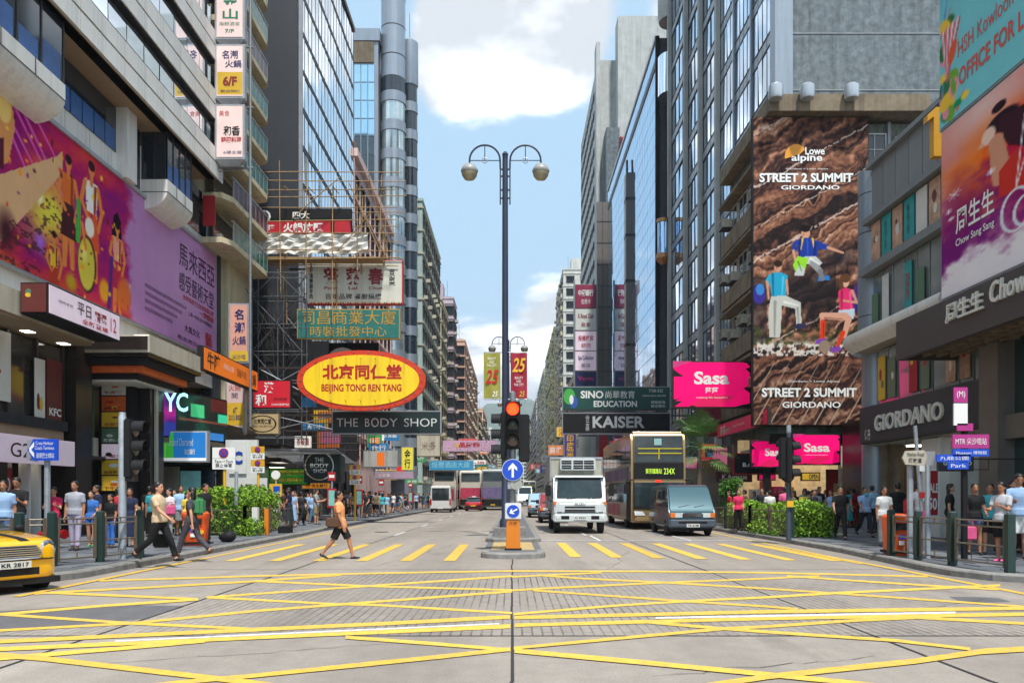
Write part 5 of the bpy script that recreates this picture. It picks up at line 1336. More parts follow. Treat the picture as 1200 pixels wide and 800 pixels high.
fb = thing('footbridge', 'low grey footbridge deck crossing far up the street', 'footbridge', (-8, 128, 0))
bb('bridge_deck', (-14, -2.6, 126, 130, 3.9, 5.2, BEIGEW), parent=fb); bb('bridge_rail', (-14, -2.6, 126, 126.1, 5.3, 6.1, ALU), parent=fb); bb('bridge_pier', (-13, -12.4, 127, 129, 0, 3.9, CONC), (-3.2, -2.8, 127, 129, 0, 3.9, CONC), parent=fb)
SGC = [((60, 150, 160), 'teal'), ((210, 60, 60), 'red'), ((230, 230, 226), 'white'), ((226, 180, 60), 'yellow'), ((60, 110, 60), 'green'), ((210, 120, 60), 'orange'), ((80, 70, 140), 'violet'), ((180, 200, 210), 'pale blue')]
words_ = ['金行', '酒店', '大押', '麻雀', '藥房', '眼鏡', '影音', '鞋業', '茶餐廳', '鐘錶']
k = 0
for side, X0, rows in (('left', -1, ((108, 5.0), (118, 8.6), (140, 6.6), (155, 10.5), (172, 7.2), (192, 12), (210, 8), (235, 7), (262, 11))), ('right', 1, ((76, 4.2), (88, 6.4), (100, 9.2), (112, 5.2), (130, 8.4), (150, 6.0), (168, 9), (190, 7.2), (220, 9)))):
    for y, z in rows:
        c, nm = SGC[k % 8]; w = 2.2 + 1.6 * ((k * 7) % 5) / 5; h = 1.1 + .9 * ((k * 3) % 4) / 4; e = 8.6 if side == 'right' else 8.2
        x0 = X0 * e; x1 = X0 * (e - w)
        sign('hanging_sign', f'{nm} distant hanging sign over the {side} side, {["nearest", "second", "third", "fourth", "fifth", "sixth", "seventh", "eighth", "ninth"][rows.index((y, z))]} counting up the street', 'sign', PL('F', y), min(x0, x1), max(x0, x1), z, z + h, .3, lit('far_sign_' + nm.replace(' ', '_'), c, .15), ALU, [(words_[k % 10], .1, .15, .9, .85, RTXT if nm in ('white', 'yellow', 'pale blue') else WTXT, .01)], group='distant hanging signs')
        b = MB(); b.tube([(x0, y, z + h * .8), (X0 * 13, y, z + h * .8)], .06, STEEL, 4); b.tube([(x0, y, z + h * .2), (X0 * 13, y, z + h * .2)], .05, STEEL, 4)
        b.build('sign_arm', list(COL.objects)[-1].parent if list(COL.objects)[-1].parent else None, world=True)
        k += 1
# bars that carry the nearer hanging signs back to their buildings
def arms(label_root, y, x0, x1, zs):
    b = MB()
    for z in zs: b.box(min(x0, x1), max(x0, x1), y - .05, y + .05, z - .05, z + .05, FRD)
    for za, zb_ in zip(zs, zs[1:]):
        b.tube([(x0, y, za), (x1, y, zb_)], .035, STEEL, 4); b.tube([(x0, y, zb_), (x1, y, za)], .035, STEEL, 4)
    b.build('carrying_frame', label_root, world=True)
arms(tr, 42.3, -14, -11.4, (7.2, 8.6)); arms(tr, 44.1, -13.9, -10.0, (5.3, 6.2)); arms(tr, 48.3, -14, -12.7, (13.8, 15.8)); arms(tr, 47.5, -14, -13.0, (11.5, 12.7))
# ------------------------------------------------------------------ RIGHT: corner building with the jewellery canopy
C1 = thing('commercial_building', 'grey corner building on the right with a long dark canopy and curved glass bands', 'building', (18, 25, 0))
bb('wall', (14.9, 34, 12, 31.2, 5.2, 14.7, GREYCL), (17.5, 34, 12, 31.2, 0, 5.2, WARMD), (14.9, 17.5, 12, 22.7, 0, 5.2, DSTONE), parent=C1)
pR = PL('R', 14.55)
pan = MB().box(-.46, .46, -.05, .05, -1.0, 1.0, GREYCL).mesh('cladding_panel')
for i in range(12): inst('cladding_panel', pan, C1, pR.P(30.5 - .96 * i, 0, 13.72), pR.rz())
bb('coping', (14.3, 15.2, 12, 31.1, 14.72, 14.9, GREYCL), parent=C1)
bb('ledge', (14.2, 15, 12, 31.2, 12.48, 12.7, GREYCL), parent=C1); bb('ledge', (14.15, 15, 12, 31.3, 10.42, 10.72, GREYCL), parent=C1)
SG = mat('shop_window_glass', (.30, .38, .38), .07, metal=.55, var=.25, scale=.5, spec=.9)
ys = frange(30.9, 19, 14)
panes(C1, pR, ys, [10.75, 12.45], SG, tilt=.5, gap=.06); panes(C1, pR, ys, [8.15, 10.4], SG, tilt=.6, gap=.06)
TEALP = mat('poster_turquoise', rgb(40, 150, 150), .5, var=.15); BRP = mat('poster_skin_brown', rgb(176, 140, 116), .5, var=.5, scale=2.5)
for i in range(10):
    u = ys[i]; m = [BRP, TEALP, BRP, TEALP, PW][i % 5]
    poster(C1, PL('R', 14.46), u - .78, u - .06, 10.85, 12.4, [m] + ([PB, PW] if m is BRP else []), texts=[('新\n品\n上\n市', .35, .15, .6, .85, BTXT, .0)] if m is TEALP else [], seed=i)
for i in range(12):
    if i % 3 != 2: poster(C1, PL('R', 14.46), ys[i] - .6, ys[i] - .1, 8.3, 9.6 + .5 * (i % 2), [[PG, PW, PY, TEALP][i % 4]], seed=i, texts=[('周年慶', .2, .2, .8, .8, RTXT, 0)] if i == 3 else [])
lip = MB(); prof = [(.0, 7.35), (.0, 8.0), (-.14, 8.1), (-.3, 8.05), (-.36, 7.85), (-.3, 7.66), (-.1, 7.5)]
path = [(13.95, 24.5), (13.95, 30.6)] + [(14.95 - 1.0 * math.cos(R(a)), 31.3 + 1.0 * math.sin(R(a))) for a in (0, 22, 45, 68, 90)]
for (x0, y0), (x1, y1) in zip(path, path[1:]):
    def rg(x, y): 
        d = Vector((x - 14.95, y - 31.3, 0)); d = Vector((-1, 0, 0)) if y < 31.2 else d.normalized()
        return [(x - d.x * p * 1.0, y - d.y * p, z) if p > 0 else (x + d.x * (-p), y + d.y * (-p), z) for p, z in prof]
    lip.loft([rg(x0, y0), rg(x1, y1)], TILE_W)
lip.build('curved_lip', C1, world=True, smooth=50)
bb('canopy_slab', (13.95, 15, 24.5, 31.3, 7.35, 7.98, TILE_C), parent=C1)
b = MB(); b.lathe([(.56, .13), (.56, 7.4)], SILV, 28, c=(15.0, 31.6, 0)); b.lathe([(.62, 8.0), (.62, 14.9)], SILV, 28, c=(14.95, 31.7, 0)); b.build('round_column', C1, world=True, smooth=40)
b = MB()
for z in (8.9, 10.6, 12.3, 13.9): b.lathe([(.63, z), (.63, z + .03)], FRD, 28, c=(14.95, 31.7, 0))
b.build('column_joint', C1, world=True)
ys2 = frange(30.4, 23.3, 9)
panes(C1, pR, ys2, [5.15, 7.3], SG, tilt=.6, gap=.05)
MULTI = [[PY, REDP, PG], [PG, PW], [PG, PY], [REDP, PY], [PG, PY, REDP], [PB, PO], [BRP, PW], [BRP, REDP], [PW, PB]]
for i in range(9):
    if i in (0, 1, 3, 4, 6, 7): poster(C1, PL('R', 14.47), ys2[i] - .65, ys2[i] - .1, 5.3, 7.0 - .2 * (i % 3), MULTI[i], seed=20 + i)
LGTXT = mat('lettering_raised_pale', rgb(214, 212, 204), .5, var=.03)
CHG = mat('charcoal_fascia', rgb(62, 64, 68), .55, var=.1)
sign('shop_sign', 'charcoal fascia sign with tall pale raised capitals on the right corner', 'sign', PL('R', 14.45), 23.25, 31.4, 3.65, 5.12, .25, CHG, CHG, [('GIORDANO', .18, .30, .76, .72, LGTXT, .02, .08), ('佐丹', .06, .62, .12, .92, LGTXT, .02)])
bb('stone_pillar', (14.1, 15.2, 22.3, 23.2, .13, 7.3, mat('brown_grey_stone', rgb(110, 104, 98), .4, var=.12, scale=2)), parent=C1)
bb('stone_pillar', (14.6, 15.3, 26.2, 27.4, .13, 3.6, TILE_W), parent=C1); bb('stone_pillar', (14.65, 15.3, 30.0, 30.5, .13, 3.6, OLDW), parent=C1)
bb('door_glass', (14.6, 14.66, 18, 22.3, .13, 3.2, mat('dark_green_glass', (.02, .05, .045), .08, var=.2, scale=.7, spec=.9)), (14.6, 14.66, 18, 22.3, 3.9, 6.6, MATS['dark_green_glass']), parent=C1)
bb('stone_band', (14.3, 15, 17, 22.3, 3.2, 3.9, MATS['brown_grey_stone']), parent=C1)
bb('glass_door', (14.9, 14.95, 24.2, 26.1, .13, 3.4, mat('pale_glass', (.45, .52, .5), .1, var=.2, scale=.6)), parent=C1)
bb('shop_interior', (17.3, 17.4, 22.7, 31.2, 0, 3.6, mat('shop_interior_yellow_glow', rgb(150, 122, 50), .7, var=.4, scale=2, emit=.06)), (15, 17.4, 31, 31.15, 0, 5, WARMD), parent=C1)  # yellow back wall glows slightly in place of shop lighting
for i in range(5): bb('interior_lamp', (15.6, 16.2, 24 + 1.5 * i, 24.4 + 1.5 * i, 3.5, 3.55, LAMP), parent=C1)
bb('shop_ceiling', (14.6, 17.5, 22.7, 31.2, 3.56, 3.65, CONC2), parent=C1)
for i in range(8): bb('clothes_rack', (15.6, 16.6, 27.8 + .4 * i, 28.0 + .4 * i, .6, 1.7, [cloth('blue'), cloth('white'), cloth('red'), cloth('khaki')][i % 4]), parent=C1)
# the long dark canopy
cn = thing('shop_canopy', 'deep brown canopy with pale jeweller lettering jutting over the right pavement', 'canopy', (13.5, 20, 6))
BRN = mat('brown_canopy_panel', rgb(70, 62, 60), .5, var=.08)
bb('canopy_fascia', (12.5, 12.7, 14, 25, 5.95, 7.2, BRN), (12.7, 14.4, 24.8, 25, 5.95, 7.2, BRN), parent=cn)
bb('canopy_top', (12.7, 14.6, 14, 24.8, 7.1, 7.18, BRN), parent=cn)
b = MB()
for i in range(18): b.box(12.72, 14.4, 14.6 + .55 * i, 14.68 + .55 * i, 6.0, 6.16, OLDW)
for i in range(4): b.box(12.8 + .45 * i, 12.86 + .45 * i, 14, 24.8, 6.02, 6.14, OLDW)
b.box(12.7, 14.4, 14, 24.8, 6.17, 6.22, SOFF); b.build('soffit_grid', cn, world=True)
b = MB()
pc = PL('R', 12.5)
put_text(b, '周生生', pc.P(22.05, .01, 6.48), pc.U(1.75), Vector((0, 0, .55)), LGTXT, .02, out=(-.07, 0, 0))
put_text(b, 'Chow Sang Sang', pc.P(20.0, .01, 6.38), pc.U(3.9), Vector((0, 0, .72)), LGTXT, .01, out=(-.07, 0, 0), shear=.12)
b.build('lettering', cn, world=True)
# billboards above it
bj = thing('billboard', 'jeweller billboard with an orange and purple paint cloud on the right', 'billboard', (12.7, 20, 7))
bb('billboard_frame', (12.72, 13.0, 14, 22.75, 7.3, 12.3, ALU), parent=bj)
cv = Cv(110, 190); X, Y = cv.X, cv.Y; A = cv.noise(4, 6, 5, 5); Bn = cv.noise(8, 12, 5, 9)
# billboard spans Y 22.7 (left) .. 16.5 (right)
cv.a[:] = (232, 214, 222)
cv.mix(np.clip((1.35 - Y * 1.0 - A * .6) * 1.2, 0, 1) * (Y < .9), (226, 140, 130))
cv.mix(np.clip(1.2 - np.hypot((X - .33) / .35, (Y - .42) / .3) - (A - .5), 0, 1), (252, 124, 20)); cv.mix(np.clip(1.25 - np.hypot((X - .62) / .3, (Y - .45) / .33) - (Bn - .5) * 1.2, 0, 1), (222, 22, 34))
cv.mix(np.clip(1.3 - np.hypot((X - .15) / .42, (Y - .68) / .27) - (Bn - .5) * 1.6, 0, 1), (120, 22, 120)); cv.mix(np.clip(1.1 - np.hypot((X - .15) / .2, (Y - .5) / .2) - (A - .5), 0, 1) * .7, (150, 30, 90))
cv.mix(np.clip((Y - .80 + (Bn - .5) * .3) * 12, 0, 1), (236, 230, 236))
cv.mix(np.clip(.8 - np.hypot((X - .3) / .5, (Y - .05) / .2), 0, 1), (240, 214, 206))
cv.ell(.42, .20, .11, .055, (40, 16, 28), soft=.2); cv.ell(.40, .115, .05, .028, (40, 16, 28), soft=.2); cv.ell(.335, .23, .05, .05, (244, 204, 184), soft=.2); cv.poly([(.29, .24), (.265, .262), (.30, .268)], (226, 180, 160))
cv.poly([(.40, .17), (.52, .2), (.72, .22), (.78, .3), (.7, .4), (.56, .42), (.46, .36), (.4, .26)], (60, 22, 34)); cv.line(.38, .28, .42, .5, .045, (214, 150, 120), .06); cv.poly([(.40, .46), (.5, .40), (.62, .62), (.4, .6)], (206, 50, 40))
for k_ in range(30): cv.line(.5 + .01 * k_, .2 + .004 * k_, .62 + .013 * k_, .23 + .02 * (k_ % 7), .004, (50, 20, 30))
cv.line(.55, .25, .50, .60, .004, (236, 230, 236)); cv.line(.66, .2, .50, .60, .004, (236, 230, 236))
for (a, c, rx, ry, ro) in ((.50, .71, .085, .105, 12), (.56, .735, .07, .075, -30)):
    for t in range(40):
        q0, q1 = 2 * math.pi * t / 40, 2 * math.pi * (t + 1) / 40
        cv.line(a + rx * math.cos(q0), c + ry * math.sin(q0), a + rx * math.cos(q1), c + ry * math.sin(q1), .009, (226, 226, 236))
for x, y, r in ((.10, .42, .05), (.35, .43, .03), (.06, .5, .025), (.08, .55, .02)):
    for a in range(4): cv.line(x - r * math.cos(a * .785), y - r * .55 * math.sin(a * .785), x + r * math.cos(a * .785), y + r * .55 * math.sin(a * .785), .003, (250, 244, 250))
print_panel('printed_sheet', cv, PL('R', 12.7), 16.0, 22.7, 7.35, 12.25, PRINT, bj, .005)
pj = PL('R', 12.68)
b = MB(); put_text(b, '周生生', pj.P(21.95, .0, 9.0), pj.U(1.75), Vector((0, 0, .72)), WTXT, .015); put_text(b, 'Chow Sang Sang', pj.P(21.95, .0, 8.6), pj.U(1.75), Vector((0, 0, .26)), WTXT, .01); b.build('lettering', bj, world=True)
bo = thing('billboard', 'turquoise letting billboard with red writing and flowers at the top right', 'billboard', (12.7, 20, 12.4))
bb('billboard_frame', (12.72, 13.1, 14, 22.85, 12.35, 17.6, ALU), parent=bo)
cv = Cv(110, 100); X, Y = cv.X, cv.Y
cv.a[:] = (118, 200, 208); A = cv.noise(5, 5, 3, 4); cv.mix(A * .25, (150, 220, 226))
for k_ in range(34):
    x = .015 + rnd.random() * .13 * (1.1 - .2 * (k_ % 3)); y = .42 + rnd.random() * .55; c = [(236, 90, 80), (120, 170, 60), (246, 200, 60), (90, 150, 210), (236, 150, 170), (50, 120, 70)][k_ % 6]
    if k_ % 3: cv.ell(x, y, .03 + rnd.random() * .025, .018 + rnd.random() * .04, c, rnd.random() * 90)
    else: cv.line(x, y, x + rnd.uniform(-.03, .07), y - rnd.random() * .14, .009, c, .003)
for k_ in range(12): cv.line(.06, .75, .02 + .012 * k_, .45 + .01 * (k_ % 3), .006, [(240, 130, 140), (230, 240, 240), (200, 70, 90)][k_ % 3])
cv.ell(.14, .93, .035, .025, (30, 150, 90)); cv.ell(.19, .92, .03, .02, (246, 210, 60)); cv.ell(.10, .62, .03, .07, (226, 96, 60), 20)
print_panel('printed_sheet', cv, PL('R', 12.7), 16.0, 22.8, 12.4, 17.5, PRINT, bo, .005)
b = MB(); ORD = mat('lettering_orange_red', rgb(206, 70, 50), .5, var=.03)
put_text(b, 'HSH Kowloon Central', pj.P(21.85, .0, 14.0), pj.U(3.8), Vector((0, 0, .46)), ORD, .0); put_text(b, 'OFFICE FOR LEASE', pj.P(21.8, .0, 13.15), pj.U(3.7), Vector((0, 0, .5)), ORD, .02); b.build('lettering', bo, world=True)
fl = thing('floodlight', 'dark floodlight on a bent arm over the turquoise billboard', 'lamp', (12.3, 22.6, 17))
b = MB(); b.tube([(12.8, 22.6, 16.2), (12.3, 22.6, 16.9), (11.7, 22.6, 16.75)], .035, FRD, 6); b.build('lamp_arm', fl, world=True); b = MB(); b.slab([(11.1, 22.5, 16.45), (11.75, 22.5, 16.65), (11.7, 22.5, 16.85), (11.3, 22.5, 16.75)], (0, .3, 0), FRD); b.build('lamp_head', fl, world=True)
ys_ = thing('yellow_sign', 'narrow yellow numeral one sign standing at the edge of the turquoise billboard', 'sign', (13.2, 24.6, 12.5))
b = MB(); b.slab([(13.35, 24.3, 12.3), (13.35, 24.3, 13.55), (13.15, 24.3, 13.4), (13.15, 24.3, 13.6), (13.42, 24.3, 13.85), (13.65, 24.3, 13.85), (13.65, 24.3, 12.3)], (0, .25, 0), mat('yellow_plastic', rgb(206, 150, 30), .5, var=.1)); b.build('sign_face', ys_, world=True)
bb('sign_bracket', (13.6, 14.6, 24.4, 24.5, 13.2, 13.3, STEEL), parent=ys_)

# ------------------------------------------------------------------ RIGHT: old building with the tall hiking poster
C2 = thing('old_building', 'stained old building behind the tall hiking poster with brown parapets and air conditioners', 'building', (16, 40, 0))
PEEL = mat('peeling_wall', rgb(120, 124, 112), .9, var=.6, scale=1.6, bump=.5, streak=.6)
bb('wall', (12.7, 19.7, 37.7, 39.2, 4.6, 19.8, PEEL), (12.9, 14.4, 39.2, 45.4, 4.6, 19.8, PEEL), parent=C2)
bb('roof', (12.3, 20.0, 36.7, 39.3, 19.95, 20.75, OLDW), (12.3, 14.4, 39.3, 45.5, 19.9, 20.7, OLDW), parent=C2)
wmo = win_mesh(1.1, 1.5, FRW, DGLASS, (2, 2), .06, .08)
inst('window', wmo, C2, (17.75, 37.66, 18.5)); inst('window', win_mesh(.6, .6, FRW, DGLASS), C2, (19.1, 37.66, 18.8)); inst('air_conditioner', ACME, C2, (18.75, 37.66, 18.0))
bb('drain_pipe', (18.35, 18.5, 37.5, 37.65, 5, 19.8, STEEL), parent=C2)
pO = PL('R', 12.85)
wms = win_mesh(1.5, 1.55, FRW, DGLASS, (2, 2), .06, .06)
for k_, z in enumerate((7.2, 10.4, 13.6, 16.8)):
    bb('parapet', (12.35, 12.9, 37.8, 45.4, z - 1.25, z - .25, OLDW), parent=C2)
    bb('sun_hood', (12.2, 12.9, 37.8, 45.4, z + 1.55, z + 1.7, OLDW), parent=C2)
    for i in range(4):
        inst('window', wms, C2, pO.P(38.9 + 1.85 * i, 0, z + .65), pO.rz())
        if rnd.random() < .75: inst('air_conditioner', ACME, C2, pO.P(39.4 + 1.85 * i, .05, z + .2 + .4 * (i % 2)), pO.rz())
bb('corner_post', (12.5, 12.75, 37.5, 37.8, 4.6, 19.9, mat('green_post', rgb(52, 84, 72), .6, var=.3, scale=3)), parent=C2)
hp = thing('billboard', 'tall hiking poster of three walkers on brown rocks, the highest billboard on the right', 'billboard', (14.4, 37.2, 5))
bb('billboard_frame', (11.66, 17.28, 37.22, 37.5, 4.95, 19.9, BLACKM), parent=hp)
cv = Cv(150, 400); X, Y = cv.X, cv.Y; asp = 400 / 150.
u = X * math.cos(-.52) - Y * asp * math.sin(-.52) * -1; vv = Y * asp + X * .55
rs_ = np.random.RandomState(3)
layer = np.interp((vv + .12 * (cv.noise(5, 12, 4, 2) - .5) * 2.4).ravel(), np.linspace(-.5, 4, 210), rs_.rand(210)).reshape(X.shape)
tex_ = cv.noise(14, 36, 5, 7); n3 = cv.noise(40, 100, 3, 4)
pal = np.array([(36, 27, 28), (76, 50, 44), (120, 78, 60), (164, 114, 88), (214, 182, 158)], float)
val = np.clip((layer * 1.25 + tex_ * .6 + n3 * .55 - .72) * 3.3, 0, 3.999); lo = val.astype(int); f_ = (val - lo)[..., None]
cv.a = pal[lo] * (1 - f_) + pal[lo + 1] * f_
for a, b_, w in ((.16, .05, .006), (.62, .30, .008), (.98, .2, .004), (1.25, .5, .01), (2.05, .4, .007)):
    cv.mix((np.abs(vv - a + .05 * (tex_ - .5)) < w) * .8 * (n3 > .35), (214, 190, 176))
cv.mix(np.clip((.13 - np.abs(Y - .565)) * 9, 0, 1) * (X > .28) * (X < .72) * .85, (30, 26, 30)); cv.mix(np.clip(1 - np.hypot((X - .75) / .25, (Y - .46) / .06), 0, 1) * .9, (34, 30, 36)); cv.mix((Y > .52) * (Y < .74) * (X < .12) * .6, (40, 34, 40))
cv.mix(np.clip(1 - np.abs(Y - .735) / .022, 0, 1) * np.clip(n3 * 2 - .5, 0, 1), (178, 176, 150)); cv.mix(((np.abs(Y - .755) < .02) & (n3 > .56)) * .9, (222, 214, 204)); cv.mix(((np.abs(Y - .71) < .03) & (n3 < .42)) * .7, (70, 84, 40))
sk = (206, 150, 120)
# man above, centre
cv.ell(.455, .377, .042, .020, sk); cv.ell(.452, .362, .046, .013, (24, 18, 20)); cv.poly([(.37, .402), (.42, .393), (.50, .393), (.57, .405), (.555, .455), (.40, .458)], (30, 60, 150)); cv.poly([(.37, .402), (.34, .41), (.335, .438), (.375, .44)], (30, 60, 150)); cv.poly([(.56, .402), (.66, .418), (.655, .43), (.56, .43)], (30, 60, 150)); cv.line(.35, .435, .37, .472, .013, sk, .010); cv.line(.65, .424, .78, .441, .013, sk, .009); cv.line(.43, .395, .41, .43, .008, (236, 190, 60)); cv.line(.515, .395, .535, .43, .008, (236, 190, 60))
cv.poly([(.38, .455), (.54, .452), (.60, .475), (.56, .488), (.46, .475), (.44, .515), (.36, .515)], (196, 200, 196)); cv.poly([(.385, .452), (.48, .458), (.45, .495), (.40, .475), (.37, .505), (.345, .48)], (150, 216, 50)); cv.poly([(.57, .515), (.66, .515), (.67, .53), (.56, .532)], (40, 120, 190)); cv.line(.52, .475, .58, .50, .03, (150, 150, 150), .025); cv.line(.58, .50, .60, .525, .02, (120, 120, 124))
# woman left
cv.ell(.215, .487, .036, .018, sk); cv.ell(.215, .476, .040, .012, (50, 32, 26)); cv.poly([(.14, .512), (.19, .505), (.245, .505), (.30, .515), (.285, .583), (.16, .585)], (40, 160, 196)); cv.poly([(.14, .51), (.105, .53), (.13, .55), (.16, .535)], (40, 160, 196)); cv.line(.12, .535, .135, .59, .011, sk, .009); cv.line(.29, .53, .30, .575, .011, sk, .009); cv.poly([(.155, .582), (.285, .58), (.41, .602), (.42, .672), (.375, .672), (.365, .622), (.25, .612), (.235, .715), (.14, .715), (.13, .63)], (196, 196, 186)); cv.poly([(.36, .672), (.45, .668), (.47, .685), (.36, .688)], (50, 50, 80)); cv.ell(.05, .575, .06, .035, (60, 50, 140)); cv.ell(.06, .56, .04, .02, (60, 130, 200))
# woman right
cv.ell(.80, .536, .036, .018, (222, 170, 144)); cv.ell(.80, .523, .05, .016, (96, 62, 40)); cv.ell(.765, .55, .02, .03, (96, 62, 40)); cv.poly([(.74, .565), (.80, .553), (.86, .562), (.875, .622), (.75, .63)], (226, 50, 110)); cv.ell(.93, .588, .075, .055, (52, 40, 120)); cv.ell(.93, .56, .06, .025, (80, 40, 110)); cv.line(.86, .565, .90, .602, .014, sk, .011); cv.line(.90, .602, .78, .596, .012, sk, .009); cv.poly([(.74, .628), (.88, .622), (.875, .655), (.75, .655)], (190, 205, 220)); cv.line(.80, .648, .60, .645, .035, (216, 160, 136), .028); cv.line(.60, .648, .60, .70, .020, (216, 160, 136)); cv.line(.605, .665, .60, .722, .022, (222, 62, 30), .018); cv.poly([(.55, .722), (.63, .718), (.64, .735), (.54, .738)], (130, 70, 170)); cv.line(.83, .655, .79, .71, .028, (216, 160, 136), .022); cv.line(.78, .70, .73, .745, .020, (222, 62, 30), .016); cv.poly([(.66, .752), (.75, .742), (.77, .758), (.68, .765)], (130, 70, 170)); cv.ell(.62, .745, .055, .022, (150, 130, 110))
cv.mix((Y > .795) * .22, (20, 14, 16))
for p0, p1, p2, p3, w_, c_ in ((.41, .40, .40, .45, .012, (20, 40, 104)), (.54, .41, .53, .45, .014, (20, 40, 104)), (.47, .40, .475, .455, .006, (56, 92, 190)), (.17, .51, .175, .58, .012, (24, 110, 146)), (.26, .52, .25, .58, .010, (76, 196, 226)), (.19, .60, .185, .71, .014, (150, 150, 142)), (.27, .60, .39, .612, .010, (226, 226, 218)), (.385, .62, .395, .668, .010, (150, 150, 142)), (.77, .565, .77, .62, .010, (170, 24, 76)), (.84, .57, .85, .62, .008, (244, 96, 150)), (.93, .56, .95, .62, .02, (30, 24, 80)), (.62, .652, .78, .656, .008, (170, 112, 92)), (.61, .67, .61, .715, .006, (160, 36, 16)), (.44, .381, .43, .386, .006, (160, 104, 80)), (.205, .49, .20, .495, .006, (160, 104, 80)), (.39, .47, .42, .50, .008, (96, 150, 30)), (.50, .46, .57, .478, .007, (236, 238, 236))): cv.line(p0, p1, p2, p3, w_, c_, w_ * .5)
for s_ in range(9): cv.line(.05 + .13 * s_ - .3, 1.0, .35 + .13 * s_ - .3, .80, .006, (176, 150, 130), .002)
print_panel('printed_sheet', cv, PL('F', 37.2), 11.7, 17.24, 5.0, 19.88, PRINT, hp, .005)
b = MB(); pp = PL('F', 37.18)
def pt(body, fx0, fy0, fx1, fy1, m=WTXT, bold=.02): put_text(b, body, (11.7 + 5.54 * fx0, 37.175, 19.88 - 14.88 * fy1), (5.54 * (fx1 - fx0), 0, 0), (0, 0, 14.88 * (fy1 - fy0)), m, bold)
pt('Lowe', .45, .098, .62, .122); pt('alpine', .33, .12, .60, .15); pt('Giordano × Lowe Alpine', .28, .166, .65, .172, bold=0); pt('STREET 2 SUMMIT', .05, .182, .87, .212, bold=.035); pt('GIORDANO', .24, .222, .75, .236)
pt('Giordano × Lowe Alpine', .30, .855, .75, .864, bold=0); pt('STREET 2 SUMMIT', .07, .88, .90, .91, bold=.035); pt('GIORDANO', .25, .925, .76, .945)
n_ = 12
b.poly([(13.75 + .55 * math.cos(math.pi * (1.05 - t / n_ * .85)), 37.172, 17.95 + .62 * math.sin(math.pi * (1.05 - t / n_ * .85))) for t in range(n_ + 1)] + [(13.95, 37.172, 18.1)], mat('poster_sun_orange', rgb(230, 150, 30), .5, var=0))
b.build('lettering', hp, world=True)
for i, x in enumerate((12.6, 14.1, 16.2)):
    f = thing('floodlight', ['leftmost', 'middle', 'rightmost'][i] + ' of three silver drum floodlights above the tall hiking poster', 'lamp', (x, 36.6, 20.4), group='drum floodlights over the poster')
    b = MB(); b.tube([(x, 37, 20.7), (x, 36.7, 21.2), (x - .3, 36.4, 21.0)], .04, FRD, 6); b.build('lamp_arm', f, world=True)
    b = MB(); b.lathe([(.30, 20.35), (.34, 20.45), (.34, 20.95), (.22, 21.05)], mat('silver_lamp', rgb(196, 200, 204), .3, metal=.6, var=.1), 14, c=(x - .1, 36.4, 0)); b.build('lamp_drum', f, world=True, smooth=40)
# ------------------------------------------------------------------ RIGHT: ribbed office tower
C3 = thing('office_tower', 'tall ribbed glass tower with a blank concrete flank on the right', 'building', (20, 52, 0))
def concrete_panels():
    b = MB()
    return b
bb('end_wall', (14.3, 34, 39.35, 39.9, 20.8, 62, CONC), parent=C3)
jn = MB()
for i in range(14): jn.box(14.3, 34, 39.32, 39.34, 22.3 + 2.9 * i, 22.34 + 2.9 * i, mat('pale_concrete_joint', rgb(160, 164, 166), .9, var=.3, scale=3))
jn.build('formwork_joint', C3, world=True)
bb('wall', (13.75, 34, 39.9, 65.6, 4.7, 62, MULL), (13.75, 34, 46, 65.6, 0, 4.7, DSTONE), parent=C3)
bb('corner_trim', (13.4, 14.3, 39.1, 39.9, 20.8, 62, SILV), parent=C3)
pT = PL('R', 13.62); FLH = 3.05; zs = [7 + FLH * i for i in range(18)]
bays = [39.95, 43.4, 46.8, 50.3, 54.9, 59.5, 65.6]
WAVY = mat('tower_glass', (.62, .75, .9), .035, metal=.9, var=.12, scale=.35)
for k_, (y0, y1) in enumerate(zip(bays, bays[1:])):
    us = frange(y0 + .25, y1 - .25, 4)
    for z in zs[:-1]: 
        if z + FLH < 20 and y1 < 46: continue
        panes(C3, pT, us, [z + .7, z + FLH], WAVY, tilt=.5, gap=.08, merge=k_ > 2) if k_ < 3 else None
    if k_ > 2:
        for z in zs[:-1]: panes(C3, pT, us, [z + .7, z + FLH], WAVY, tilt=.5, gap=.08, merge=True)
m = MB()
for y0, y1 in zip(bays, bays[1:]):
    for y in frange(y0 + .25, y1 - .25, 4): m.box(13.575, 13.66, y - .03, y + .03, 6, 61, FRD)
for z in zs: m.box(13.56, 13.68, 39.95, 65.6, z - .04, z + .05, FRD); m.box(13.55, 13.68, 39.95, 65.6, z + .62, z + .7, FRD); m.box(13.58, 13.7, 39.95, 65.6, z + .05, z + .62, SILV)
m.build('mullion_grid', C3, world=True, kind='stuff')
for i, y in enumerate(bays[1:]):
    w = .42 if i >= 2 else .16
    bb('pilaster', (13.3 if w > .3 else 13.45, 13.7, y - w / 2, y + w / 2, 4, 62, CONC2 if w > .3 else SILV), parent=C3)
b = MB(); b.lathe([(1.15, 42.6), (1.25, 43.2), (1.25, 58)], CONC2, 20, c=(13.9, 66.6, 0)); b.build('corner_drum', C3, world=True, smooth=40)
b = MB(); b.lathe([(1.3, 36.2), (1.3, 39.6)], MGLASS, 20, c=(14.0, 66.8, 0)); b.build('curved_window', C3, world=True, smooth=40)
bb('service_shaft', (13.9, 30, 65.6, 69.2, 0, 62, DSTONE), parent=C3)
b = MB()
for i in range(36): b.box(13.6, 13.9, 66.1, 66.9, 12 + .9 * i, 12.45 + .9 * i, FRD)
b.build('louvre', C3, world=True, kind='stuff')
cs = thing('cylinder_sign', 'small coppery glass cylinder sign hung on the dark shaft', 'sign', (13.0, 66, 22))
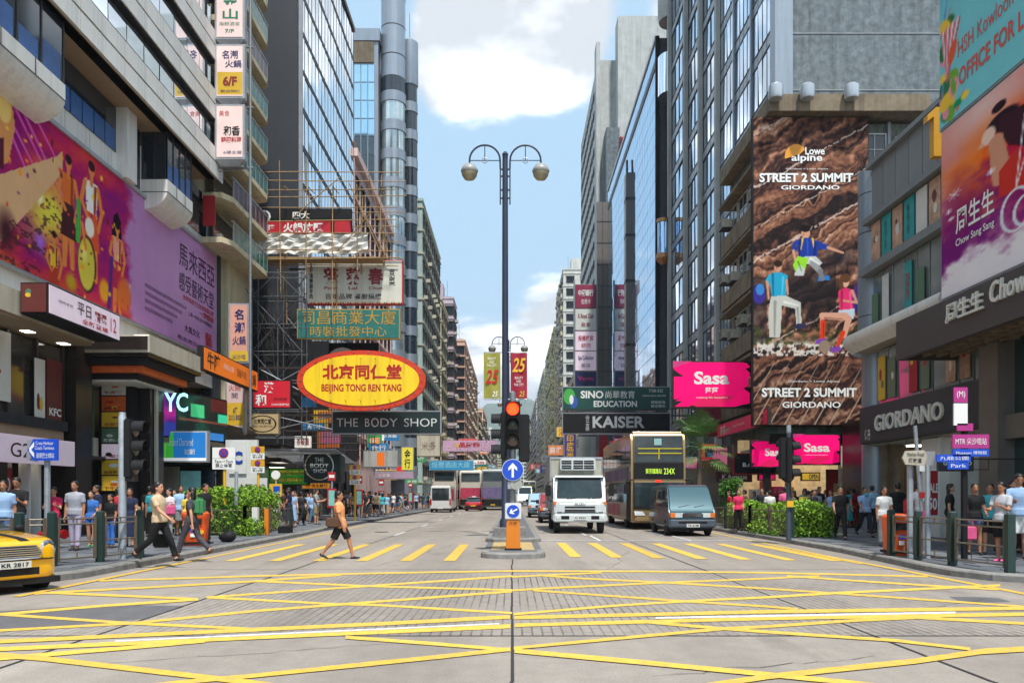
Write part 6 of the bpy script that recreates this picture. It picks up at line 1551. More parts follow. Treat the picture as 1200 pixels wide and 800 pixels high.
b = MB(); b.lathe([(.5, 22.3), (.5, 25)], BGLASS, 16, c=(13.0, 66, 0)); b.build('glass_drum', cs, world=True, smooth=40)
b = MB(); b.lathe([(.2, 21.4), (.66, 21.9), (.6, 22.3)], mat('copper', rgb(170, 120, 80), .4, metal=.7, var=.2), 16, c=(13.0, 66, 0)); b.lathe([(.6, 25), (.55, 25.3)], MATS['copper'], 16, c=(13.0, 66, 0)); b.box(13.2, 13.9, 65.9, 66.1, 23, 23.2, STEEL); b.build('copper_cap', cs, world=True)
# ------------------------------------------------------------------ RIGHT: blue mirror building
C4 = thing('glass_building', 'low mirrored blue glass slab reflecting the sky on the right', 'building', (20, 87, 0))
bb('wall', (13.3, 30, 69.4, 104, 0, 42.9, MULL), parent=C4)
p4 = PL('R', 13.0)
panes(C4, p4, frange(69.4, 104, 24), frange(5, 42.8, 24), BGLASS, tilt=.16, gap=.05, merge=True, name='glass_panel')
b = MB(); b.box(12.95, 13.3, 69.2, 69.5, 0, 43, BLACKM); b.box(12.9, 13.3, 69.4, 104, 42.7, 43.1, ALU); b.box(12.94, 13.02, 69.4, 104, 40.2, 40.9, FRD)
b.build('glass_trim', C4, world=True)
b = MB(); b.box(12.5, 13, 84.2, 85.5, 0, 37.0, MATS['brown_grey_stone']); b.tube([(12.7, 84.8, 37), (12.7, 84.8, 38.6)], .12, FRD, 6)  # solid column modelled in place of a dark reflection in the glass
for z in (10, 18, 25, 30, 34): b.box(12.46, 13, 84.16, 85.54, z, z + .3, FRD)
b.build('reflection_column', C4, world=True)
C5 = thing('concrete_building', 'grey concrete high rise beyond the blue glass slab', 'building', (20, 130, 0))
bb('wall', (13.3, 30, 119, 148, 0, 69, CONC2), (13.0, 13.6, 118.4, 121, 0, 71.5, CONC2), (16, 30, 116, 119, 0, 74, CONC2), parent=C5)
bb('dark_stair_block', (14.2, 16.2, 115.6, 119, 0, 57, CONC), (16.3, 19, 115.0, 116, 49, 55, BLACKM), parent=C5)
bb('red_trim', (16.2, 16.35, 115.2, 115.6, 49, 55.4, REDP), (16.2, 19, 115.2, 115.6, 55.1, 55.4, REDP), parent=C5)
put_windows(C5, PL('R', 13.3), frange(122, 146, 9), frange(6, 66, 20), win_mesh(1.5, 1.2, FRD, DGLASS, (2, 1)), merge=True)
fin = thing('stone_fin', 'tall grey brown stone fin wall standing out beyond the blue glass', 'building', (13, 109, 0))
FIN = MATS['brown_grey_stone']
bb('fin_wall', (11.9, 14.4, 107.8, 110, 0, 42.8, FIN), parent=fin)
b = MB()
for i in range(14): b.box(11.87, 14.42, 107.76, 107.79, 3 * i + 1, 3 * i + 1.08, FRD)
for x in (12.7, 13.6): b.box(x, x + .05, 107.76, 107.79, 0, 42.8, FRD)
b.build('stone_joint', fin, world=True)
st = thing('sign_tower', 'tower of stacked advertising panels standing beside the stone fin', 'sign', (10.3, 107, 0))
bb('tower_frame', (8.55, 8.75, 106.6, 107, 5, 31.5, STEEL), (11.75, 11.9, 106.6, 107, 5, 31.5, STEEL), (8.7, 11.8, 106.9, 107, 5, 31, CONC2), parent=st)
MRS = mat('maroon_panel', rgb(140, 34, 70), .5, var=.1)
pnl = [(27.7, 30.9, MRS, ('中國銀行', '信用卡'), WTXT), (24.6, 27.5, PW, ('K Royal Club', '桑拿'), MTXT), (21.8, 24.4, PR, ('投資移民', '顧問'), RTXT), (19.0, 21.6, PR, ('Spa Collection', '美容'), BLT), (16.0, 18.8, mat('navy_panel', rgb(30, 40, 90), .5, var=.2), ('Vango', ' '), PP), (12.8, 15.8, mat('teal_panel', rgb(70, 120, 140), .5, var=.3), ('香港', ' '), WTXT), (9.6, 12.6, MTXT, ('時裝', '批發'), WTXT)]
for i, (z0, z1, m, tt, tm) in enumerate(pnl):
    o = bb('sign_panel', (8.8, 11.7, 106.7, 106.85, z0, z1, m), parent=st)
    b = MB(); put_text(b, tt[0], (9.2, 106.66, z0 + (z1 - z0) * .5), (2.1, 0, 0), (0, 0, (z1 - z0) * .28), tm, .02)
    if tt[1].strip(): put_text(b, tt[1], (9.6, 106.66, z0 + (z1 - z0) * .15), (1.3, 0, 0), (0, 0, (z1 - z0) * .22), tm, .0)
    b.build('lettering', o, world=True)
YB = mat('pale_yellow_plaster', rgb(206, 200, 150), .8, var=.2, scale=.8, streak=.4)
wv = (FRD, DGLASS, 1.5, 1.3, (2, 1)); BC = [CREAM, WHITEW, YB, ACM]
tower('apartment_building', 'white stained apartment block with canopied corner windows beyond the sign tower', 'R', 12.0, 180, 208, 54.5, WHITEW, 17, 8, wv, front=(1.8, 1.4), depth=10, ac=.35, ledge=WHITEW, fcols=3, balc=BC)
tower('apartment_building', 'pale yellow apartment block with many balconies right of the lamp posts', 'R', 11.5, 210, 262, 47.5, YB, 15, 12, wv, front=(1.8, 1.4), depth=10, ac=.35, ledge=YB, balc=BC)
tower('apartment_building', 'white distant apartment block next to the pale yellow one', 'R', 10.9, 264, 330, 45, WHITEW, 14, 14, wv, front=(1.8, 1.4), depth=10, ac=.6, ledge=YB, balc=BC)
tower('apartment_building', 'lilac distant block near the vanishing point on the right', 'R', 10.5, 335, 430, 44, LILAC, 14, 18, wv, front=(1.8, 1.4), depth=10, ac=.4, ledge=WHITEW)
tower('apartment_building', 'farthest cream block of the right row', 'R', 10.2, 435, 560, 40, CREAM, 12, 20, wv, front=(1.8, 1.4), depth=10, ac=.4, ledge=WHITEW)
tower('apartment_building', 'low brown building between the stone fin and the white block', 'R', 12.6, 150, 178, 26, BEIGEW, 8, 9, wv, front=(1.8, 1.4), depth=12, ac=.6, ledge=BEIGEW)
far = [(-30, 560, 16, 58, WHITEW, 'white'), (-46, 640, 18, 78, CREAM, 'cream'), (-26, 720, 14, 66, WHITEW, 'narrow white'), (-14, 800, 12, 44, YB, 'yellow'), (-56, 820, 22, 86, LILAC, 'lilac'), (14, 620, 14, 52, WHITEW, 'white right hand'), (8, 760, 12, 40, TEALW, 'teal'), (26, 700, 16, 60, CREAM, 'cream right hand'), (-2, 900, 14, 34, BEIGEW, 'low beige'), (-22, 930, 12, 48, SALM, 'salmon')]
for i, (x, y, w, H_, m, nm) in enumerate(far):
    r = thing('high_rise', f'hazy {nm} high rise at the far end of the street', 'building', (x, y, 0), group='high rises at the far end')
    bb('wall', (x - w / 2, x + w / 2, y, y + 14, 0, H_, m), parent=r)
    put_windows(r, PL('F', y), frange(x - w / 2 + 1.2, x + w / 2 - 1.2, 5), frange(5, H_ - 3, int(H_ / 3.2)), win_mesh(1.6, 1.5, FRD, DGLASS, d=.15), merge=True)
# hills
hm = MB(); nx, ny = 60, 12
HILL = mat('forested_hill', (.06, .10, .05), .95, var=.4, scale=.01)
hs = np.random.RandomState(4).rand(80)
def hz(a, c): 
    x = -1500 + 3000 * a / nx
    return max(0, (190 + 90 * math.sin(x * .0031 + 1.1) + 110 * math.exp(-((x + 30) / 330) ** 2) + 40 * hs[a % 80]) * math.sin(math.pi * min(1, c / ny)) ** .8) - 5
for a in range(nx):
    for c in range(ny):
        P = lambda i, j: (-1500 + 3000 * i / nx, 2500 + 1400 * j / ny, hz(i, j))
        hm.quad(P(a, c), P(a + 1, c), P(a + 1, c + 1), P(a, c + 1), HILL)
struct(hm.build('hills', smooth=True))
# ------------------------------------------------------------------ RIGHT: hanging signs
SEG = mat('sino_green_face', rgb(22, 74, 66), .5, var=.1)
def leafs(root, f):
    q = MB(); q.poly([f(.03 + .055 * math.cos(t * .52) + .035, .42 - .34 * math.sin(t * .52)) for t in range(12)], lit('leaf_green', (70, 160, 70), .1)); q.poly([f(.105 + .04 * math.cos(t * .52), .66 - .26 * math.sin(t * .52), .004) for t in range(12)], mat('leaf_blue', rgb(50, 90, 170), .5, var=.05)); q.poly([f(.085 + .02 * math.cos(t * .52), .55 - .2 * math.sin(t * .52), .008) for t in range(12)], WTXT); q.build('leaf_logo', root, world=True)
sign('hanging_sign', 'green hanging sign with a leaf emblem and white capitals over the right lanes', 'sign', PL('F', 60), 3.9, 12.3, 8.2, 10.05, .4, SEG, ALU, [('SINO', .17, .18, .38, .50, WTXT, .03), ('尚華教育', .40, .18, .67, .50, WTXT, .0), ('EDUCATION', .29, .60, .69, .86, WTXT, .03), ('7/28-322', .80, .12, .93, .24, WTXT, 0), ('www.sino.edu.hk', .74, .34, .96, .42, WTXT, 0), ('課程查詢', .82, .6, .95, .72, WTXT, 0), ('歡迎報名', .82, .76, .95, .88, WTXT, 0)], extra=leafs)
KSL = mat('lettering_silver', rgb(180, 182, 184), .4, var=.05)
sign('hanging_sign', 'black hanging sign with large silver capitals below the green one', 'sign', PL('F', 58.5), 3.8, 12.0, 6.25, 7.85, .4, BLACKM, ALU, [('KAISER', .28, .16, .76, .72, KSL, .03), ('世\n嘉', .215, .12, .25, .85, KSL, .0)])
rf = thing('steel_frame', 'thin steel frames holding the green and black hanging signs', 'steel frame', (12, 59, 6))
arms(rf, 60.3, 12.2, 13.0, (8.4, 9.8)); arms(rf, 58.8, 11.9, 13.5, (6.4, 7.7)); arms(rf, 58.9, 3.9, 12, (7.95, 8.15))
SAS = mat('magenta_screen_face', rgb(226, 4, 100), .6, spec=.15, var=.12, scale=1.2, emit=.4)
def sas(root, f):
    q = MB()
    for pts in (((.0, .16), (.07, .25), (.14, .33), (.0, .33)), ((.84, .0), (1, .0), (1, .14), (.95, .05)), ((.93, .16), (1, .12), (1, .28)), ((.0, 1), (.12, .86), (.03, .85), (.10, .80), (0, .82)), ((.2, 1), (.25, .9), (.3, 1)), ((.9, .58), (1, .52), (1, .7)), ((.75, 1), (.9, .93), (1, .9), (1, 1))): q.poly([f(*p) for p in pts], BLACKM)
    q.build('black_splash', root, world=True)
    q = MB(); q.poly([f(*p) for p in ((.0, .0), (.25, .0), (.0, .15))], PP); q.poly([f(*p, .001) for p in ((.2, .95), (.5, .7), (.8, .75), (.6, .98))], mat('magenta_dark', rgb(200, 10, 80), .45, var=.05, emit=.3)); q.build('petal_shape', root, world=True)
ST = [('Sasa', .27, .22, .72, .50, WTXT, .03), ('莎莎', .41, .56, .58, .69, WTXT, .03), ('making life beautiful', .3, .76, .7, .81, WTXT, 0)]
sign('led_screen', 'large magenta screen with white wording hung above the van', 'sign', PL('F', 40), 8.3, 12.32, 6.1, 8.5, .4, SAS, FRD, ST, extra=sas)
arms(rf, 40.3, 10, 13.2, (6.6, 8.0))
ST2 = [('Sasa', .23, .30, .77, .58, WTXT, .03), ('making life beautiful', .25, .66, .72, .7, WTXT, 0)]
sign('shop_sign', 'magenta shop sign right of the traffic signal below the tall poster', 'sign', PL('F', 37.3), 13.55, 15.85, 3.05, 4.55, .25, SAS, FRD, ST2, extra=sas)
sign('shop_sign', 'magenta shop sign half hidden by the traffic signal', 'sign', PL('F', 38), 11.75, 13.45, 2.95, 4.3, .25, SAS, FRD, [('Sasa', .4, .3, .95, .58, WTXT, .03)], extra=sas)
RAW = mat('crimson_awning', rgb(206, 36, 80), .55, var=.1, emit=.1)
sign('awning_sign', 'crimson sloping strip sign above the cosmetics shops', 'sign', PL('R', 12.35), 36.6, 45.5, 4.95, 5.75, .2, RAW, FRD, [('莎莎', .08, .2, .2, .85, WTXT, .02), ('making life beautiful', .35, .35, .6, .6, WTXT, 0), ('T', .9, .2, .94, .6, WTXT, .03)])
sign('shop_sign', 'faded maroon board with a white logo beside the crimson strip', 'sign', PL('F', 45.9), 11.0, 12.9, 5.1, 6.8, .4, mat('faded_maroon', rgb(130, 30, 60), .6, var=.2), FRD, [('莎莎', .1, .35, .5, .75, WTXT, .03)])
C6 = thing('shop_row', 'cosmetics and fast food shops under the crimson strip on the right', 'shops', (15, 40, 0))
bb('shop_back_wall', (9.8 + 2.6, 20, 42.0, 42.2, 0, 4.6, WARM), (12.6, 20, 37.6, 39, 4.1, 4.6, DSTONE), parent=C6)
bb('shop_ceiling', (12.5, 20, 37.8, 42, 3.9, 4.0, CONC2), parent=C6)
for i, (x0, x1, z0, z1, y, m) in enumerate(((12.5, 12.8, 0, 4.0, 38, DSTONE), (13.6, 13.8, 0, 3.9, 38, STEEL), (16.1, 16.35, 0, 4, 37.6, TILE_C), (16.5, 16.8, 0, 4, 38.6, YB), (17.6, 17.8, 0, 4, 38, DSTONE))): bb('shop_post', (x0, x1, y, y + .3, z0, z1, m), parent=C6)
for i in range(12):
    x = 12.9 + .6 * i; bb('shelf_display', (x, x + .5, 41.4, 41.9, .2, 1.2 + 1.3 * rnd.random(), [PW, REDP, PP, PY, WARM, PB, TEALP][i % 7]), parent=C6)
    bb('shop_lamp', (x, x + .4, 39.2, 39.5, 3.85, 3.88, LAMP), parent=C6); bb('shop_lamp', (x, x + .4, 40.8, 41.1, 3.85, 3.88, LAMP), parent=C6)
sign('shop_sign', 'black strip board with pale lettering left of the half hidden magenta sign', 'sign', PL('F', 39.5), 11.3, 13.7, 2.65, 3.75, .3, BLACKM, REDP, [('B.m. Juice', .2, .45, .75, .7, WTXT, .02)])
sign('shop_sign', 'maroon strip with pale green lettering next to the small palm', 'sign', PL('F', 41.2), 10.9, 12.8, 2.3, 2.85, .3, mat('deep_maroon', rgb(84, 16, 30), .5, var=.1), FRD, [('K.Avenue', .15, .25, .85, .75, PWH, .02)])
sign('shop_sign', 'tiny magenta sign over the crowd by the hedge', 'sign', PL('F', 39.8), 12.7, 13.6, 2.35, 2.7, .2, SAS, FRD, [('Sasa', .2, .2, .8, .8, WTXT, .03)])
sign('shop_sign', 'yellow lit strip sign inside the arcade behind the signal', 'sign', PL('F', 39.9), 13.9, 14.9, 2.75, 2.9, .15, lit('yellow_lit', (240, 190, 40), .8), YTXT, [])
rs2 = thing('round_sign', 'round blue lit sign with a white figure behind the traffic signal', 'sign', (14.0, 39, 2.5))
b = MB(); b.lathe([(.34, 38.9), (.34, 39.05)], BLACKM, 20, c=(13.98, 0, 2.6), axis='y'); b.lathe([(.27, 38.86), (.27, 38.9)], lit('blue_neon', (80, 130, 230), .8), 20, c=(13.98, 0, 2.6), axis='y'); b.build('sign_disc', rs2, world=True); b = MB(); put_text(b, '¥', (13.88, 38.84, 2.45), (.22, 0, 0), (0, 0, .3), WTXT, .03); b.build('lettering', rs2, world=True)
sign('shop_sign', 'yellow menu board in the arcade with a blue corner', 'sign', PL('F', 40.5), 15.2, 16.2, 2.35, 2.8, .15, lit('menu_yellow', (220, 180, 60), .3), FRD, [('OPEN', .4, .2, .9, .8, BLT, .03)])
sign('banner', 'tall red banner with a pale round emblem in the arcade', 'banner', PL('F', 38.8), 15.85, 16.9, .9, 2.9, .1, REDP, FRD, [('壽\n司', .3, .35, .7, .75, BGS, .03)])
sign('banner', 'magenta upright banner standing beside the arcade poles', 'banner', PL('F', 36.9), 16.35, 17.1, .4, 2.8, .12, SAS, BLACKM, [('Sasa', .1, .84, .9, .94, WTXT, .03)])
sign('menu_board', 'dark green menu board on the corner shop wall', 'sign', PL('F', 33.5), 15.9, 16.85, 2.7, 4.0, .15, mat('menu_green', rgb(24, 60, 50), .5, var=.15), FRD, [('BAGUETTE', .1, .2, .9, .32, PWH, 0), ('set menu', .2, .5, .8, .6, PWH, 0)])
ps = thing('poster_wall', 'grid of orange and red food posters below the green menu board', 'poster', (16.3, 33.6, 1))
for i in range(2):
    for j in range(3): poster(ps, PL('F', 33.5), 15.9 + .48 * i, 16.34 + .48 * i, 1.3 + .45 * j, 1.72 + .45 * j, [[BGS, PO, REDP][(i + j) % 3], PY, PW], seed=i * 3 + j)
bb('poster_backing', (15.8, 16.95, 33.51, 33.7, .13, 2.7, TEALP), parent=ps)
bb('corner_wall', (15.7, 17.2, 33.7, 36.5, 0, 5.0, DSTONE), parent=C6)
sign('wall_sign', 'grey fascia with a single pale letter right of the magenta sign', 'sign', PL('F', 37.0), 15.95, 17.3, 3.0, 4.3, .2, CHG, CHG, [('G', .42, .4, .58, .65, WTXT, .03)])
sign('shop_sign', 'small dark hanging sign with white capitals by the corner shop door', 'sign', PL('F', 21.8), 12.05, 13.05, 2.25, 2.68, .12, CHG, CHG, [('GIORDANO', .12, .35, .92, .6, WTXT, .02)])
b = MB(); b.tube([(13.0, 21.75, 2.6), (14.6, 21.75, 2.6)], .02, FRD, 6); b.tube([(13.0, 21.75, 2.3), (13.5, 21.75, 2.3), (13.5, 21.75, 2.6)], .015, FRD, 6); b.build('sign_arm', list(COL.objects)[-1].parent, world=True)
sign('light_box', 'white and red sale stand behind the waiting pedestrians on the right', 'sign', PL('F', 24), 12.85, 13.3, .9, 2.4, .12, REDP, WTXT, [('SALE', .1, .3, .9, .5, WTXT, .03), ('50', .2, .6, .8, .85, WTXT, .03)])
sign('hanging_sign', 'narrow violet upright sign with gold characters behind the black hanging sign', 'sign', PL('F', 70), 4.7, 5.85, 4.9, 7.3, .3, mat('violet_face', rgb(74, 56, 130), .5, var=.1), ALU, [('印\n度\n菜', .2, .08, .8, .92, YTXT, .02)])
sign('hanging_sign', 'pair of red uprights behind the black hanging sign', 'sign', PL('F', 74), 8.3, 9.2, 4.7, 7.4, .3, REDP, CONC, [])
sign('hanging_sign', 'grey ribbed board between the violet and red uprights', 'sign', PL('F', 75), 5.9, 8.25, 4.4, 7.4, .3, CONC2, MULL, [('影', .05, .1, .25, .4, BTXT, .02)])
# small boards crowding the shop fronts up both pavements
SB = [lit('small_board_%d' % i, c, .2) for i, c in enumerate(((210, 40, 40), (230, 226, 214), (226, 180, 50), (40, 110, 160), (60, 140, 80), (226, 120, 160), (60, 60, 70), (220, 130, 60)))]
rr = random.Random(21)
for k in range(64):
    L_ = k % 2 == 0; y = 46 + 70 * rr.random() ** 1.3; w = rr.uniform(.7, 1.9); h = rr.uniform(.4, 1.5); z = rr.uniform(2.4, 7.5)
    x0 = -13.8 + rr.uniform(.1, 1.6) if L_ else 12.9 - w; w = w if L_ else min(w, 1.4); z = z if L_ or y > 62 else min(z, 3.4); m = SB[rr.randrange(8)]; par = B6 if L_ else C6
    o = bb('shop_board', (x0, x0 + w, y, y + .15, z, z + h, m), parent=par)
    if h < 1.0 or w > 1.2: b = MB(); put_text(b, words_[k % 10], (x0 + w * .12, y - .012, z + h * .2), (w * .76, 0, 0), (0, 0, h * .6), RTXT if m in (SB[1], SB[2]) else WTXT, .01); b.build('lettering', o, world=True)
for k, (y, z) in enumerate(((52, 9.5), (60, 12), (58, 7.4), (50.5, 6.6))): bb('wall_cable', (13.28, 13.32, y - 5, y + 4, z, z + .05, FRD), parent=C3)
# ------------------------------------------------------------------ vehicles (nose towards -Y, origin on the ground under the nose)
TYRE = mat('tyre_rubber', (.016, .016, .017), .85, var=.2, scale=8)
HUB = mat('wheel_rim', rgb(150, 152, 156), .35, metal=.6, var=.1)
VGL = mat('vehicle_glass', (.02, .032, .036), .04, var=.5, scale=2.2, spec=.6, bump=.04)
CHROME = mat('chrome', (.7, .7, .7), .12, metal=.95, var=.05)
LENS = mat('headlamp_lens', (.62, .66, .68), .08, var=.2, scale=6, spec=.9, coat=.5)
AMB = mat('amber_lens', rgb(232, 120, 20), .2, var=.1)
REDL = mat('red_lens', rgb(170, 10, 14), .2, var=.1)
BLK = mat('black_plastic', (.013, .013, .015), .65, spec=.25, var=.2, scale=4)
PLW = mat('number_plate_white', rgb(214, 214, 208), .4, var=.05); PLY = mat('number_plate_yellow', rgb(220, 180, 40), .4, var=.05)
def bev(mb, w=.05, seg=2, ang=25):
    me = mb.mesh('t'); bm = bmesh.new(); bm.from_mesh(me)
    es = [e for e in bm.edges if len(e.link_faces) == 2 and e.calc_face_angle(0) > R(ang)]
    bmesh.ops.bevel(bm, geom=es, offset=w, segments=seg, affect='EDGES', clamp_overlap=True)
    bm.to_mesh(me); bm.free(); return me
def meshobj(name, me, parent, sm=True):
    o = bpy.data.objects.new(name, me); COL.objects.link(o); o.parent = parent; OFF[o] = OFF.get(parent, (0, 0, 0))
    if sm: me.polygons.foreach_set('use_smooth', [True] * len(me.polygons)); me.set_sharp_from_angle(angle=R(35))
    return o
def vp(name, mb, parent, smooth=False): return mb.build(name, parent, smooth=smooth)
def wheel(parent, x, y, r=.33, w=.2, name='wheel'):
    o = MB().lathe([(r * .62, -w / 2), (r * .94, -w / 2), (r, -w * .35), (r, w * .35), (r * .94, w / 2), (r * .62, w / 2)], TYRE, 20, axis='x').build(name, parent, smooth=30)
    o.location = (x, y, r)
    h = MB().lathe([(r * .62, -w * .42), (r * .5, -w * .3), (r * .15, -w * .46), (.01, -w * .46)], HUB, 16, axis='x'); h.lathe([(r * .62, w * .42), (r * .5, w * .3), (r * .15, w * .46), (.01, w * .46)], HUB, 16, axis='x'); h.build('rim', o, smooth=30)
def plate(parent, x, y, z, txt, m=PLW, w=.5, h=.12, face=-1):
    b = MB(); b.box(x - w / 2, x + w / 2, y, y + face * .02, z, z + h, m); o = b.build('number_plate', parent)
    if txt:
        t = MB(); U = (w * .84, 0, 0) if face < 0 else (-w * .84, 0, 0); put_text(t, txt, (x - face * -w * .42 if face > 0 else x - w * .42, y + face * .026, z + h * .2), U, (0, 0, h * .62), BTXT, .02); t.build('lettering', o)
def rrect(hw, z0, z1, y, n=4, r=.12, bulge=.0):
    r = min(r, hw * .9, (z1 - z0) * .45); out = []
    for cx, cz, a0 in ((hw - r, z1 - r, 0), (-hw + r, z1 - r, 90), (-hw + r, z0 + r, 180), (hw - r, z0 + r, 270)):
        for i in range(n + 1):
            a = R(a0 + 90 * i / n); out.append((cx + r * math.cos(a), y, cz + r * math.sin(a)))
    return out

# yellow hatchback --------------------------------------------------
YP = mat('yellow_car_paint', rgb(240, 178, 10), .22, var=.03, coat=.8, spec=.6)
car = thing('car', 'yellow hatchback with black bonnet stripes nosing in at the left edge', 'car', (0, 0, 0))
rings = [rrect(.60, .30, .74, .0), rrect(.68, .24, .80, .03), rrect(.75, .20, .85, .10), rrect(.80, .19, .885, .22), rrect(.835, .19, .91, .40), rrect(.845, .19, .95, .85), rrect(.85, .19, .985, 1.4), rrect(.85, .19, .99, 2.4), rrect(.84, .2, .97, 3.3), rrect(.78, .25, .9, 3.62), rrect(.6, .35, .7, 3.7)]
b = MB().loft(rings, YP); b.build('body', car, smooth=45)
b = MB(); b.loft([[(x * s, y, z) for x, y, z in rrect(.80, .97, 1.0, 0, 3, .01)] for s, y in ()] or [rrect(.80, .9, .99, 1.38, 4, .03), rrect(.70, .9, 1.34, 1.95, 4, .12), rrect(.68, .9, 1.41, 2.3, 4, .14), rrect(.66, .9, 1.41, 3.1, 4, .14), rrect(.70, .85, .98, 3.6, 4, .05)], VGL); b.build('glasshouse', car, smooth=45)
b = MB(); b.box(-.6, .6, 2.05, 3.15, 1.405, 1.43, YP); b.build('roof', car)
for sx in (-1, 1):
    b = MB()
    for k in range(10):
        y0 = .10 + .12 * k; zf = lambda y: float(np.interp(y, [0, .03, .1, .22, .4, .85, 1.4], [.74, .80, .85, .885, .91, .95, .985])) + .004
        b.quad((sx * .17, y0, zf(y0)), (sx * .33, y0, zf(y0)), (sx * .33, y0 + .12, zf(y0 + .12)), (sx * .17, y0 + .12, zf(y0 + .12)), BLK)
    b.build('bonnet_stripe', car)
    b = MB().ell((sx * .60, .115, .70), (.145, .10, .13), LENS, 16, 10); hl = b.build('headlight', car, smooth=True)
    MB().lathe([(.15, .05), (.165, .03), (.15, .01)], CHROME, 20, axis='y').xf(Matrix.Translation((sx * .60, .02, .70)) @ Matrix.Rotation(R(sx * 14), 4, 'Z')).build('headlight_ring', hl, smooth=True)
    b = MB().ell((sx * .60, .055, .36), (.075, .04, .07), LENS, 14, 8); b.build('fog_lamp', car, smooth=True)
    b = MB().ell((sx * .95, 1.45, 1.02), (.09, .06, .07), BLK, 10, 6); b.build('wing_mirror', car, smooth=True)
    for y in (.72, 3.15): wheel(car, sx * .76, y, .31, .19)
    MB().lathe([(.38, -.02), (.38, .13)], BLK, 20, c=(sx * (.735 if sx > 0 else .845), .72, .31), axis='x').build('wheel_arch', car)
b = MB(); b.slab([(-.40, -.02, .58), (.40, -.02, .58), (.44, -.012, .64), (.36, .0, .76), (-.36, .0, .76), (-.44, -.012, .64)], (0, .06, 0), BLK); gr = b.build('grille', car)
b = MB()
for i in range(5): z = .60 + .034 * i; w = .43 - .012 * i; b.box(-w, w, -.045, -.02, z, z + .016, CHROME)
b.tube([(-.40, -.03, .575), (.40, -.03, .575), (.46, -.02, .64), (.37, -.01, .775), (-.37, -.01, .775), (-.46, -.02, .64), (-.40, -.03, .575)], .014, CHROME, 6); b.build('grille_bar', gr)
b = MB(); b.box(-.42, .42, -.012, .05, .30, .42, BLK); b.box(-.66, .66, -.03, .03, .545, .562, BLK); b.build('lower_intake', car)
b = MB(); b.box(-.80, .80, .02, .6, .14, .24, BLK); b.build('sill_valance', car)
plate(car, 0, -.04, .425, 'KR 2817', w=.52, h=.11)
car.scale = (.97, .97, .97); car.location = (-7.86, 12.1, 0); car.rotation_euler.z = R(63)

# refrigerated truck ---------------------------------------------------
TW = mat('truck_white_paint', rgb(206, 212, 212), .35, var=.06, streak=.15, coat=.2)
BXM = mat('truck_box_panel', rgb(176, 174, 160), .5, var=.12, streak=.3)
tk = thing('truck', 'white refrigerated box truck waiting at the crossing', 'truck', (2.8, 31.6, 0))
b = MB(); b.slab([(-1.08, .0, .48), (-1.08, .0, 1.28), (-1.08, .16, 1.42), (-1.08, .42, 2.30), (-1.08, .6, 2.42), (-1.08, 1.85, 2.42), (-1.08, 1.85, .48)], (2.16, 0, 0), TW); meshobj('cab', bev(b, .07, 3), tk)
b = MB(); b.slab([(-.95, .125, 1.46), (.95, .125, 1.46), (.90, .40, 2.26), (-.90, .40, 2.26)], (0, .06, .02), VGL); b.xf(Matrix.Translation((0, -.012, 0))); meshobj('windscreen', bev(b, .02, 2), tk)
b = MB(); b.box(-1.0, 1.0, .33, .42, 2.27, 2.33, BLK)
for x0 in (-.55, .35): b.tube([(x0, .10, 1.44), (x0 + .45, .13, 1.50)], .012, BLK, 5)
b.build('wiper', tk)
b = MB(); b.box(-1.1, 1.1, -.10, .25, .48, .82, TW); meshobj('bumper', bev(b, .05, 3), tk)
b = MB(); b.box(-.78, -.45, -.108, -.1, .60, .74, BLK); b.box(.45, .78, -.108, -.1, .60, .74, BLK); b.box(-.95, .95, -.02, .01, .86, .90, BLK); b.build('bumper_vent', tk)
b = MB()
for z in (.93, 1.07): b.box(-.62, .62, -.035, -.005, z, z + .06, BLK)
b.box(-.62, .62, -.04, -.0, 1.0, 1.05, CHROME); b.build('grille', tk)
b = MB(); put_text(b, 'ISUZU', (-.22, -.02, 1.18), (.44, 0, 0), (0, 0, .09), BTXT, .03); b.build('lettering', tk)
for sx in (-1, 1):
    b = MB(); b.slab([(sx * .66, -.03, .88), (sx * 1.06, .02, .88), (sx * 1.09, .06, 1.32), (sx * .95, .02, 1.34), (sx * .70, -.02, 1.12)], (0, .05, 0), LENS); h = b.build('headlight', tk)
    MB().box(sx * .98, sx * 1.08, -.005, .03, 1.2, 1.33, AMB).build('indicator', h)
    MB().lathe([(.07, -.115), (.08, -.1)], LENS, 12, c=(sx * .92, 0, .67), axis='y').build('fog_lamp', tk)
    b = MB(); b.box(sx * 1.2, sx * 1.42, .12, .2, 1.55, 2.0, BLK); b.tube([(sx * 1.08, .3, 2.2), (sx * 1.32, .15, 2.1), (sx * 1.3, .15, 1.4), (sx * 1.08, .25, 1.3)], .02, BLK, 6); b.build('wing_mirror', tk)
    b = MB(); b.slab([(sx * 1.085, .55, 1.45), (sx * 1.085, 1.6, 1.45), (sx * 1.085, 1.6, 2.2), (sx * 1.085, .75, 2.2)], (sx * .01, 0, 0), VGL); b.build('side_window', tk)
    for y in (.75, 5.0): wheel(tk, sx * .92, y, .38, .24)
    b = MB(); b.box(sx * 1.12, sx * 1.14, 2.3, 6.6, .8, .9, ALU); b.build('side_rail', tk)
b = MB(); b.box(-1.12, 1.12, 1.95, 7.2, .95, 3.22, BXM); bx = meshobj('cargo_box', bev(b, .03, 1), tk)
b = MB()
for sx in (-1, 1):
    b.box(sx * 1.11, sx * 1.15, 1.93, 2.0, .93, 3.24, ALU); b.box(sx * 1.10, sx * 1.14, 1.94, 7.2, 3.18, 3.25, ALU)
    for i in range(8): b.box(sx * 1.118, sx * 1.13, 2.5 + .62 * i, 2.53 + .62 * i, 1.0, 3.18, ALU)
b.box(-1.14, 1.14, 1.92, 1.97, 3.17, 3.25, ALU); b.build('box_trim', bx)
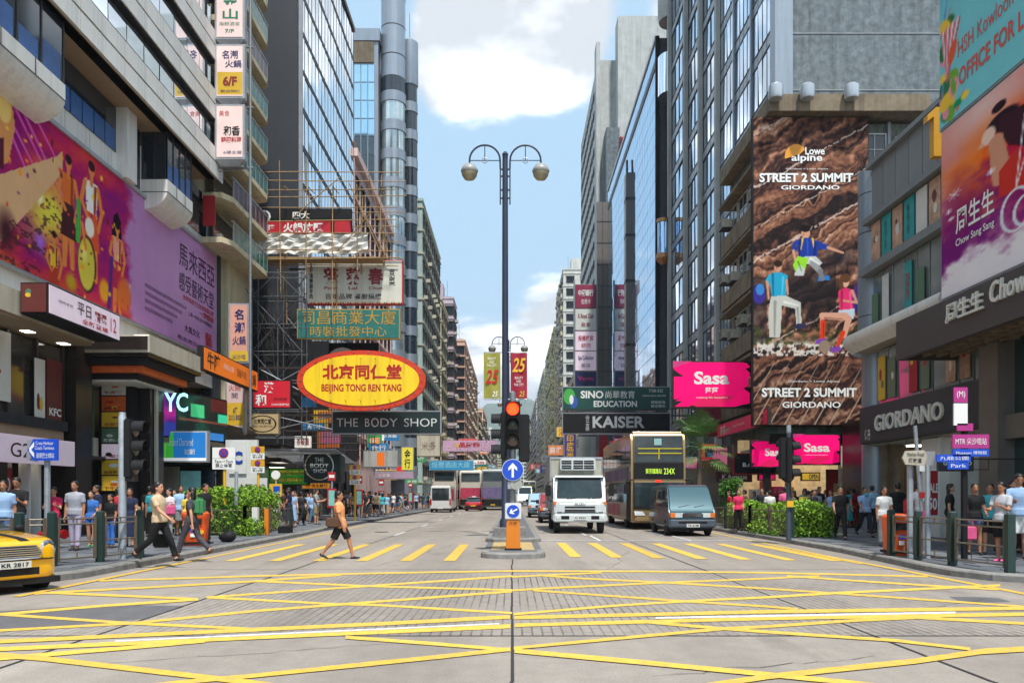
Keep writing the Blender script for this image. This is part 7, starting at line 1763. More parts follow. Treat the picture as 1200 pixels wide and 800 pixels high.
b = MB(); b.box(-.72, .80, 1.45, 1.95, 2.66, 3.18, TW); rf_ = meshobj('cooling_unit', bev(b, .04, 2), tk)
b = MB()
for z in (2.72, 2.93):
    for x0 in (-.66, -.16, .30): b.box(x0, x0 + .42, 1.43, 1.46, z, z + .15, BLK); b.box(x0, x0 + .42, 1.42, 1.44, z + .07, z + .08, TW)
b.build('cooling_louvre', rf_)
b = MB(); b.box(-.42, .42, .5, 7.0, .5, .72, BLK); b.box(-1.05, 1.05, 2.2, 3.0, .45, .95, BLK); b.box(-.9, .9, 4.4, 5.6, .4, .6, BLK); b.build('chassis', tk)
plate(tk, 0, -.11, .58, 'PJ 9953', w=.52, h=.14)

# double deck bus ---------------------------------------------------
GOLD = mat('champagne_bus_paint', rgb(168, 140, 98), .35, metal=.35, var=.05, streak=.1, coat=.4)
def bus(label, loc, paint, rear=False, dest='', sc=1.0, lower=None, simple=False, grp=None):
    t = thing('bus', label, 'bus', loc, 0, grp)
    W, H_, L = 1.26, 4.55, 11.0
    b = MB(); b.slab([(-W, .10, .32), (-W, .0, .8), (-W, .0, 2.3), (-W, .03, 3.2), (-W, .12, 4.2), (-W, .35, H_), (-W, L, H_), (-W, L, .32)], (2 * W, 0, 0), paint); meshobj('body', bev(b, .13, 3), t)
    if not rear:
        b = MB(); b.slab([(-W + .14, -.02, 3.10), (W - .14, -.02, 3.10), (W - .14, .085, 4.34), (-W + .14, .085, 4.34)], (0, .06, 0), VGL); meshobj('upper_windscreen', bev(b, .03, 2), t)
        b = MB(); b.box(-W + .12, W - .12, -.04, .05, 2.34, 3.1, BLK); dp = meshobj('destination_panel', bev(b, .02, 1), t)
        b = MB(); b.box(-.72, .78, -.05, -.04, 2.5, 2.9, BLK); b.build('display_frame', dp)
        LM = lit('display_lime', (176, 214, 60), .8)
        b = MB(); put_text(b, '葵芳鐵路站', (-.62, -.056, 2.58), (.75, 0, 0), (0, 0, .24), LM, .0); put_text(b, dest or '234X', (.22, -.056, 2.56), (.5, 0, 0), (0, 0, .27), LM, .0); b.build('lettering', dp)
        b = MB(); b.slab([(-W + .10, -.015, 1.05), (W - .10, -.015, 1.05), (W - .10, -.015, 2.2), (-W + .10, -.015, 2.2)], (0, .05, 0), VGL); meshobj('windscreen', bev(b, .03, 2), t)
        b = MB(); b.box(-W + .1, W - .1, -.03, .02, .95, 1.1, BLK); b.build('dash_panel', t)
        RB = mat('yellow_handrail', rgb(206, 190, 30), .4, var=.05, emit=.1)
        b = MB(); b.box(-W + .3, W - .2, -.0, .03, 3.72, 3.76, RB); b.box(-W + .3, W - .2, -.03, .0, 3.50, 3.54, RB); b.box(-.02, .02, -.03, .0, 3.25, 3.75, RB); b.build('handrail', t)
        b = MB(); b.box(-.22, .12, -.005, .0, 3.9, 4.2, mat('pale_sticker', rgb(150, 190, 190), .5, var=.1)); b.build('window_sticker', t)
        b = MB(); b.box(-1.1, 1.1, -.08, .1, .35, .62, GOLD); meshobj('bumper', bev(b, .06, 2), t)
        for sx in (-1, 1):
            b = MB(); b.slab([(sx * .62, -.04, .66), (sx * 1.1, -.02, .66), (sx * 1.14, .0, .86), (sx * .75, -.03, .84)], (0, .05, 0), LENS); b.build('headlight', t)
            b = MB(); b.box(sx * 1.4, sx * 1.62, -.15, -.05, 1.65, 2.1, BLK); b.tube([(sx * 1.2, .05, 2.3), (sx * 1.5, -.1, 2.3), (sx * 1.5, -.1, 2.05)], .03, BLK, 6); b.build('wing_mirror', t)
        b = MB(); b.box(-.15, .1, -.02, .0, 2.2, 2.28, lit('red_lamp', (230, 30, 20), 1.5)); b.build('red_lamp', t)
        plate(t, 0, -.09, .42, 'LV 4310')
    else:
        b = MB(); b.box(-W + .2, W - .2, -.02, .05, 3.25, 4.2, VGL); b.build('rear_window', t)
        b = MB(); b.box(-W + .1, W - .1, -.03, .02, 1.3, 2.5, VGL if lower is None else lower); b.build('rear_advert', t)
        b = MB(); b.box(-W + .1, W - .1, -.04, .02, .5, 1.2, BLK); b.build('engine_cover', t)
        for sx in (-1, 1): MB().box(sx * 1.0, sx * 1.2, -.04, .0, .8, 1.4, REDL).build('tail_light', t)
        plate(t, 0, -.05, .55, '', PLY)
    for sx in (-1, 1):
        for z0, z1 in ((1.25, 2.25), (3.05, 3.95)):
            if simple: MB().box(sx * 1.262, sx * 1.275, .4, 10.6, z0, z1, VGL).build('side_window', t)
            else:
                for i in range(7): MB().box(sx * 1.262, sx * 1.275, .35 + 1.5 * i, 1.75 + 1.5 * i, z0, z1, VGL).build('side_window', t)
        for y in (2.1, 8.4): wheel(t, sx * 1.1, y, .48, .28)
        if not simple:
            b = MB(); b.box(sx * 1.262, sx * 1.27, 4, 8.8, .55, 1.15, mat('bus_side_advert', rgb(150, 70, 80), .5, var=.8, scale=1.2)); b.box(sx * 1.262, sx * 1.27, .8, 10, 2.35, 2.95, mat('bus_side_picture', rgb(96, 80, 110), .5, var=.8, scale=.9)); b.build('side_advert', t)
            b = MB(); b.box(sx * 1.264, sx * 1.28, .3, 1.5, .4, 2.25, BLK); b.build('door', t)
    return t
bus('champagne gold double deck bus with lime route display behind the van', (6.77, 35.4, 0), GOLD)
bw = mat('white_bus_paint', rgb(196, 190, 176), .35, var=.06, coat=.3); 
bus('cream double deck bus seen from behind beyond the white minibus', (-7.4, 84, 0), bw, rear=True, simple=True)
bus('cream and red double deck bus seen from behind over the red taxi', (-4.75, 88, 0), bw, rear=True, simple=True, lower=mat('bus_rear_pink', rgb(190, 60, 90), .5, var=.4, scale=2))
bus('dark silver double deck bus seen from behind nearest the median', (-2.1, 84, 0), mat('silver_bus_paint', rgb(120, 124, 122), .35, metal=.3, var=.1, coat=.3), rear=True, simple=True, lower=mat('bus_rear_violet', rgb(110, 100, 140), .5, var=.5, scale=2))
bus('tiny distant double deck bus coming down the right carriageway', (3.4, 150, 0), bw, simple=True)

# van and other boxy vehicles -------------------------------------------
def van(label, loc, paint, rear=False, tall=2.0, W=.87, L=4.6, txt='TX 6108', cat='van', name='van', top=None):
    t = thing(name, label, cat, loc)
    H_ = tall
    if rear: prof = [(0, .35), (0, 1.0), (.08, H_ - .1), (.2, H_), (L - .5, H_), (L, .9), (L, .35)]
    else: prof = [(.02, .32), (0, .62), (.03, .92), (.18, 1.08), (.78, H_ - .12), (1.0, H_), (L - .1, H_), (L, H_ - .2), (L, .35)]
    b = MB(); b.slab([(-W, y, z) for y, z in prof], (2 * W, 0, 0), paint)
    me = bev(b, .06, 3)
    for v in me.vertices:
        k = max(0, (v.co.z - 1.0) / (H_ - 1.0)); v.co.x *= 1 - .10 * k
    meshobj('body', me, t)
    if not rear:
        b = MB(); b.slab([(-W * .86, .255, 1.13), (W * .86, .255, 1.13), (W * .78, .76, H_ - .2), (-W * .78, .76, H_ - .2)], (0, .05, .02), VGL); b.xf(Matrix.Translation((0, -.035, .0))); meshobj('windscreen', bev(b, .02, 2), t)
        b = MB()
        for x0 in (-.5, .1): b.tube([(x0, .2, 1.12), (x0 + .42, .27, 1.2)], .01, BLK, 4)
        b.build('wiper', t)
        b = MB(); b.box(-.36, .36, -.02, .02, .74, .90, BLK); g = b.build('grille', t)
        b = MB()
        for i in range(3): b.box(-.36, .36, -.03, -.018, .76 + .045 * i, .775 + .045 * i, CHROME)
        b.build('grille_bar', g)
        b = MB(); b.box(-W - .01, W + .01, -.08, .2, .34, .66, mat('grey_bumper', rgb(74, 84, 96), .5, var=.1)); meshobj('bumper', bev(b, .05, 3), t)
        b = MB(); b.box(-.55, .55, -.088, -.08, .50, .58, BLK); b.build('bumper_slot', t)
        for sx in (-1, 1):
            b = MB(); b.box(sx * .40, sx * .68, -.03, .03, .73, .90, LENS); h = b.build('headlight', t); MB().box(sx * .685, sx * .85, -.02, .05, .73, .90, AMB).build('indicator', h)
            b = MB(); b.box(sx * .88, sx * 1.06, .5, .58, 1.12, 1.34, BLK); b.build('wing_mirror', t)
    else:
        b = MB(); b.box(-W * .8, W * .8, -.01, .06, 1.15, H_ - .25, VGL); b.build('rear_window', t)
        for sx in (-1, 1): MB().box(sx * (W - .16), sx * (W - .02), -.02, .04, .7, 1.3, REDL).build('tail_light', t)
    for sx in (-1, 1):
        x = sx * (W - .035)
        for i, (a, c) in enumerate(((.85, 1.75), (1.85, 3.0), (3.1, 4.3))):
            b = MB(); b.slab([(x, a, 1.15), (x, c, 1.15), (x * .93, c, H_ - .22), (x * .93, a + (.28 if i == 0 and not rear else 0), H_ - .22)], (sx * .03, 0, 0), VGL); b.build('side_window', t)
        for y in (.85, L - 1.0): wheel(t, sx * (W - .1), y, .32, .19)
    b = MB(); b.box(-W + .1, W - .1, .1, L - .1, .2, .4, BLK); b.build('underbody', t)
    plate(t, 0, -.09, .36, txt, w=.5, h=.13)
    if top: MB().box(-W * .8, W * .8, .6, 1.0, H_, H_ + .35, top).build('roof_sign', t)
    return t
van('dark teal van stopped in front of the gold bus', (6.96, 29.6, 0), mat('teal_van_paint', rgb(54, 88, 97), .3, metal=.3, var=.05, coat=.6), W=.89)
van('white minibus seen from behind in the far left lane', (-6.75, 72.5, 0), mat('minibus_white_paint', rgb(208, 208, 206), .4, var=.06), rear=True, tall=2.55, W=1.0, L=6.5, cat='minibus', name='minibus', txt='')
van('pale blue and white van behind the white truck', (2.05, 55, 0), mat('pale_blue_paint', rgb(150, 180, 200), .35, var=.05, coat=.4), tall=1.75, W=.85, txt='')
van('small red van right behind the white truck', (2.45, 44, 0), mat('red_van_paint', rgb(150, 24, 28), .35, var=.05, coat=.4), tall=1.7, W=.84, L=4.2, txt='')
van('distant white lorry in the right carriageway', (1.9, 112, 0), TW, tall=3.0, W=1.1, L=6.5, cat='lorry', name='lorry', txt='')
van('distant dark van beside the distant white lorry', (4.4, 98, 0), mat('dark_van_paint', rgb(60, 60, 70), .35, var=.05, coat=.4), tall=2.0, W=.9, txt='')
van('pale far van between the distant bus and the lorry', (2.0, 134, 0), TW, tall=2.2, W=.95, txt='')
# taxi
def sedan(label, loc, paint, top_, cat='car', name='car', sign_=None):
    t = thing(name, label, cat, loc)
    b = MB().loft([rrect(.70, .35, .85, 0), rrect(.82, .25, .92, .12), rrect(.85, .22, .95, .5), rrect(.86, .2, .95, 2.2), rrect(.85, .22, .92, 4.1), rrect(.75, .35, .8, 4.5)], paint); b.build('body', t, smooth=45)
    b = MB().loft([rrect(.78, .85, .93, .75, 4, .02), rrect(.66, .85, 1.38, 1.35, 4, .1), rrect(.64, .85, 1.42, 2.3, 4, .1), rrect(.76, .85, .93, 3.3, 4, .02)], VGL); b.build('glasshouse', t, smooth=45)
    b = MB(); b.box(-.6, .6, 1.3, 2.4, 1.40, 1.44, top_); b.build('roof', t)
    for sx in (-1, 1):
        MB().box(sx * .45, sx * .78, -.02, .06, .6, .78, REDL).build('tail_light', t)
        for y in (.9, 3.6): wheel(t, sx * .78, y, .31, .18)
    MB().box(-.85, .85, -.05, .12, .32, .55, BLK).build('bumper', t); plate(t, 0, -.06, .5, '', PLY)
    if sign_: MB().box(-.2, .2, 1.7, 1.85, 1.44, 1.56, sign_).build('roof_sign', t)
    return t
sedan('red taxi with a silver roof seen from behind below the cream and red bus', (-4.0, 79, 0), mat('taxi_red_paint', rgb(180, 24, 26), .3, var=.04, coat=.6), mat('taxi_silver', rgb(190, 192, 194), .3, metal=.5, var=.05), 'taxi', 'taxi', PW)
# ------------------------------------------------------------------ lamp posts
LPM = mat('lamp_post_navy', rgb(44, 52, 72), .45, var=.1)
def lamp_post(label, x, y, H_=13.8):
    t = thing('street_lamp', label, 'street lamp', (x, y, .15)); Z = H_ - .18
    b = MB()
    b.lathe([(.20, 0), (.20, .5), (.13, .6), (.12, 5), (.10, H_ - .2), (.10, H_), (.12, H_ + .04), (.05, H_ + .14), (.0, H_ + .16)], LPM, 14); o = b.build('post', t, smooth=40)
    b = MB()
    for sx in (-1, 1): b.box(sx * .15, sx * .20, -.03, .03, Z - 1.6, Z, LPM)
    for z in (Z - .35, Z - .6, Z - 1.1, Z - 1.4): b.box(-.2, .2, -.025, .025, z, z + .05, LPM)
    b.build('bracket', t)
    for sx in (-1, 1):
        cx_ = .74
        pts = [(sx * .175, 0, Z - .3)] + [(sx * (cx_ - .56 * math.cos(R(a))), 0, Z + .56 * math.sin(R(a))) for a in range(0, 181, 15)] + [(sx * 1.3, 0, Z - .2)]
        b = MB(); b.tube(pts, .035, LPM, 7); b.tube([(sx * .175, 0, Z), (sx * 1.3, 0, Z)], .018, LPM, 5); b.tube([(sx * cx_, 0, Z), (sx * cx_, 0, Z + .55)], .018, LPM, 5)
        b.tube([(sx * cx_ + .1 * math.cos(R(a)), -.01, Z + .1 * math.sin(R(a))) for a in range(0, 361, 40)], .016, ALU, 5); b.build('lamp_arm', t)
        h = MB(); h.lathe([(.05, Z - .12), (.2, Z - .17), (.29, Z - .3), (.32, Z - .38), (.30, Z - .44)], mat('lamp_hood_grey', rgb(150, 150, 146), .4, var=.1), 16, c=(sx * 1.3, 0, 0)); ho = h.build('lamp_hood', t, smooth=40)
        g = MB(); g.lathe([(.29, Z - .44), (.27, Z - .56), (.18, Z - .68), (.02, Z - .73)], mat('lamp_bowl_glass', rgb(160, 152, 122), .15, var=.2, scale=4, spec=.8), 16, c=(sx * 1.3, 0, 0)); g.build('lamp_bowl', ho, smooth=40)
    return t
lamp_post('nearest and tallest looking twin globe street lamp on the median', -.25, 28)
pbx = struct(MB().box(-.66, .5, 27.2, 28.9, .1, .42, KERB).build('lamp_plinth'))
lamp_post('second twin globe street lamp on the median, behind the banners', -.3, 61.7)
for i, (y, nm) in enumerate(((99, 'third'), (135, 'fourth'), (172, 'fifth'))): lamp_post(f'{nm} twin globe street lamp along the median', -.3, y)
for lab, x0, x1, m, c in (('olive green vertical banner on the near lamp post with red numerals', -1.03, -.42, (150, 146, 60), 1), ('crimson vertical banner on the near lamp post with gold numerals', -.05, .55, (150, 26, 52), 0)):
    t = thing('banner', lab, 'banner', ((x0 + x1) / 2, 27.95, 5))
    bm_ = mat('banner_cloth_%d' % c, rgb(*m), .75, var=.08, scale=2)
    mb = MB(); n = 8
    for i in range(n):
        for j in range(10):
            P = lambda a, d: (x0 + (x1 - x0) * a / n, 27.95 + .02 * math.sin(a * .9 + d * .5), 5.1 + 1.65 * d / 10); mb.quad(P(i, j), P(i + 1, j), P(i + 1, j + 1), P(i, j + 1), bm_)
    mb.build('cloth', t, world=True)
    b = MB(); b.tube([(-.25, 27.97, 6.78), (x0 if c else x1, 27.97, 6.78)], .02, ALU, 5); b.tube([(-.25, 27.97, 5.07), (x0 if c else x1, 27.97, 5.07)], .02, ALU, 5); b.build('banner_rod', t, world=True)
    b = MB(); tm = RTXT if c else YTXT
    put_text(b, '25', (x0 + .05, 27.92, 5.62 if c else 6.05), (.5, 0, 0), (0, 0, .52), tm, .02, shear=.3); put_text(b, 'BEAUTY\nAND\nTHE CITY', (x0 + .12, 27.92, 6.25 if c else 5.55), (.35, 0, 0), (0, 0, .34), WTXT, .0); put_text(b, '25', (x0 + .3, 27.92, 5.16), (.22, 0, 0), (0, 0, .2), WTXT if c else YTXT, .01, shear=.3)
    b.build('lettering', t, world=True)
# ------------------------------------------------------------------ traffic signals
def signal_head(t, x, y, z, w=.40, red=False, face='S'):
    """face S looks at the camera, N away from it, E/W along the street crossing"""
    b = MB(); b.box(-w / 2, w / 2, .0, .16, 0, 1.32, BLK); M = Matrix.Translation((x, y, z)) @ Matrix.Rotation({'S': 0, 'N': R(180), 'E': R(90), 'W': R(-90)}[face], 4, 'Z')
    h = meshobj('signal_head', bev(MB().box(-w / 2, w / 2, .0, .18, 0, 1.32, BLK), .03, 2), t); h.matrix_local = Matrix.Translation((-OFF[t][0], -OFF[t][1], -OFF[t][2])) @ M
    on = lit('signal_red_lit', (255, 40, 12), 6.0); offs = [mat('signal_amber_dark', rgb(96, 84, 76), .3, var=.2), mat('signal_green_dark', rgb(60, 66, 62), .3, var=.2)]
    for i, zz_ in enumerate((1.10, .67, .24)):
        m = on if (red and i == 0) else offs[i % 2]
        l = MB().lathe([(.165, -.02), (.13, -.05), (.02, -.062)], m, 18, c=(0, 0, zz_), axis='y').build('signal_lens', h, smooth=40)
        v = MB(); n = 14
        for k in range(n):
            a0, a1 = R(-20 + 220 * k / n), R(-20 + 220 * (k + 1) / n)
            P = lambda a, r, yy: (r * math.cos(a), yy, zz_ + r * math.sin(a))
            v.add([P(a0, .185, 0), P(a1, .185, 0), P(a1, .185, -.26), P(a0, .185, -.26), P(a0, .175, 0), P(a1, .175, 0), P(a1, .175, -.26), P(a0, .175, -.26)], [(0, 1, 2, 3), (4, 7, 6, 5), (3, 2, 6, 7)], BLK)
        v.build('visor', h)
BLUE = mat('sign_blue_reflective', rgb(24, 74, 190), .4, var=.04, emit=.06)
def disc_sign(t, x, y, z, r, ang, small=False):
    o = MB().lathe([(r, y), (r, y + .02)], BLUE, 28, c=(x, 0, z), axis='y').build('sign_disc', t, world=True)
    b = MB(); a = R(ang); M = Matrix.Translation((x, y - .008, z)) @ Matrix.Rotation(a, 4, 'Y')
    k = r
    pts = [(-.11, -.72), (.11, -.72), (.11, .18), (.42, -.08), (.42, .22), (0, .68), (-.42, .22), (-.42, -.08), (-.11, .18)]
    q = [M @ Vector((px_ * k, 0, pz * k)) for px_, pz in pts]; b.slab(q, (0, -.004, 0), WTXT); b.build('arrow', o, world=True)
    MB().lathe([(r * 1.04, y + .004), (r * 1.04, y + .016)], WTXT, 28, c=(x, 0, z), axis='y').build('disc_rim', t, world=True)
ts = thing('traffic_light', 'traffic light on the refuge showing red above a blue arrow disc', 'traffic light', (.02, 21.4, PAV))
b = MB(); b.lathe([(.085, 0), (.085, 4.3), (.0, 4.35)], STEEL, 12); b.build('pole', ts, smooth=40)
signal_head(ts, .02, 21.2, 2.85, .42, True); signal_head(ts, -.32, 21.35, 2.55, .3, face='W'); signal_head(ts, .34, 21.5, 2.5, .3, face='N')
disc_sign(ts, .02, 21.15, 2.27, .29, 0)
b = MB(); b.box(-.12, .12, 21.2, 21.3, 1.75, 1.95, ALU); b.lathe([(.16, 21.18), (.16, 21.2)], CONC2, 14, c=(.12, 0, 1.88), axis='y'); b.build('bracket_box', ts, world=True)
kb = thing('bollard', 'orange keep left bollard with a white box and blue arrow on the refuge nose', 'bollard', (.03, 20.0, .15))
ORB = mat('bollard_orange', rgb(216, 124, 22), .5, var=.08, streak=.1)
b = MB(); b.slab([(-.19, -.12, .03), (.19, -.12, .03), (.17, -.10, .80), (-.17, -.10, .80)], (0, .22, 0), ORB); meshobj('bollard_body', bev(b, .02, 2), kb)
b = MB(); b.box(-.22, .22, -.15, .16, 0, .05, BLK); b.build('base_plate', kb)
b = MB(); b.box(-.21, .21, -.13, .13, .80, 1.22, mat('bollard_white', rgb(206, 206, 206), .4, var=.05, emit=.05)); meshobj('lamp_box', bev(b, .02, 2), kb)
disc_sign(kb, .03, 19.86, 1.16, .165, -118); b = MB(); put_text(b, 'S2182', (-.10, -.128, .68), (.2, 0, 0), (0, 0, .06), BTXT, .02); b.build('lettering', kb)
# left signal pole seen from the side, right signal pole
PGL = mat('galvanised_post_pale', rgb(160, 168, 176), .5, metal=.2, var=.25, scale=5)
t = thing('traffic_light', 'pale galvanised post with a side on traffic signal at the left corner', 'traffic light', (-8.75, 17.25, PAV))
b = MB(); b.lathe([(.085, 0), (.08, 3.2), (.07, 3.22), (.07, 3.3)], PGL, 12); b.build('pole', t, smooth=40)
signal_head(t, -8.45, 17.2, 1.95, .34, face='E')
b = MB(); b.box(-8.62, -8.42, 17.1, 17.3, 1.88, 2.12, FRD); b.build('push_box', t, world=True)
t = thing('traffic_light', 'dark traffic signal on a slim post by the right hedge', 'traffic light', (8.9, 24.7, PAV))
b = MB(); b.lathe([(.085, 0), (.075, 3.5)], mat('slate_post', rgb(66, 78, 92), .5, var=.15), 12); b.lathe([(.07, 3.4), (.08, 3.5), (.07, 3.7)], PGL, 10); b.build('pole', t, smooth=40)
signal_head(t, 8.72, 24.6, 2.1, .4, face='N'); signal_head(t, 8.9, 24.5, 2.0, .34, face='E')
MB().box(8.8, 9.0, 24.55, 24.62, 1.2, 1.4, YTXT).build('push_box', t, world=True)
# ------------------------------------------------------------------ signs on posts
def post(t, x, y, h, r=.045, m=PGL): return MB().tube([(x, y, PAV), (x, y, h)], r, m, 8).build('post', t, world=True, smooth=40)
t = thing('street_sign', 'blue direction sign with white writing on a pale post at the left', 'street sign', (-12.1, 20.2, PAV)); post(t, -12.22, 20.2, 2.8, .075)
b = MB(); b.slab([(-12.65, 20.05, 2.75), (-12.5, 20.05, 3.04), (-11.86, 20.05, 3.04), (-11.86, 20.05, 2.48), (-12.5, 20.05, 2.48)], (0, .05, 0), BLUE); b.build('sign_plate', t, world=True)
b = MB(); put_text(b, 'Cross Harbour\nCoach Terminus', (-12.45, 20.04, 2.76), (.5, 0, 0), (0, 0, .22), WTXT, 0); put_text(b, '過境巴士總站', (-12.42, 20.04, 2.54), (.47, 0, 0), (0, 0, .14), WTXT, .0); put_text(b, '<', (-12.6, 20.04, 2.55), (.13, 0, 0), (0, 0, .42), WTXT, .04); put_text(b, '♿', (-12.0, 20.04, 2.6), (.09, 0, 0), (0, 0, .2), WTXT, .0) if False else None; b.build('lettering', t, world=True)
MB().slab([(-12.78, 20.2, 2.5), (-12.5, 20.2, 2.46), (-12.5, 20.2, 3.04), (-12.75, 20.2, 3.02)], (0, .04, 0), ALU).build('second_plate', t, world=True)
YPO = mat('yellow_post', rgb(222, 168, 30), .5, var=.1)
def nostop(lab, x, y, zt, two, pz=None):
    t = thing('street_sign', lab, 'street sign', (x, y, PAV)); post(t, x, y, zt, .06, YPO)
    z = zt
    for k in range(2 if two else 1):
        w = .42 if not two else .29; hh = w * .95
        MB().box(x - w, x + w, y - .09, y - .06, z - hh, z, YPO if two else WTXT).build('sign_plate', t, world=True)
        MB().box(x - w, x + w, y - .09, y - .06, z - 2 * hh, z - hh - .012, WTXT).build('time_plate', t, world=True)
        MB().lathe([(w * .42, y - .11), (w * .42, y - .092)], RTXT, 18, c=(x, 0, z - hh / 2), axis='y').build('red_ring', t, world=True); MB().lathe([(w * .33, y - .12), (w * .33, y - .111)], BLUE, 18, c=(x, 0, z - hh / 2), axis='y').build('blue_disc', t, world=True)
        b = MB(); b.slab([(x - w * .26, y - .125, z - hh / 2 - w * .2), (x - w * .2, y - .125, z - hh / 2 - w * .26), (x + w * .26, y - .125, z - hh / 2 + w * .2), (x + w * .2, y - .125, z - hh / 2 + w * .26)], (0, -.003, 0), RTXT); b.slab([(x - w * .26, y - .13, z - hh / 2 + w * .2), (x - w * .2, y - .13, z - hh / 2 + w * .26), (x + w * .26, y - .13, z - hh / 2 - w * .2), (x + w * .2, y - .13, z - hh / 2 - w * .26)], (0, -.003, 0), RTXT)
        put_text(b, '7am→7pm\n禁止停車', (x - w * .8, y - .095, z - hh * 1.85), (w * 1.6, 0, 0), (0, 0, hh * .7), BTXT, .01); b.build('lettering', t, world=True)
        z -= 2 * hh + .03
nostop('white no stopping sign with a cross disc on a yellow post by the hedge', -10.55, 28.2, 3.33, False)
nostop('stacked yellow and white no stopping signs beyond the left hedge', -10.9, 33, 3.68, True)
nostop('stacked yellow and white no stopping signs farther up the left kerb', -9.1, 44.5, 3.35, True)
t = thing('street_pole', 'bare grey post standing in the left hedge', 'post', (-10.1, 28, PAV)); post(t, -10.05, 28, 2.45, .07)
def busstop(lab, x, y, red=True):
    t = thing('bus_stop', lab, 'bus stop', (x, y, PAV)); post(t, x, y, 2.7, .04, ALU)
    if red:
        MB().box(x - .2, x + .2, y - .06, y - .02, 2.35, 2.8, REDP).build('stop_flag', t, world=True); MB().box(x - .24, x + .24, y - .08, y - .02, .95, 1.95, REDP).build('timetable_case', t, world=True); MB().box(x - .15, x + .15, y - .09, y - .08, 1.05, 1.85, PT).build('timetable', t, world=True)
        MB().box(x - .14, x + .14, y - .07, y - .06, 2.5, 2.66, WTXT).build('lettering_strip', t, world=True)
    else:
        MB().lathe([(.2, y - .06), (.2, y - .02)], WTXT, 18, c=(x, 0, 2.5), axis='y').build('stop_flag', t, world=True); MB().box(x - .28, x + .28, y - .08, y - .02, 1.55, 2.1, YTXT).build('timetable_case', t, world=True); MB().box(x - .1, x + .2, y - .09, y - .08, 1.6, 2.0, BLUE).build('timetable', t, world=True); MB().box(x - .2, x + .2, y - .08, y - .02, .8, 1.4, PW).build('notice', t, world=True)
busstop('bus stop pole with a round white flag and yellow panel beyond the hedge', -10.6, 34.5, False)
for i, (px_, y) in enumerate(((389, 40), (421, 48), (447, 58), (481, 72))): busstop(f'red flagged bus stop pole, {["nearest", "second", "third", "farthest"][i]} of the four red ones on the left', (px_ - 600) * y / FX, y)
# right hand posts
t = thing('street_sign', 'pale grey road name board on twin posts behind the right fence', 'street sign', (9.45, 17.6, PAV)); post(t, 9.2, 17.75, 2.25, .07); post(t, 9.47, 17.5, 2.25, .06)
MB().slab([(9.0, 17.55, 2.27), (8.93, 17.55, 2.42), (9.0, 17.55, 2.58), (9.42, 17.55, 2.6), (9.5, 17.55, 2.42), (9.42, 17.55, 2.25)], (0, .05, 0), TILE_C).build('name_board', t, world=True)
b = MB(); put_text(b, 'Nathan Road', (9.03, 17.54, 2.46), (.38, 0, 0), (0, 0, .09), BTXT, 0); put_text(b, '彌敦道', (9.06, 17.54, 2.31), (.3, 0, 0), (0, 0, .11), BTXT, .01); b.build('lettering', t, world=True)
MB().box(9.5, 9.75, 17.7, 17.75, 2.25, 2.58, ALU).build('back_board', t, world=True)
t = thing('street_sign', 'black post stacked with pink and blue pointing signs on the right pavement', 'street sign', (9.95, 16.9, PAV)); post(t, 9.98, 16.95, 3.95, .07, BLK)
PKS = mat('sign_magenta', rgb(176, 50, 130), .45, var=.05)
for x0, x1, z0, z1, m, tx in ((9.68, 9.98, 3.60, 3.93, PKS, '(M)'), (9.68, 9.98, 3.1, 3.58, WTXT, ''), (9.75, 10.1, 2.98, 3.14, PKS, ''), (9.65, 10.45, 2.60, 2.90, PKS, 'MTR 尖沙咀站'), (9.66, 10.45, 2.42, 2.58, BLUE, 'Museum 博物館'), (9.3, 10.05, 2.30, 2.46, BLUE, '九龍公園'), (9.55, 10.0, 2.14, 2.29, BLUE, 'Park')):
    o = MB().box(x0, x1, 16.82, 16.86, z0, z1, m).build('finger_board', t, world=True)
    if tx: b = MB(); put_text(b, tx, (x0 + .06, 16.81, z0 + (z1 - z0) * .25), (x1 - x0 - .12, 0, 0), (0, 0, (z1 - z0) * .5), WTXT, .0); b.build('lettering', o, world=True)
t = thing('street_pole', 'slim pale pole with red and white stickers near the right shop', 'post', (10.9, 20, PAV)); b = MB(); b.tube([(10.85, 20.2, PAV), (10.6, 20.2, 3.4)], .05, PGL, 8); b.build('post', t, world=True)
for z in (1.0, 1.5, 2.2): MB().box(10.68, 10.86, 20.12, 20.14, z, z + .16, [REDP, WTXT, PP][int(z * 2) % 3]).build('sticker', t, world=True)
# ------------------------------------------------------------------ bins, hydrant
BINO = mat('bin_orange', rgb(226, 84, 22), .5, var=.08, streak=.1)
def litter_bin(lab, x, y, rz):
    t = thing('litter_bin', lab, 'litter bin', (x, y, PAV), R(rz))
    b = MB()
    prof = [(.29, 0), (.31, .04), (.33, .5), (.35, .78), (.36, .80), (.36, .92), (.30, .98), (.12, 1.0), (.0, 1.0)]
    b.loft([[(math.copysign(abs(math.cos(a)) ** .45, math.cos(a)) * r, math.copysign(abs(math.sin(a)) ** .45, math.sin(a)) * r * .85, z) for a in [2 * math.pi * k / 28 for k in range(28)]] for r, z in prof[:-1]], BINO); b.build('bin_body', t, smooth=35)
    for sx, ry in ((0, 0), (1, 90), (-1, -90), (0, 180)):
        q = MB().box(-.2, .2, -.325, -.29, .62, .78, BLK); q.xf(Matrix.Rotation(R(ry), 4, 'Z')); q.build('bin_opening', t)
    b = MB(); b.box(-.1, .04, -.305, -.28, .40, .50, BLUE); b.box(-.1, .02, -.305, -.28, .26, .36, WTXT); b.lathe([(.06, -.306), (.06, -.28)], YTXT, 12, c=(.2, 0, .4), axis='y'); b.build('bin_sticker', t)
    b = MB(); b.box(-.34, .34, -.29, .29, .06, .12, BLK); b.build('bin_band', t)
litter_bin('orange litter bin with blue sticker on the left pavement', -9.1, 22.1, 14)
litter_bin('orange litter bin behind the railings on the right pavement', 9.32, 18.5, -8)
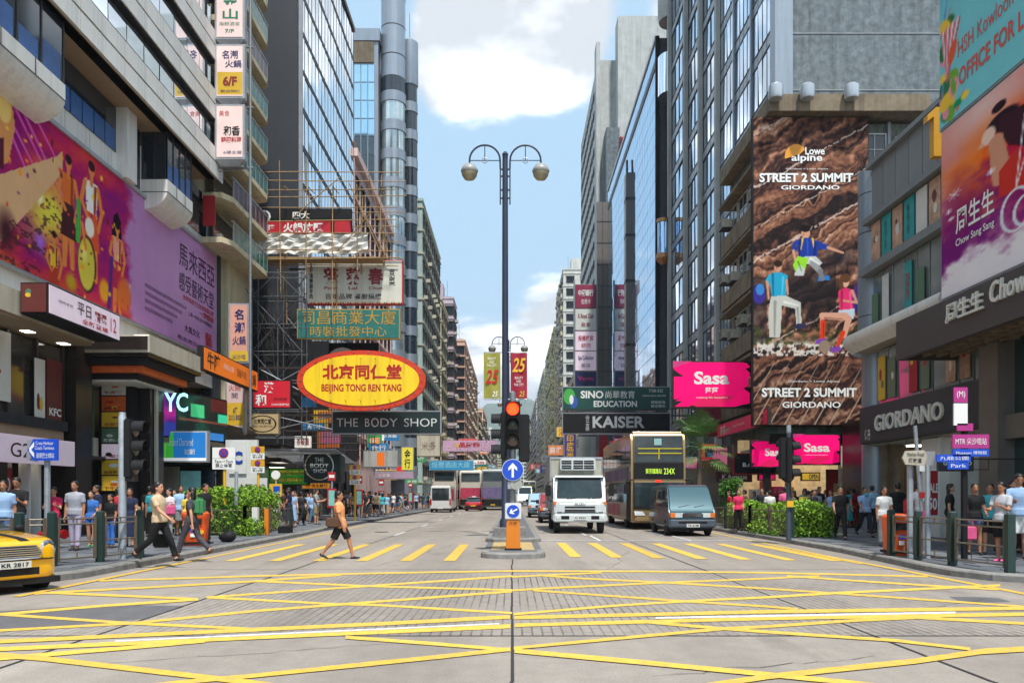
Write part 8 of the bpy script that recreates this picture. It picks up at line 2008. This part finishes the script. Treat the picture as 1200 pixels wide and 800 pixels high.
HYR = mat('hydrant_red', rgb(150, 16, 24), .4, var=.1)
t = thing('fire_hydrant', 'red fire hydrant between the left railing posts', 'fire hydrant', (-9.75, 16.2, PAV))
b = MB(); b.lathe([(.13, 0), (.13, .05), (.09, .08), (.08, .5), (.12, .55), (.13, .68), (.09, .76), (.0, .80)], HYR, 14); b.build('hydrant_body', t, smooth=40)
b = MB(); b.tube([(0, 0, .62), (.32, -.05, .62)], .08, HYR, 12); b.tube([(.32, -.05, .62), (.36, -.06, .62)], .10, HYR, 12); b.tube([(0, 0, .62), (-.22, 0, .6)], .07, HYR, 12); b.build('hydrant_outlet', t, smooth=40)
# ------------------------------------------------------------------ railings
GPOST = mat('railing_post_green', rgb(30, 54, 50), .5, var=.2, scale=5); BPOST = mat('railing_post_brown', rgb(92, 80, 66), .6, var=.2, scale=5); RAIL = mat('railing_rail', rgb(120, 108, 94), .5, metal=.3, var=.2, scale=5)
def fence(lab, pts, grp=None):
    t = thing('railing', lab, 'railing', (pts[0][0], pts[0][1], PAV), 0, grp)
    for i, (x, y) in enumerate(pts):
        b = MB(); b.box(x - .07, x + .07, y - .06, y + .06, PAV, PAV + 1.08, GPOST); b.loft([[(x - .07, y - .06, PAV + 1.08), (x + .07, y - .06, PAV + 1.08), (x + .07, y + .06, PAV + 1.08), (x - .07, y + .06, PAV + 1.08)], [(x - .04, y - .03, PAV + 1.11), (x + .04, y - .03, PAV + 1.11), (x + .04, y + .03, PAV + 1.11), (x - .04, y + .03, PAV + 1.11)]], GPOST); b.build('railing_post', t, world=True)
    for (x0, y0), (x1, y1) in zip(pts, pts[1:]):
        d = Vector((x1 - x0, y1 - y0, 0)); L = d.length; d.normalize()
        a = Vector((x0, y0, PAV)) + d * .13; e = Vector((x1, y1, PAV)) - d * .13
        b = MB()
        for p in (a, e): b.tube([p + Vector((0, 0, .1)), p + Vector((0, 0, .98))], .04, BPOST, 6)
        b.build('panel_upright', t, world=True)
        b = MB()
        for z in (.95, .84, .48, .14): b.tube([a + Vector((0, 0, z)), e + Vector((0, 0, z))], .018, RAIL, 6)
        n = max(2, int(L / .45))
        for k in range(1, n):
            p = a.lerp(e, k / n); b.tube([p + Vector((0, 0, .14)), p + Vector((0, 0, .26))], .014, RAIL, 5); b.tube([p + Vector((0, 0, .84)), p + Vector((0, 0, .95))], .014, RAIL, 5)
        b.build('railing_panel', t, world=True)
fence('green posted railing curving round the left corner by the hydrant', [(-13.2, 14.9), (-11.4, 14.9), (-9.75, 15.2), (-9.25, 15.45), (-8.85, 16.5), (-8.5, 17.55)][1:])
fence('green posted railing along the left side street behind the yellow car', [(-15.4, 14.9), (-13.4, 14.9), (-11.5, 14.9)])
fence('green posted railing along the right kerb beside the litter bin', [(8.98, 18.2), (9.04, 17.1), (9.06, 15.8), (9.14, 14.1)])
# hedge railings
def bar_fence(lab, pts, h=.95, step=.13, post_every=2.0):
    t = thing('planter_railing', lab, 'railing', (pts[0][0], pts[0][1], PAV))
    b = MB(); pb_ = []
    for (x0, y0), (x1, y1) in zip(pts, pts[1:]):
        d = Vector((x1 - x0, y1 - y0, 0)); L = d.length; n = int(L / step)
        for z in (.12, h - .05): b.tube([(x0, y0, PAV + z), (x1, y1, PAV + z)], .016, BPOST, 4)
        for k in range(n): p = Vector((x0, y0, PAV)) + d * (k / n); b.tube([p + Vector((0, 0, .1)), p + Vector((0, 0, h))], .008, BPOST, 4)
        m = max(1, round(L / post_every))
        for k in range(m + 1): p = Vector((x0, y0, PAV)) + d * (k / m); MB().box(p.x - .05, p.x + .05, p.y - .05, p.y + .05, PAV, PAV + h + .12, BPOST if k % 2 else GPOST).build('railing_post', t, world=True)
    b.build('railing_bars', t, world=True, kind='stuff')
bar_fence('low barred railing round the left hedge', [(-11.9, 27.3), (-9.5, 27.3), (-9.2, 32)])
bar_fence('low barred railing along the road side of the right hedge', [(9.35, 25.6), (9.3, 30), (9.25, 35)])
# ------------------------------------------------------------------ hedges, palm, plants
def leaf_mat(name, c, tr=.25):
    m = mat(name, c, .5, var=.45, scale=3, spec=.3); return m
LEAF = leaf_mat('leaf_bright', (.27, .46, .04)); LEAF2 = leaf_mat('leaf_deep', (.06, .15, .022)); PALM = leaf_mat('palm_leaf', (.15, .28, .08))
def hedge(lab, x0, x1, y0, y1, h, n, name='hedge', seed=1, mats=(LEAF, LEAF2), ls=.085, z0=PAV):
    rr = random.Random(seed); t = thing(name, lab, 'hedge', ((x0 + x1) / 2, (y0 + y1) / 2, z0))
    cl = [(rr.uniform(x0 + .2, x1 - .2), rr.uniform(y0 + .2, y1 - .2), z0 + h * rr.uniform(.55, .82), rr.uniform(.28, .5)) for _ in range(int((x1 - x0) * (y1 - y0) * 3) + 6)]
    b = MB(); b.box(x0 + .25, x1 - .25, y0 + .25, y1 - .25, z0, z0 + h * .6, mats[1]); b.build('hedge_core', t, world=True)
    v = []; f = []; mi_ = []
    for k in range(n):
        if rr.random() < .72:
            cx_, cy_, cz_, r = cl[rr.randrange(len(cl))]; a = rr.uniform(0, 6.283); e = rr.uniform(-.6, 1.5); rr_ = r * rr.uniform(.8, 1.08)
            p = Vector((cx_ + rr_ * math.cos(a) * math.cos(e), cy_ + rr_ * math.sin(a) * math.cos(e), cz_ + rr_ * math.sin(e) * .75))
        else:
            sd_ = rr.random(); z = z0 + h * rr.uniform(.02, .85)
            if sd_ < .35: p = Vector((rr.uniform(x0, x1), y0 + rr.uniform(0, .2), z))
            elif sd_ < .7: p = Vector((x0 + rr.uniform(0, .2) if (x0 > 0) else x1 - rr.uniform(0, .2), rr.uniform(y0, y1), z))
            else: p = Vector((x1 - rr.uniform(0, .2), rr.uniform(y0, y1), z))
        d = Vector((rr.gauss(0, 1), rr.gauss(0, 1), rr.gauss(.4, .8))).normalized(); u_ = d.cross(Vector((rr.gauss(0, 1), rr.gauss(0, 1), rr.gauss(0, 1)))).normalized(); s_ = ls * rr.uniform(.7, 1.4)
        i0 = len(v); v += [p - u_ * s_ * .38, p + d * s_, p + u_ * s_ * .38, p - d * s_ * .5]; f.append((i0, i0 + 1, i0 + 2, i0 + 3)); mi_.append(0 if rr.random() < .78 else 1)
    me = bpy.data.meshes.new('leaves'); me.from_pydata([tuple(q) for q in v], [], f); me.materials.append(mats[0]); me.materials.append(mats[1]); me.polygons.foreach_set('material_index', mi_)
    for vert in me.vertices: vert.co -= Vector(OFF[t])
    o = bpy.data.objects.new('foliage', me); COL.objects.link(o); o.parent = t; o['kind'] = 'stuff'
    return t
hedge('bright green clipped hedge beside the left litter bin', -12.2, -9.6, 27.5, 32, 1.85, 9000, seed=2)
hedge('bright green rounded hedge along the right kerb by the van', 9.55, 11.2, 26.2, 30, 1.15, 8000, seed=3)
hedge('far half of the right hedge, nearer the bus', 9.5, 10.6, 30, 35, 1.1, 5500, seed=4)
hedge('tuft of low weeds at the near corner of the left hedge', -9.55, -9.1, 26.9, 28.3, .42, 900, 'weeds', 5, ls=.07)
hedge('tuft of low weeds at the foot of the right hedge', 9.2, 9.5, 27, 30, .3, 700, 'weeds', 6, ls=.06)
hedge('slim dark green shrub behind the van near the palm', 10.1, 10.9, 36.5, 37.5, 2.6, 2600, 'shrub', 7, mats=(LEAF2, LEAF2))
pm = thing('palm_tree', 'fan palm rising behind the van and the gold bus', 'palm tree', (9.8, 40.5, PAV))
b = MB(); b.tube([(9.8, 40.5, PAV), (9.85, 40.5, 2.2), (9.9, 40.5, 4.0)], [.16, .13, .12], OLDW, 10); b.build('trunk', pm, world=True, smooth=40)
rr = random.Random(5)
for k in range(34):
    a = k * 2.4; el = R(rr.uniform(-35, 75)); L = rr.uniform(.9, 1.5)
    d = Vector((math.cos(a) * math.cos(el), math.sin(a) * math.cos(el), math.sin(el)))
    s0 = Vector((9.9, 40.5, 4.1)); mid = s0 + d * L
    b = MB(); b.tube([s0, s0 + d * L * .5 + Vector((0, 0, .06)), mid], .012, PALM, 4)
    side = d.cross(Vector((0, 0, 1))).normalized(); upv = side.cross(d).normalized()
    for j in range(15):
        an = R(-78 + 156 * j / 14); ld = (d * math.cos(an) + side * math.sin(an)).normalized(); ll = .95 * (1 - .25 * abs(j - 7) / 7)
        tip = mid + ld * ll + Vector((0, 0, -.22 * ll)); m_ = mid + ld * ll * .6 + upv * .02; w = (upv.cross(ld)).normalized() * .036
        b.add([mid, m_ - w, tip, m_ + w], [(0, 1, 2, 3)], PALM)
    b.build('palm_frond', pm, world=True)
cr = thing('street_cabinet', 'black tree planter box and white notice post by the left hedge', 'cabinet', (-9.1, 28.5, PAV))
bb('cabinet_body', (-9.35, -9.15, 27.6, 27.8, PAV, 1.15, PW), parent=cr); bb('orange_post', (-9.0, -8.86, 27.9, 28.0, PAV, 1.1, ORB), parent=cr); bb('planter_box', (-8.9, -8.5, 29.2, 29.8, PAV, .4, BLK), parent=cr)
rk = thing('rubbish_bag', 'dark tied rubbish bag slumped right of the left litter bin', 'rubbish bag', (-8.75, 23.6, PAV))
b = MB().ell((0, 0, .17), (.24, .2, .18), BLK, 14, 10)
b.v = [(x * (1 + .12 * math.sin(9 * z + 5 * y)), y * (1 + .15 * math.sin(7 * x)), z * (1 + .1 * math.sin(11 * x))) for x, y, z in b.v]; b.lathe([(.05, .30), (.03, .36), (.07, .42)], BLK, 8); b.build('bag_body', rk, smooth=True)
# ------------------------------------------------------------------ people
def P2(px, py): return G(px, py, PAV)
BAGM = {}
def bag(lab, x, y, z, w, h, d, col, cat='bag', name='handbag', strap=True, rz=0):
    t = thing(name, lab, cat, (x, y, z), R(rz))
    b = MB().box(-w / 2, w / 2, -d / 2, d / 2, 0, h, cloth(col)); meshobj('bag_body', bev(b, min(w, h, d) * .3, 3), t)
    if strap: MB().tube([(-w * .35, 0, h * .95), (-w * .25, 0, h * 1.35), (w * .25, 0, h * 1.35), (w * .35, 0, h * .95)], .012, cloth(col), 5).build('strap', t)
    return t
LEOP = mat('blouse_orange_print', rgb(222, 148, 96), .8, var=.45, scale=28); DOTS = mat('dress_black_print', rgb(60, 58, 66), .8, var=.9, scale=34); CHECK = mat('shirt_grey_check', rgb(158, 160, 170), .8, var=.2, scale=22)
WHP = mat('trousers_pale_print', rgb(176, 168, 190), .8, var=.3, scale=20)
# street crosser
person(-4.22, 18.9, 'crosser', -92, 'peach', 'black', 'person in an orange print blouse and black shorts striding across the road', 1.68, topmat=LEOP, tan=True)
bag('brown leopard print bag hanging at the road crosser\'s hip', -4.35, 18.7, .78, .36, .26, .14, 'brown')
w = P2(187, 658); person(w.x, w.y, 'm_walk', -88, 'beige', 'black', 'man in a beige shirt and black trousers walking right along the kerb', 1.73, topmat=mat('shirt_beige', rgb(206, 180, 146), .8, var=.08), shoe='black')
bag('black briefcase carried by the man in the beige shirt', w.x - .1, w.y + .3, .42, .36, .3, .1, 'black', strap=True)
w = P2(224, 652); person(w.x, w.y, 'f_walk', 96, 'black', 'black', 'woman in a patterned black jumpsuit with a green backpack walking left', 1.62, topmat=DOTS, botmat=DOTS, shoe='brown')
bag('green backpack on the woman in the patterned jumpsuit', w.x + .2, w.y, 1.1, .22, .42, .3, 'green', name='backpack', strap=False)
L_ = [(4, 652, 'm_shorts', -20, 'lightblue', 'denim', 'person in a pale blue shirt cut off by the left edge', 1.72), (20, 650, 'm_phone', -10, 'black', 'lightblue', 'man in a black v neck T shirt and pale denim shorts above the yellow car', 1.8),
      (63, 643, 'f_phone', -15, 'rose', 'grey', 'woman in a bright pink top looking at her phone by the hydrant', 1.6), (88, 645, 'm_stand', 0, 'palegrey', 'lavender', 'older man in a checked grey shirt and pale trousers by the railing', 1.74),
      (107, 641, 'f_shorts', -10, 'blue', 'blue', 'child in a royal blue football kit with lime shoes', 1.5), (114, 637, 'm_stand', 40, 'navy', 'khaki', 'person in a navy top holding the child in blue', 1.68), (130, 642, 'f_stand', 10, 'black', 'blue', 'girl in a black printed T shirt and blue skirt left of the signal post', 1.42),
      (138, 636, 'm_stand', 180, 'red', 'black', 'person in a dark red top half hidden behind the signal post', 1.6), (152, 641, 'f_dress', -20, 'navy', 'black', 'woman in a navy and white sailor top and dark skirt behind the railing end', 1.58), (159, 639, 'f_stand', 20, 'khaki', 'khaki', 'short person in khaki beside the woman in the sailor top', 1.3),
      (175, 629, 'm_stand', 180, 'black', 'black', 'person all in black standing behind the man in the beige shirt', 1.7), (180, 631, 'm_stand', 150, 'teal', 'black', 'person in a teal T shirt seen from behind near the shop door', 1.66),
      (199, 632, 'f_stand', 30, 'white', 'grey', 'person in a white top with a bright pink bag in the left crowd', 1.6), (212, 628, 'm_shorts', -30, 'lightblue', 'grey', 'man in a pale blue polo shirt between the two left walkers', 1.72), (205, 627, 'f_stand', 0, 'black', 'black', 'person in black between the pink bag and the pale polo shirt', 1.58), (219, 630, 'f_stand', -60, 'yellow', 'beige', 'person in a yellow top behind the woman in the jumpsuit', 1.5),
      (240, 637, 'm_stand', -70, 'black', 'black', 'man in a black suit jacket standing behind the left litter bin', 1.72)]
for px_, py_, k_, fc, tp, bt, lb, hh in L_:
    w = P2(px_, py_); person(w.x, w.y, k_, fc, tp, bt, lb, hh, shoe='green' if 'lime' in lb else 'charcoal', tan=(px_ % 2 == 0), topmat=CHECK if 'checked' in lb else None, botmat=WHP if 'pale trousers' in lb else None)
w = P2(203, 632); bag('bright pink shoulder bag in the left crowd', w.x, w.y - .2, .95, .3, .3, .14, 'pink')
w = P2(88, 645); bag('dark backpack straps and pack worn by the man in the checked shirt', w.x, w.y + .24, 1.05, .34, .45, .18, 'navy', name='backpack', strap=False)
R_ = [(985, 632, 'm_walk', 15, 'black', 'black', 'young man in a loose black T shirt walking towards the road', 1.74), (1014, 629, 'm_walk', 0, 'lightblue', 'charcoal', 'man in a light grey blue shirt with a turquoise face mask', 1.74), (1022, 624, 'm_stand', 180, 'sky', 'charcoal', 'man in a sky blue shirt seen from behind near the food posters', 1.76),
      (1036, 640, 'f_stand', 5, 'white', 'grey', 'woman in a white printed T shirt behind the right litter bin', 1.62), (1052, 633, 'm_stand', 180, 'black', 'navy', 'person in a black top with a dark blue pack standing in the shop doorway', 1.78), (1075, 641, 'm_stand', -100, 'white', 'khaki', 'person in a cap and white T shirt wearing a red backpack', 1.75),
      (1113, 640, 'f_stand', -60, 'black', 'charcoal', 'woman with a dark ponytail in a black vest beside the sale stand', 1.7), (1142, 650, 'f_shorts', 12, 'black', 'denim', 'woman in sunglasses, black T shirt and denim shorts behind the right railing', 1.66), (1160, 649, 'm_walk_shorts', 35, 'turquoise', 'black', 'person in a turquoise vest and black shorts near the right edge', 1.72),
      (1174, 658, 'f_phone', 60, 'palegrey', 'black', 'woman in a pale grey top and black leggings with pink shoes', 1.66), (1194, 656, 'm_phone', 20, 'lightblue', 'white', 'man in a light blue polo shirt and white shorts at the right edge', 1.84), (1187, 648, 'm_stand', 0, 'brown', 'black', 'person in brown behind the pale blue polo shirt at the right edge', 1.76),
      (865, 622, 'f_stand', 0, 'rose', 'black', 'woman in a crimson top behind the right hedge', 1.62), (873, 619, 'm_stand', 120, 'brown', 'navy', 'person in brown next to the crimson top behind the hedge', 1.64), (855, 617, 'f_stand', 90, 'red', 'black', 'person in a dark red top at the left end of the hedge crowd', 1.6), (902, 620, 'm_stand', 180, 'white', 'navy', 'person in a white top with a backpack seen over the hedge', 1.6),
      (893, 616, 'm_stand', 30, 'charcoal', 'black', 'person in charcoal standing behind the hedge', 1.72), (920, 621, 'm_stand', 180, 'pink', 'denim', 'man in a pink shirt seen from behind at the signal post', 1.74), (931, 616, 'f_stand', 20, 'black', 'black', 'dark haired woman in black right of the pink shirt', 1.62), (942, 619, 'f_phone', 10, 'yellow', 'blue', 'person in a yellow hat and patterned top by the end of the hedge', 1.6),
      (953, 624, 'f_shorts', -20, 'charcoal', 'denim', 'person in a black T shirt and rolled denim by the end of the hedge', 1.6), (960, 617, 'm_stand', 0, 'navy', 'navy', 'tall person in navy in the arcade crowd', 1.78), (974, 621, 'f_shorts', 60, 'lightblue', 'palegrey', 'person in light blue with pale shorts beside the young man in black', 1.6), (968, 612, 'm_stand', 100, 'cream', 'grey', 'person in cream deeper in the arcade crowd', 1.68),
      (1000, 618, 'm_stand', 180, 'red', 'red', 'person in a long red top left of the masked man', 1.7), (1030, 618, 'f_stand', 180, 'black', 'black', 'person in black in front of the poster grid', 1.62), (912, 612, 'm_stand', 0, 'brown', 'black', 'person in brown deep in the arcade behind the hedge', 1.7), (947, 611, 'f_stand', 150, 'green', 'black', 'person in green deep in the arcade', 1.6), (884, 613, 'f_stand', 60, 'grey', 'black', 'person in grey near the shop post behind the hedge', 1.6), (980, 611, 'f_stand', 200, 'pink', 'white', 'person in pale pink deep in the arcade crowd', 1.58)]
for px_, py_, k_, fc, tp, bt, lb, hh in R_:
    w = P2(px_, py_); person(w.x, w.y, k_, fc, tp, bt, lb, hh, shoe='pink' if 'pink shoes' in lb else 'charcoal', tan=(px_ % 2 == 0), topmat=None)
w = P2(1142, 650); bag('bright pink bag held by the woman in denim shorts', w.x - .22, w.y - .15, .5, .34, .34, .12, 'pink')
w = P2(1075, 641); bag('red backpack worn by the person in the cap', w.x - .24, w.y, 1.05, .2, .45, .32, 'red', name='backpack', strap=False)
w = P2(1014, 629); MB().ell((w.x, w.y - .10, 1.60), (.075, .05, .06), cloth('turquoise'), 10, 7).build('face_mask', None)
tag(list(COL.objects)[-1], 'turquoise face mask on the man in the grey blue shirt', 'face mask')
# crowd farther up the left pavement and the right
cols_ = ['black', 'white', 'grey', 'navy', 'black', 'sky', 'charcoal', 'red', 'navy', 'beige', 'teal', 'charcoal', 'lightblue', 'brown', 'khaki', 'cream', 'turquoise', 'darkgrey']
bots = ['black', 'denim', 'navy', 'khaki', 'charcoal', 'grey']
ks = ['m_stand', 'f_stand', 'm_shorts', 'f_shorts', 'm_walk', 'f_walk', 'f_back', 'f_dress', 'm_phone']
seen_ = set()
def crowd(n, y0, y1, xa, xb, where, seed, grp):
    rr = random.Random(seed); placed = []
    for i in range(n):
        for tr_ in range(20):
            y = y0 * (y1 / y0) ** rr.random(); x = rr.uniform(xa, xb)
            if all((x - a) ** 2 + (y - c) ** 2 > .3 for a, c in placed): break
        placed.append((x, y))
        depth = 'near' if y < y0 * (y1 / y0) ** .33 else 'middle' if y < y0 * (y1 / y0) ** .66 else 'far'
        for tr_ in range(30):
            tp, bt = rr.choice(cols_), rr.choice(bots); lb = f'person in {tp} top and {bt} bottoms, {depth} end of {where}'.replace('darkgrey', 'ashen').replace('lightblue', 'azure')
            if lb not in seen_: break
        seen_.add(lb)
        pe = person(x, y, rr.choice(ks), rr.choice([0, 180, 160, 20, 90, -90, 200, -30]), tp, bt, lb, rr.uniform(1.55, 1.76), grp, z=PAV, tan=rr.random() < .4, topmat={'grey': CHECK, 'black': DOTS, 'peach': LEOP}.get(tp) if rr.random() < .5 else None); pe.scale.x *= rr.uniform(.9, 1.16)
crowd(30, 34, 50, -13.4, -9.8, 'the near left crowd', 11, 'people on the near left pavement')
crowd(44, 50, 88, -12.6, -9.3, 'the left bus stop crowd', 12, 'people on the far left pavement')
crowd(14, 88, 130, -11.2, -9.2, 'the distant left pavement', 13, 'people on the distant left pavement')
crowd(10, 44, 70, 10, 12.2, 'the pavement behind the bus', 14, 'people on the right pavement behind the bus')
crowd(12, 33, 37, 12.2, 15.6, 'the arcade front on the right', 15, 'people in front of the right arcade')
# ------------------------------------------------------------------ haze
HZ = bpy.data.materials.new('air_haze'); HZ.use_nodes = True
N_ = HZ.node_tree.nodes; N_.clear()
pv = N_.new('ShaderNodeVolumePrincipled'); pv.inputs['Color'].default_value = (.86, .92, 1, 1); pv.inputs['Density'].default_value = .00022; pv.inputs['Anisotropy'].default_value = .2
mo = N_.new('ShaderNodeOutputMaterial'); HZ.node_tree.links.new(pv.outputs[0], mo.inputs['Volume'])
hb = MB().box(-3000, 3000, -400, 4600, -5, 520, HZ).build('haze', kind='stuff')
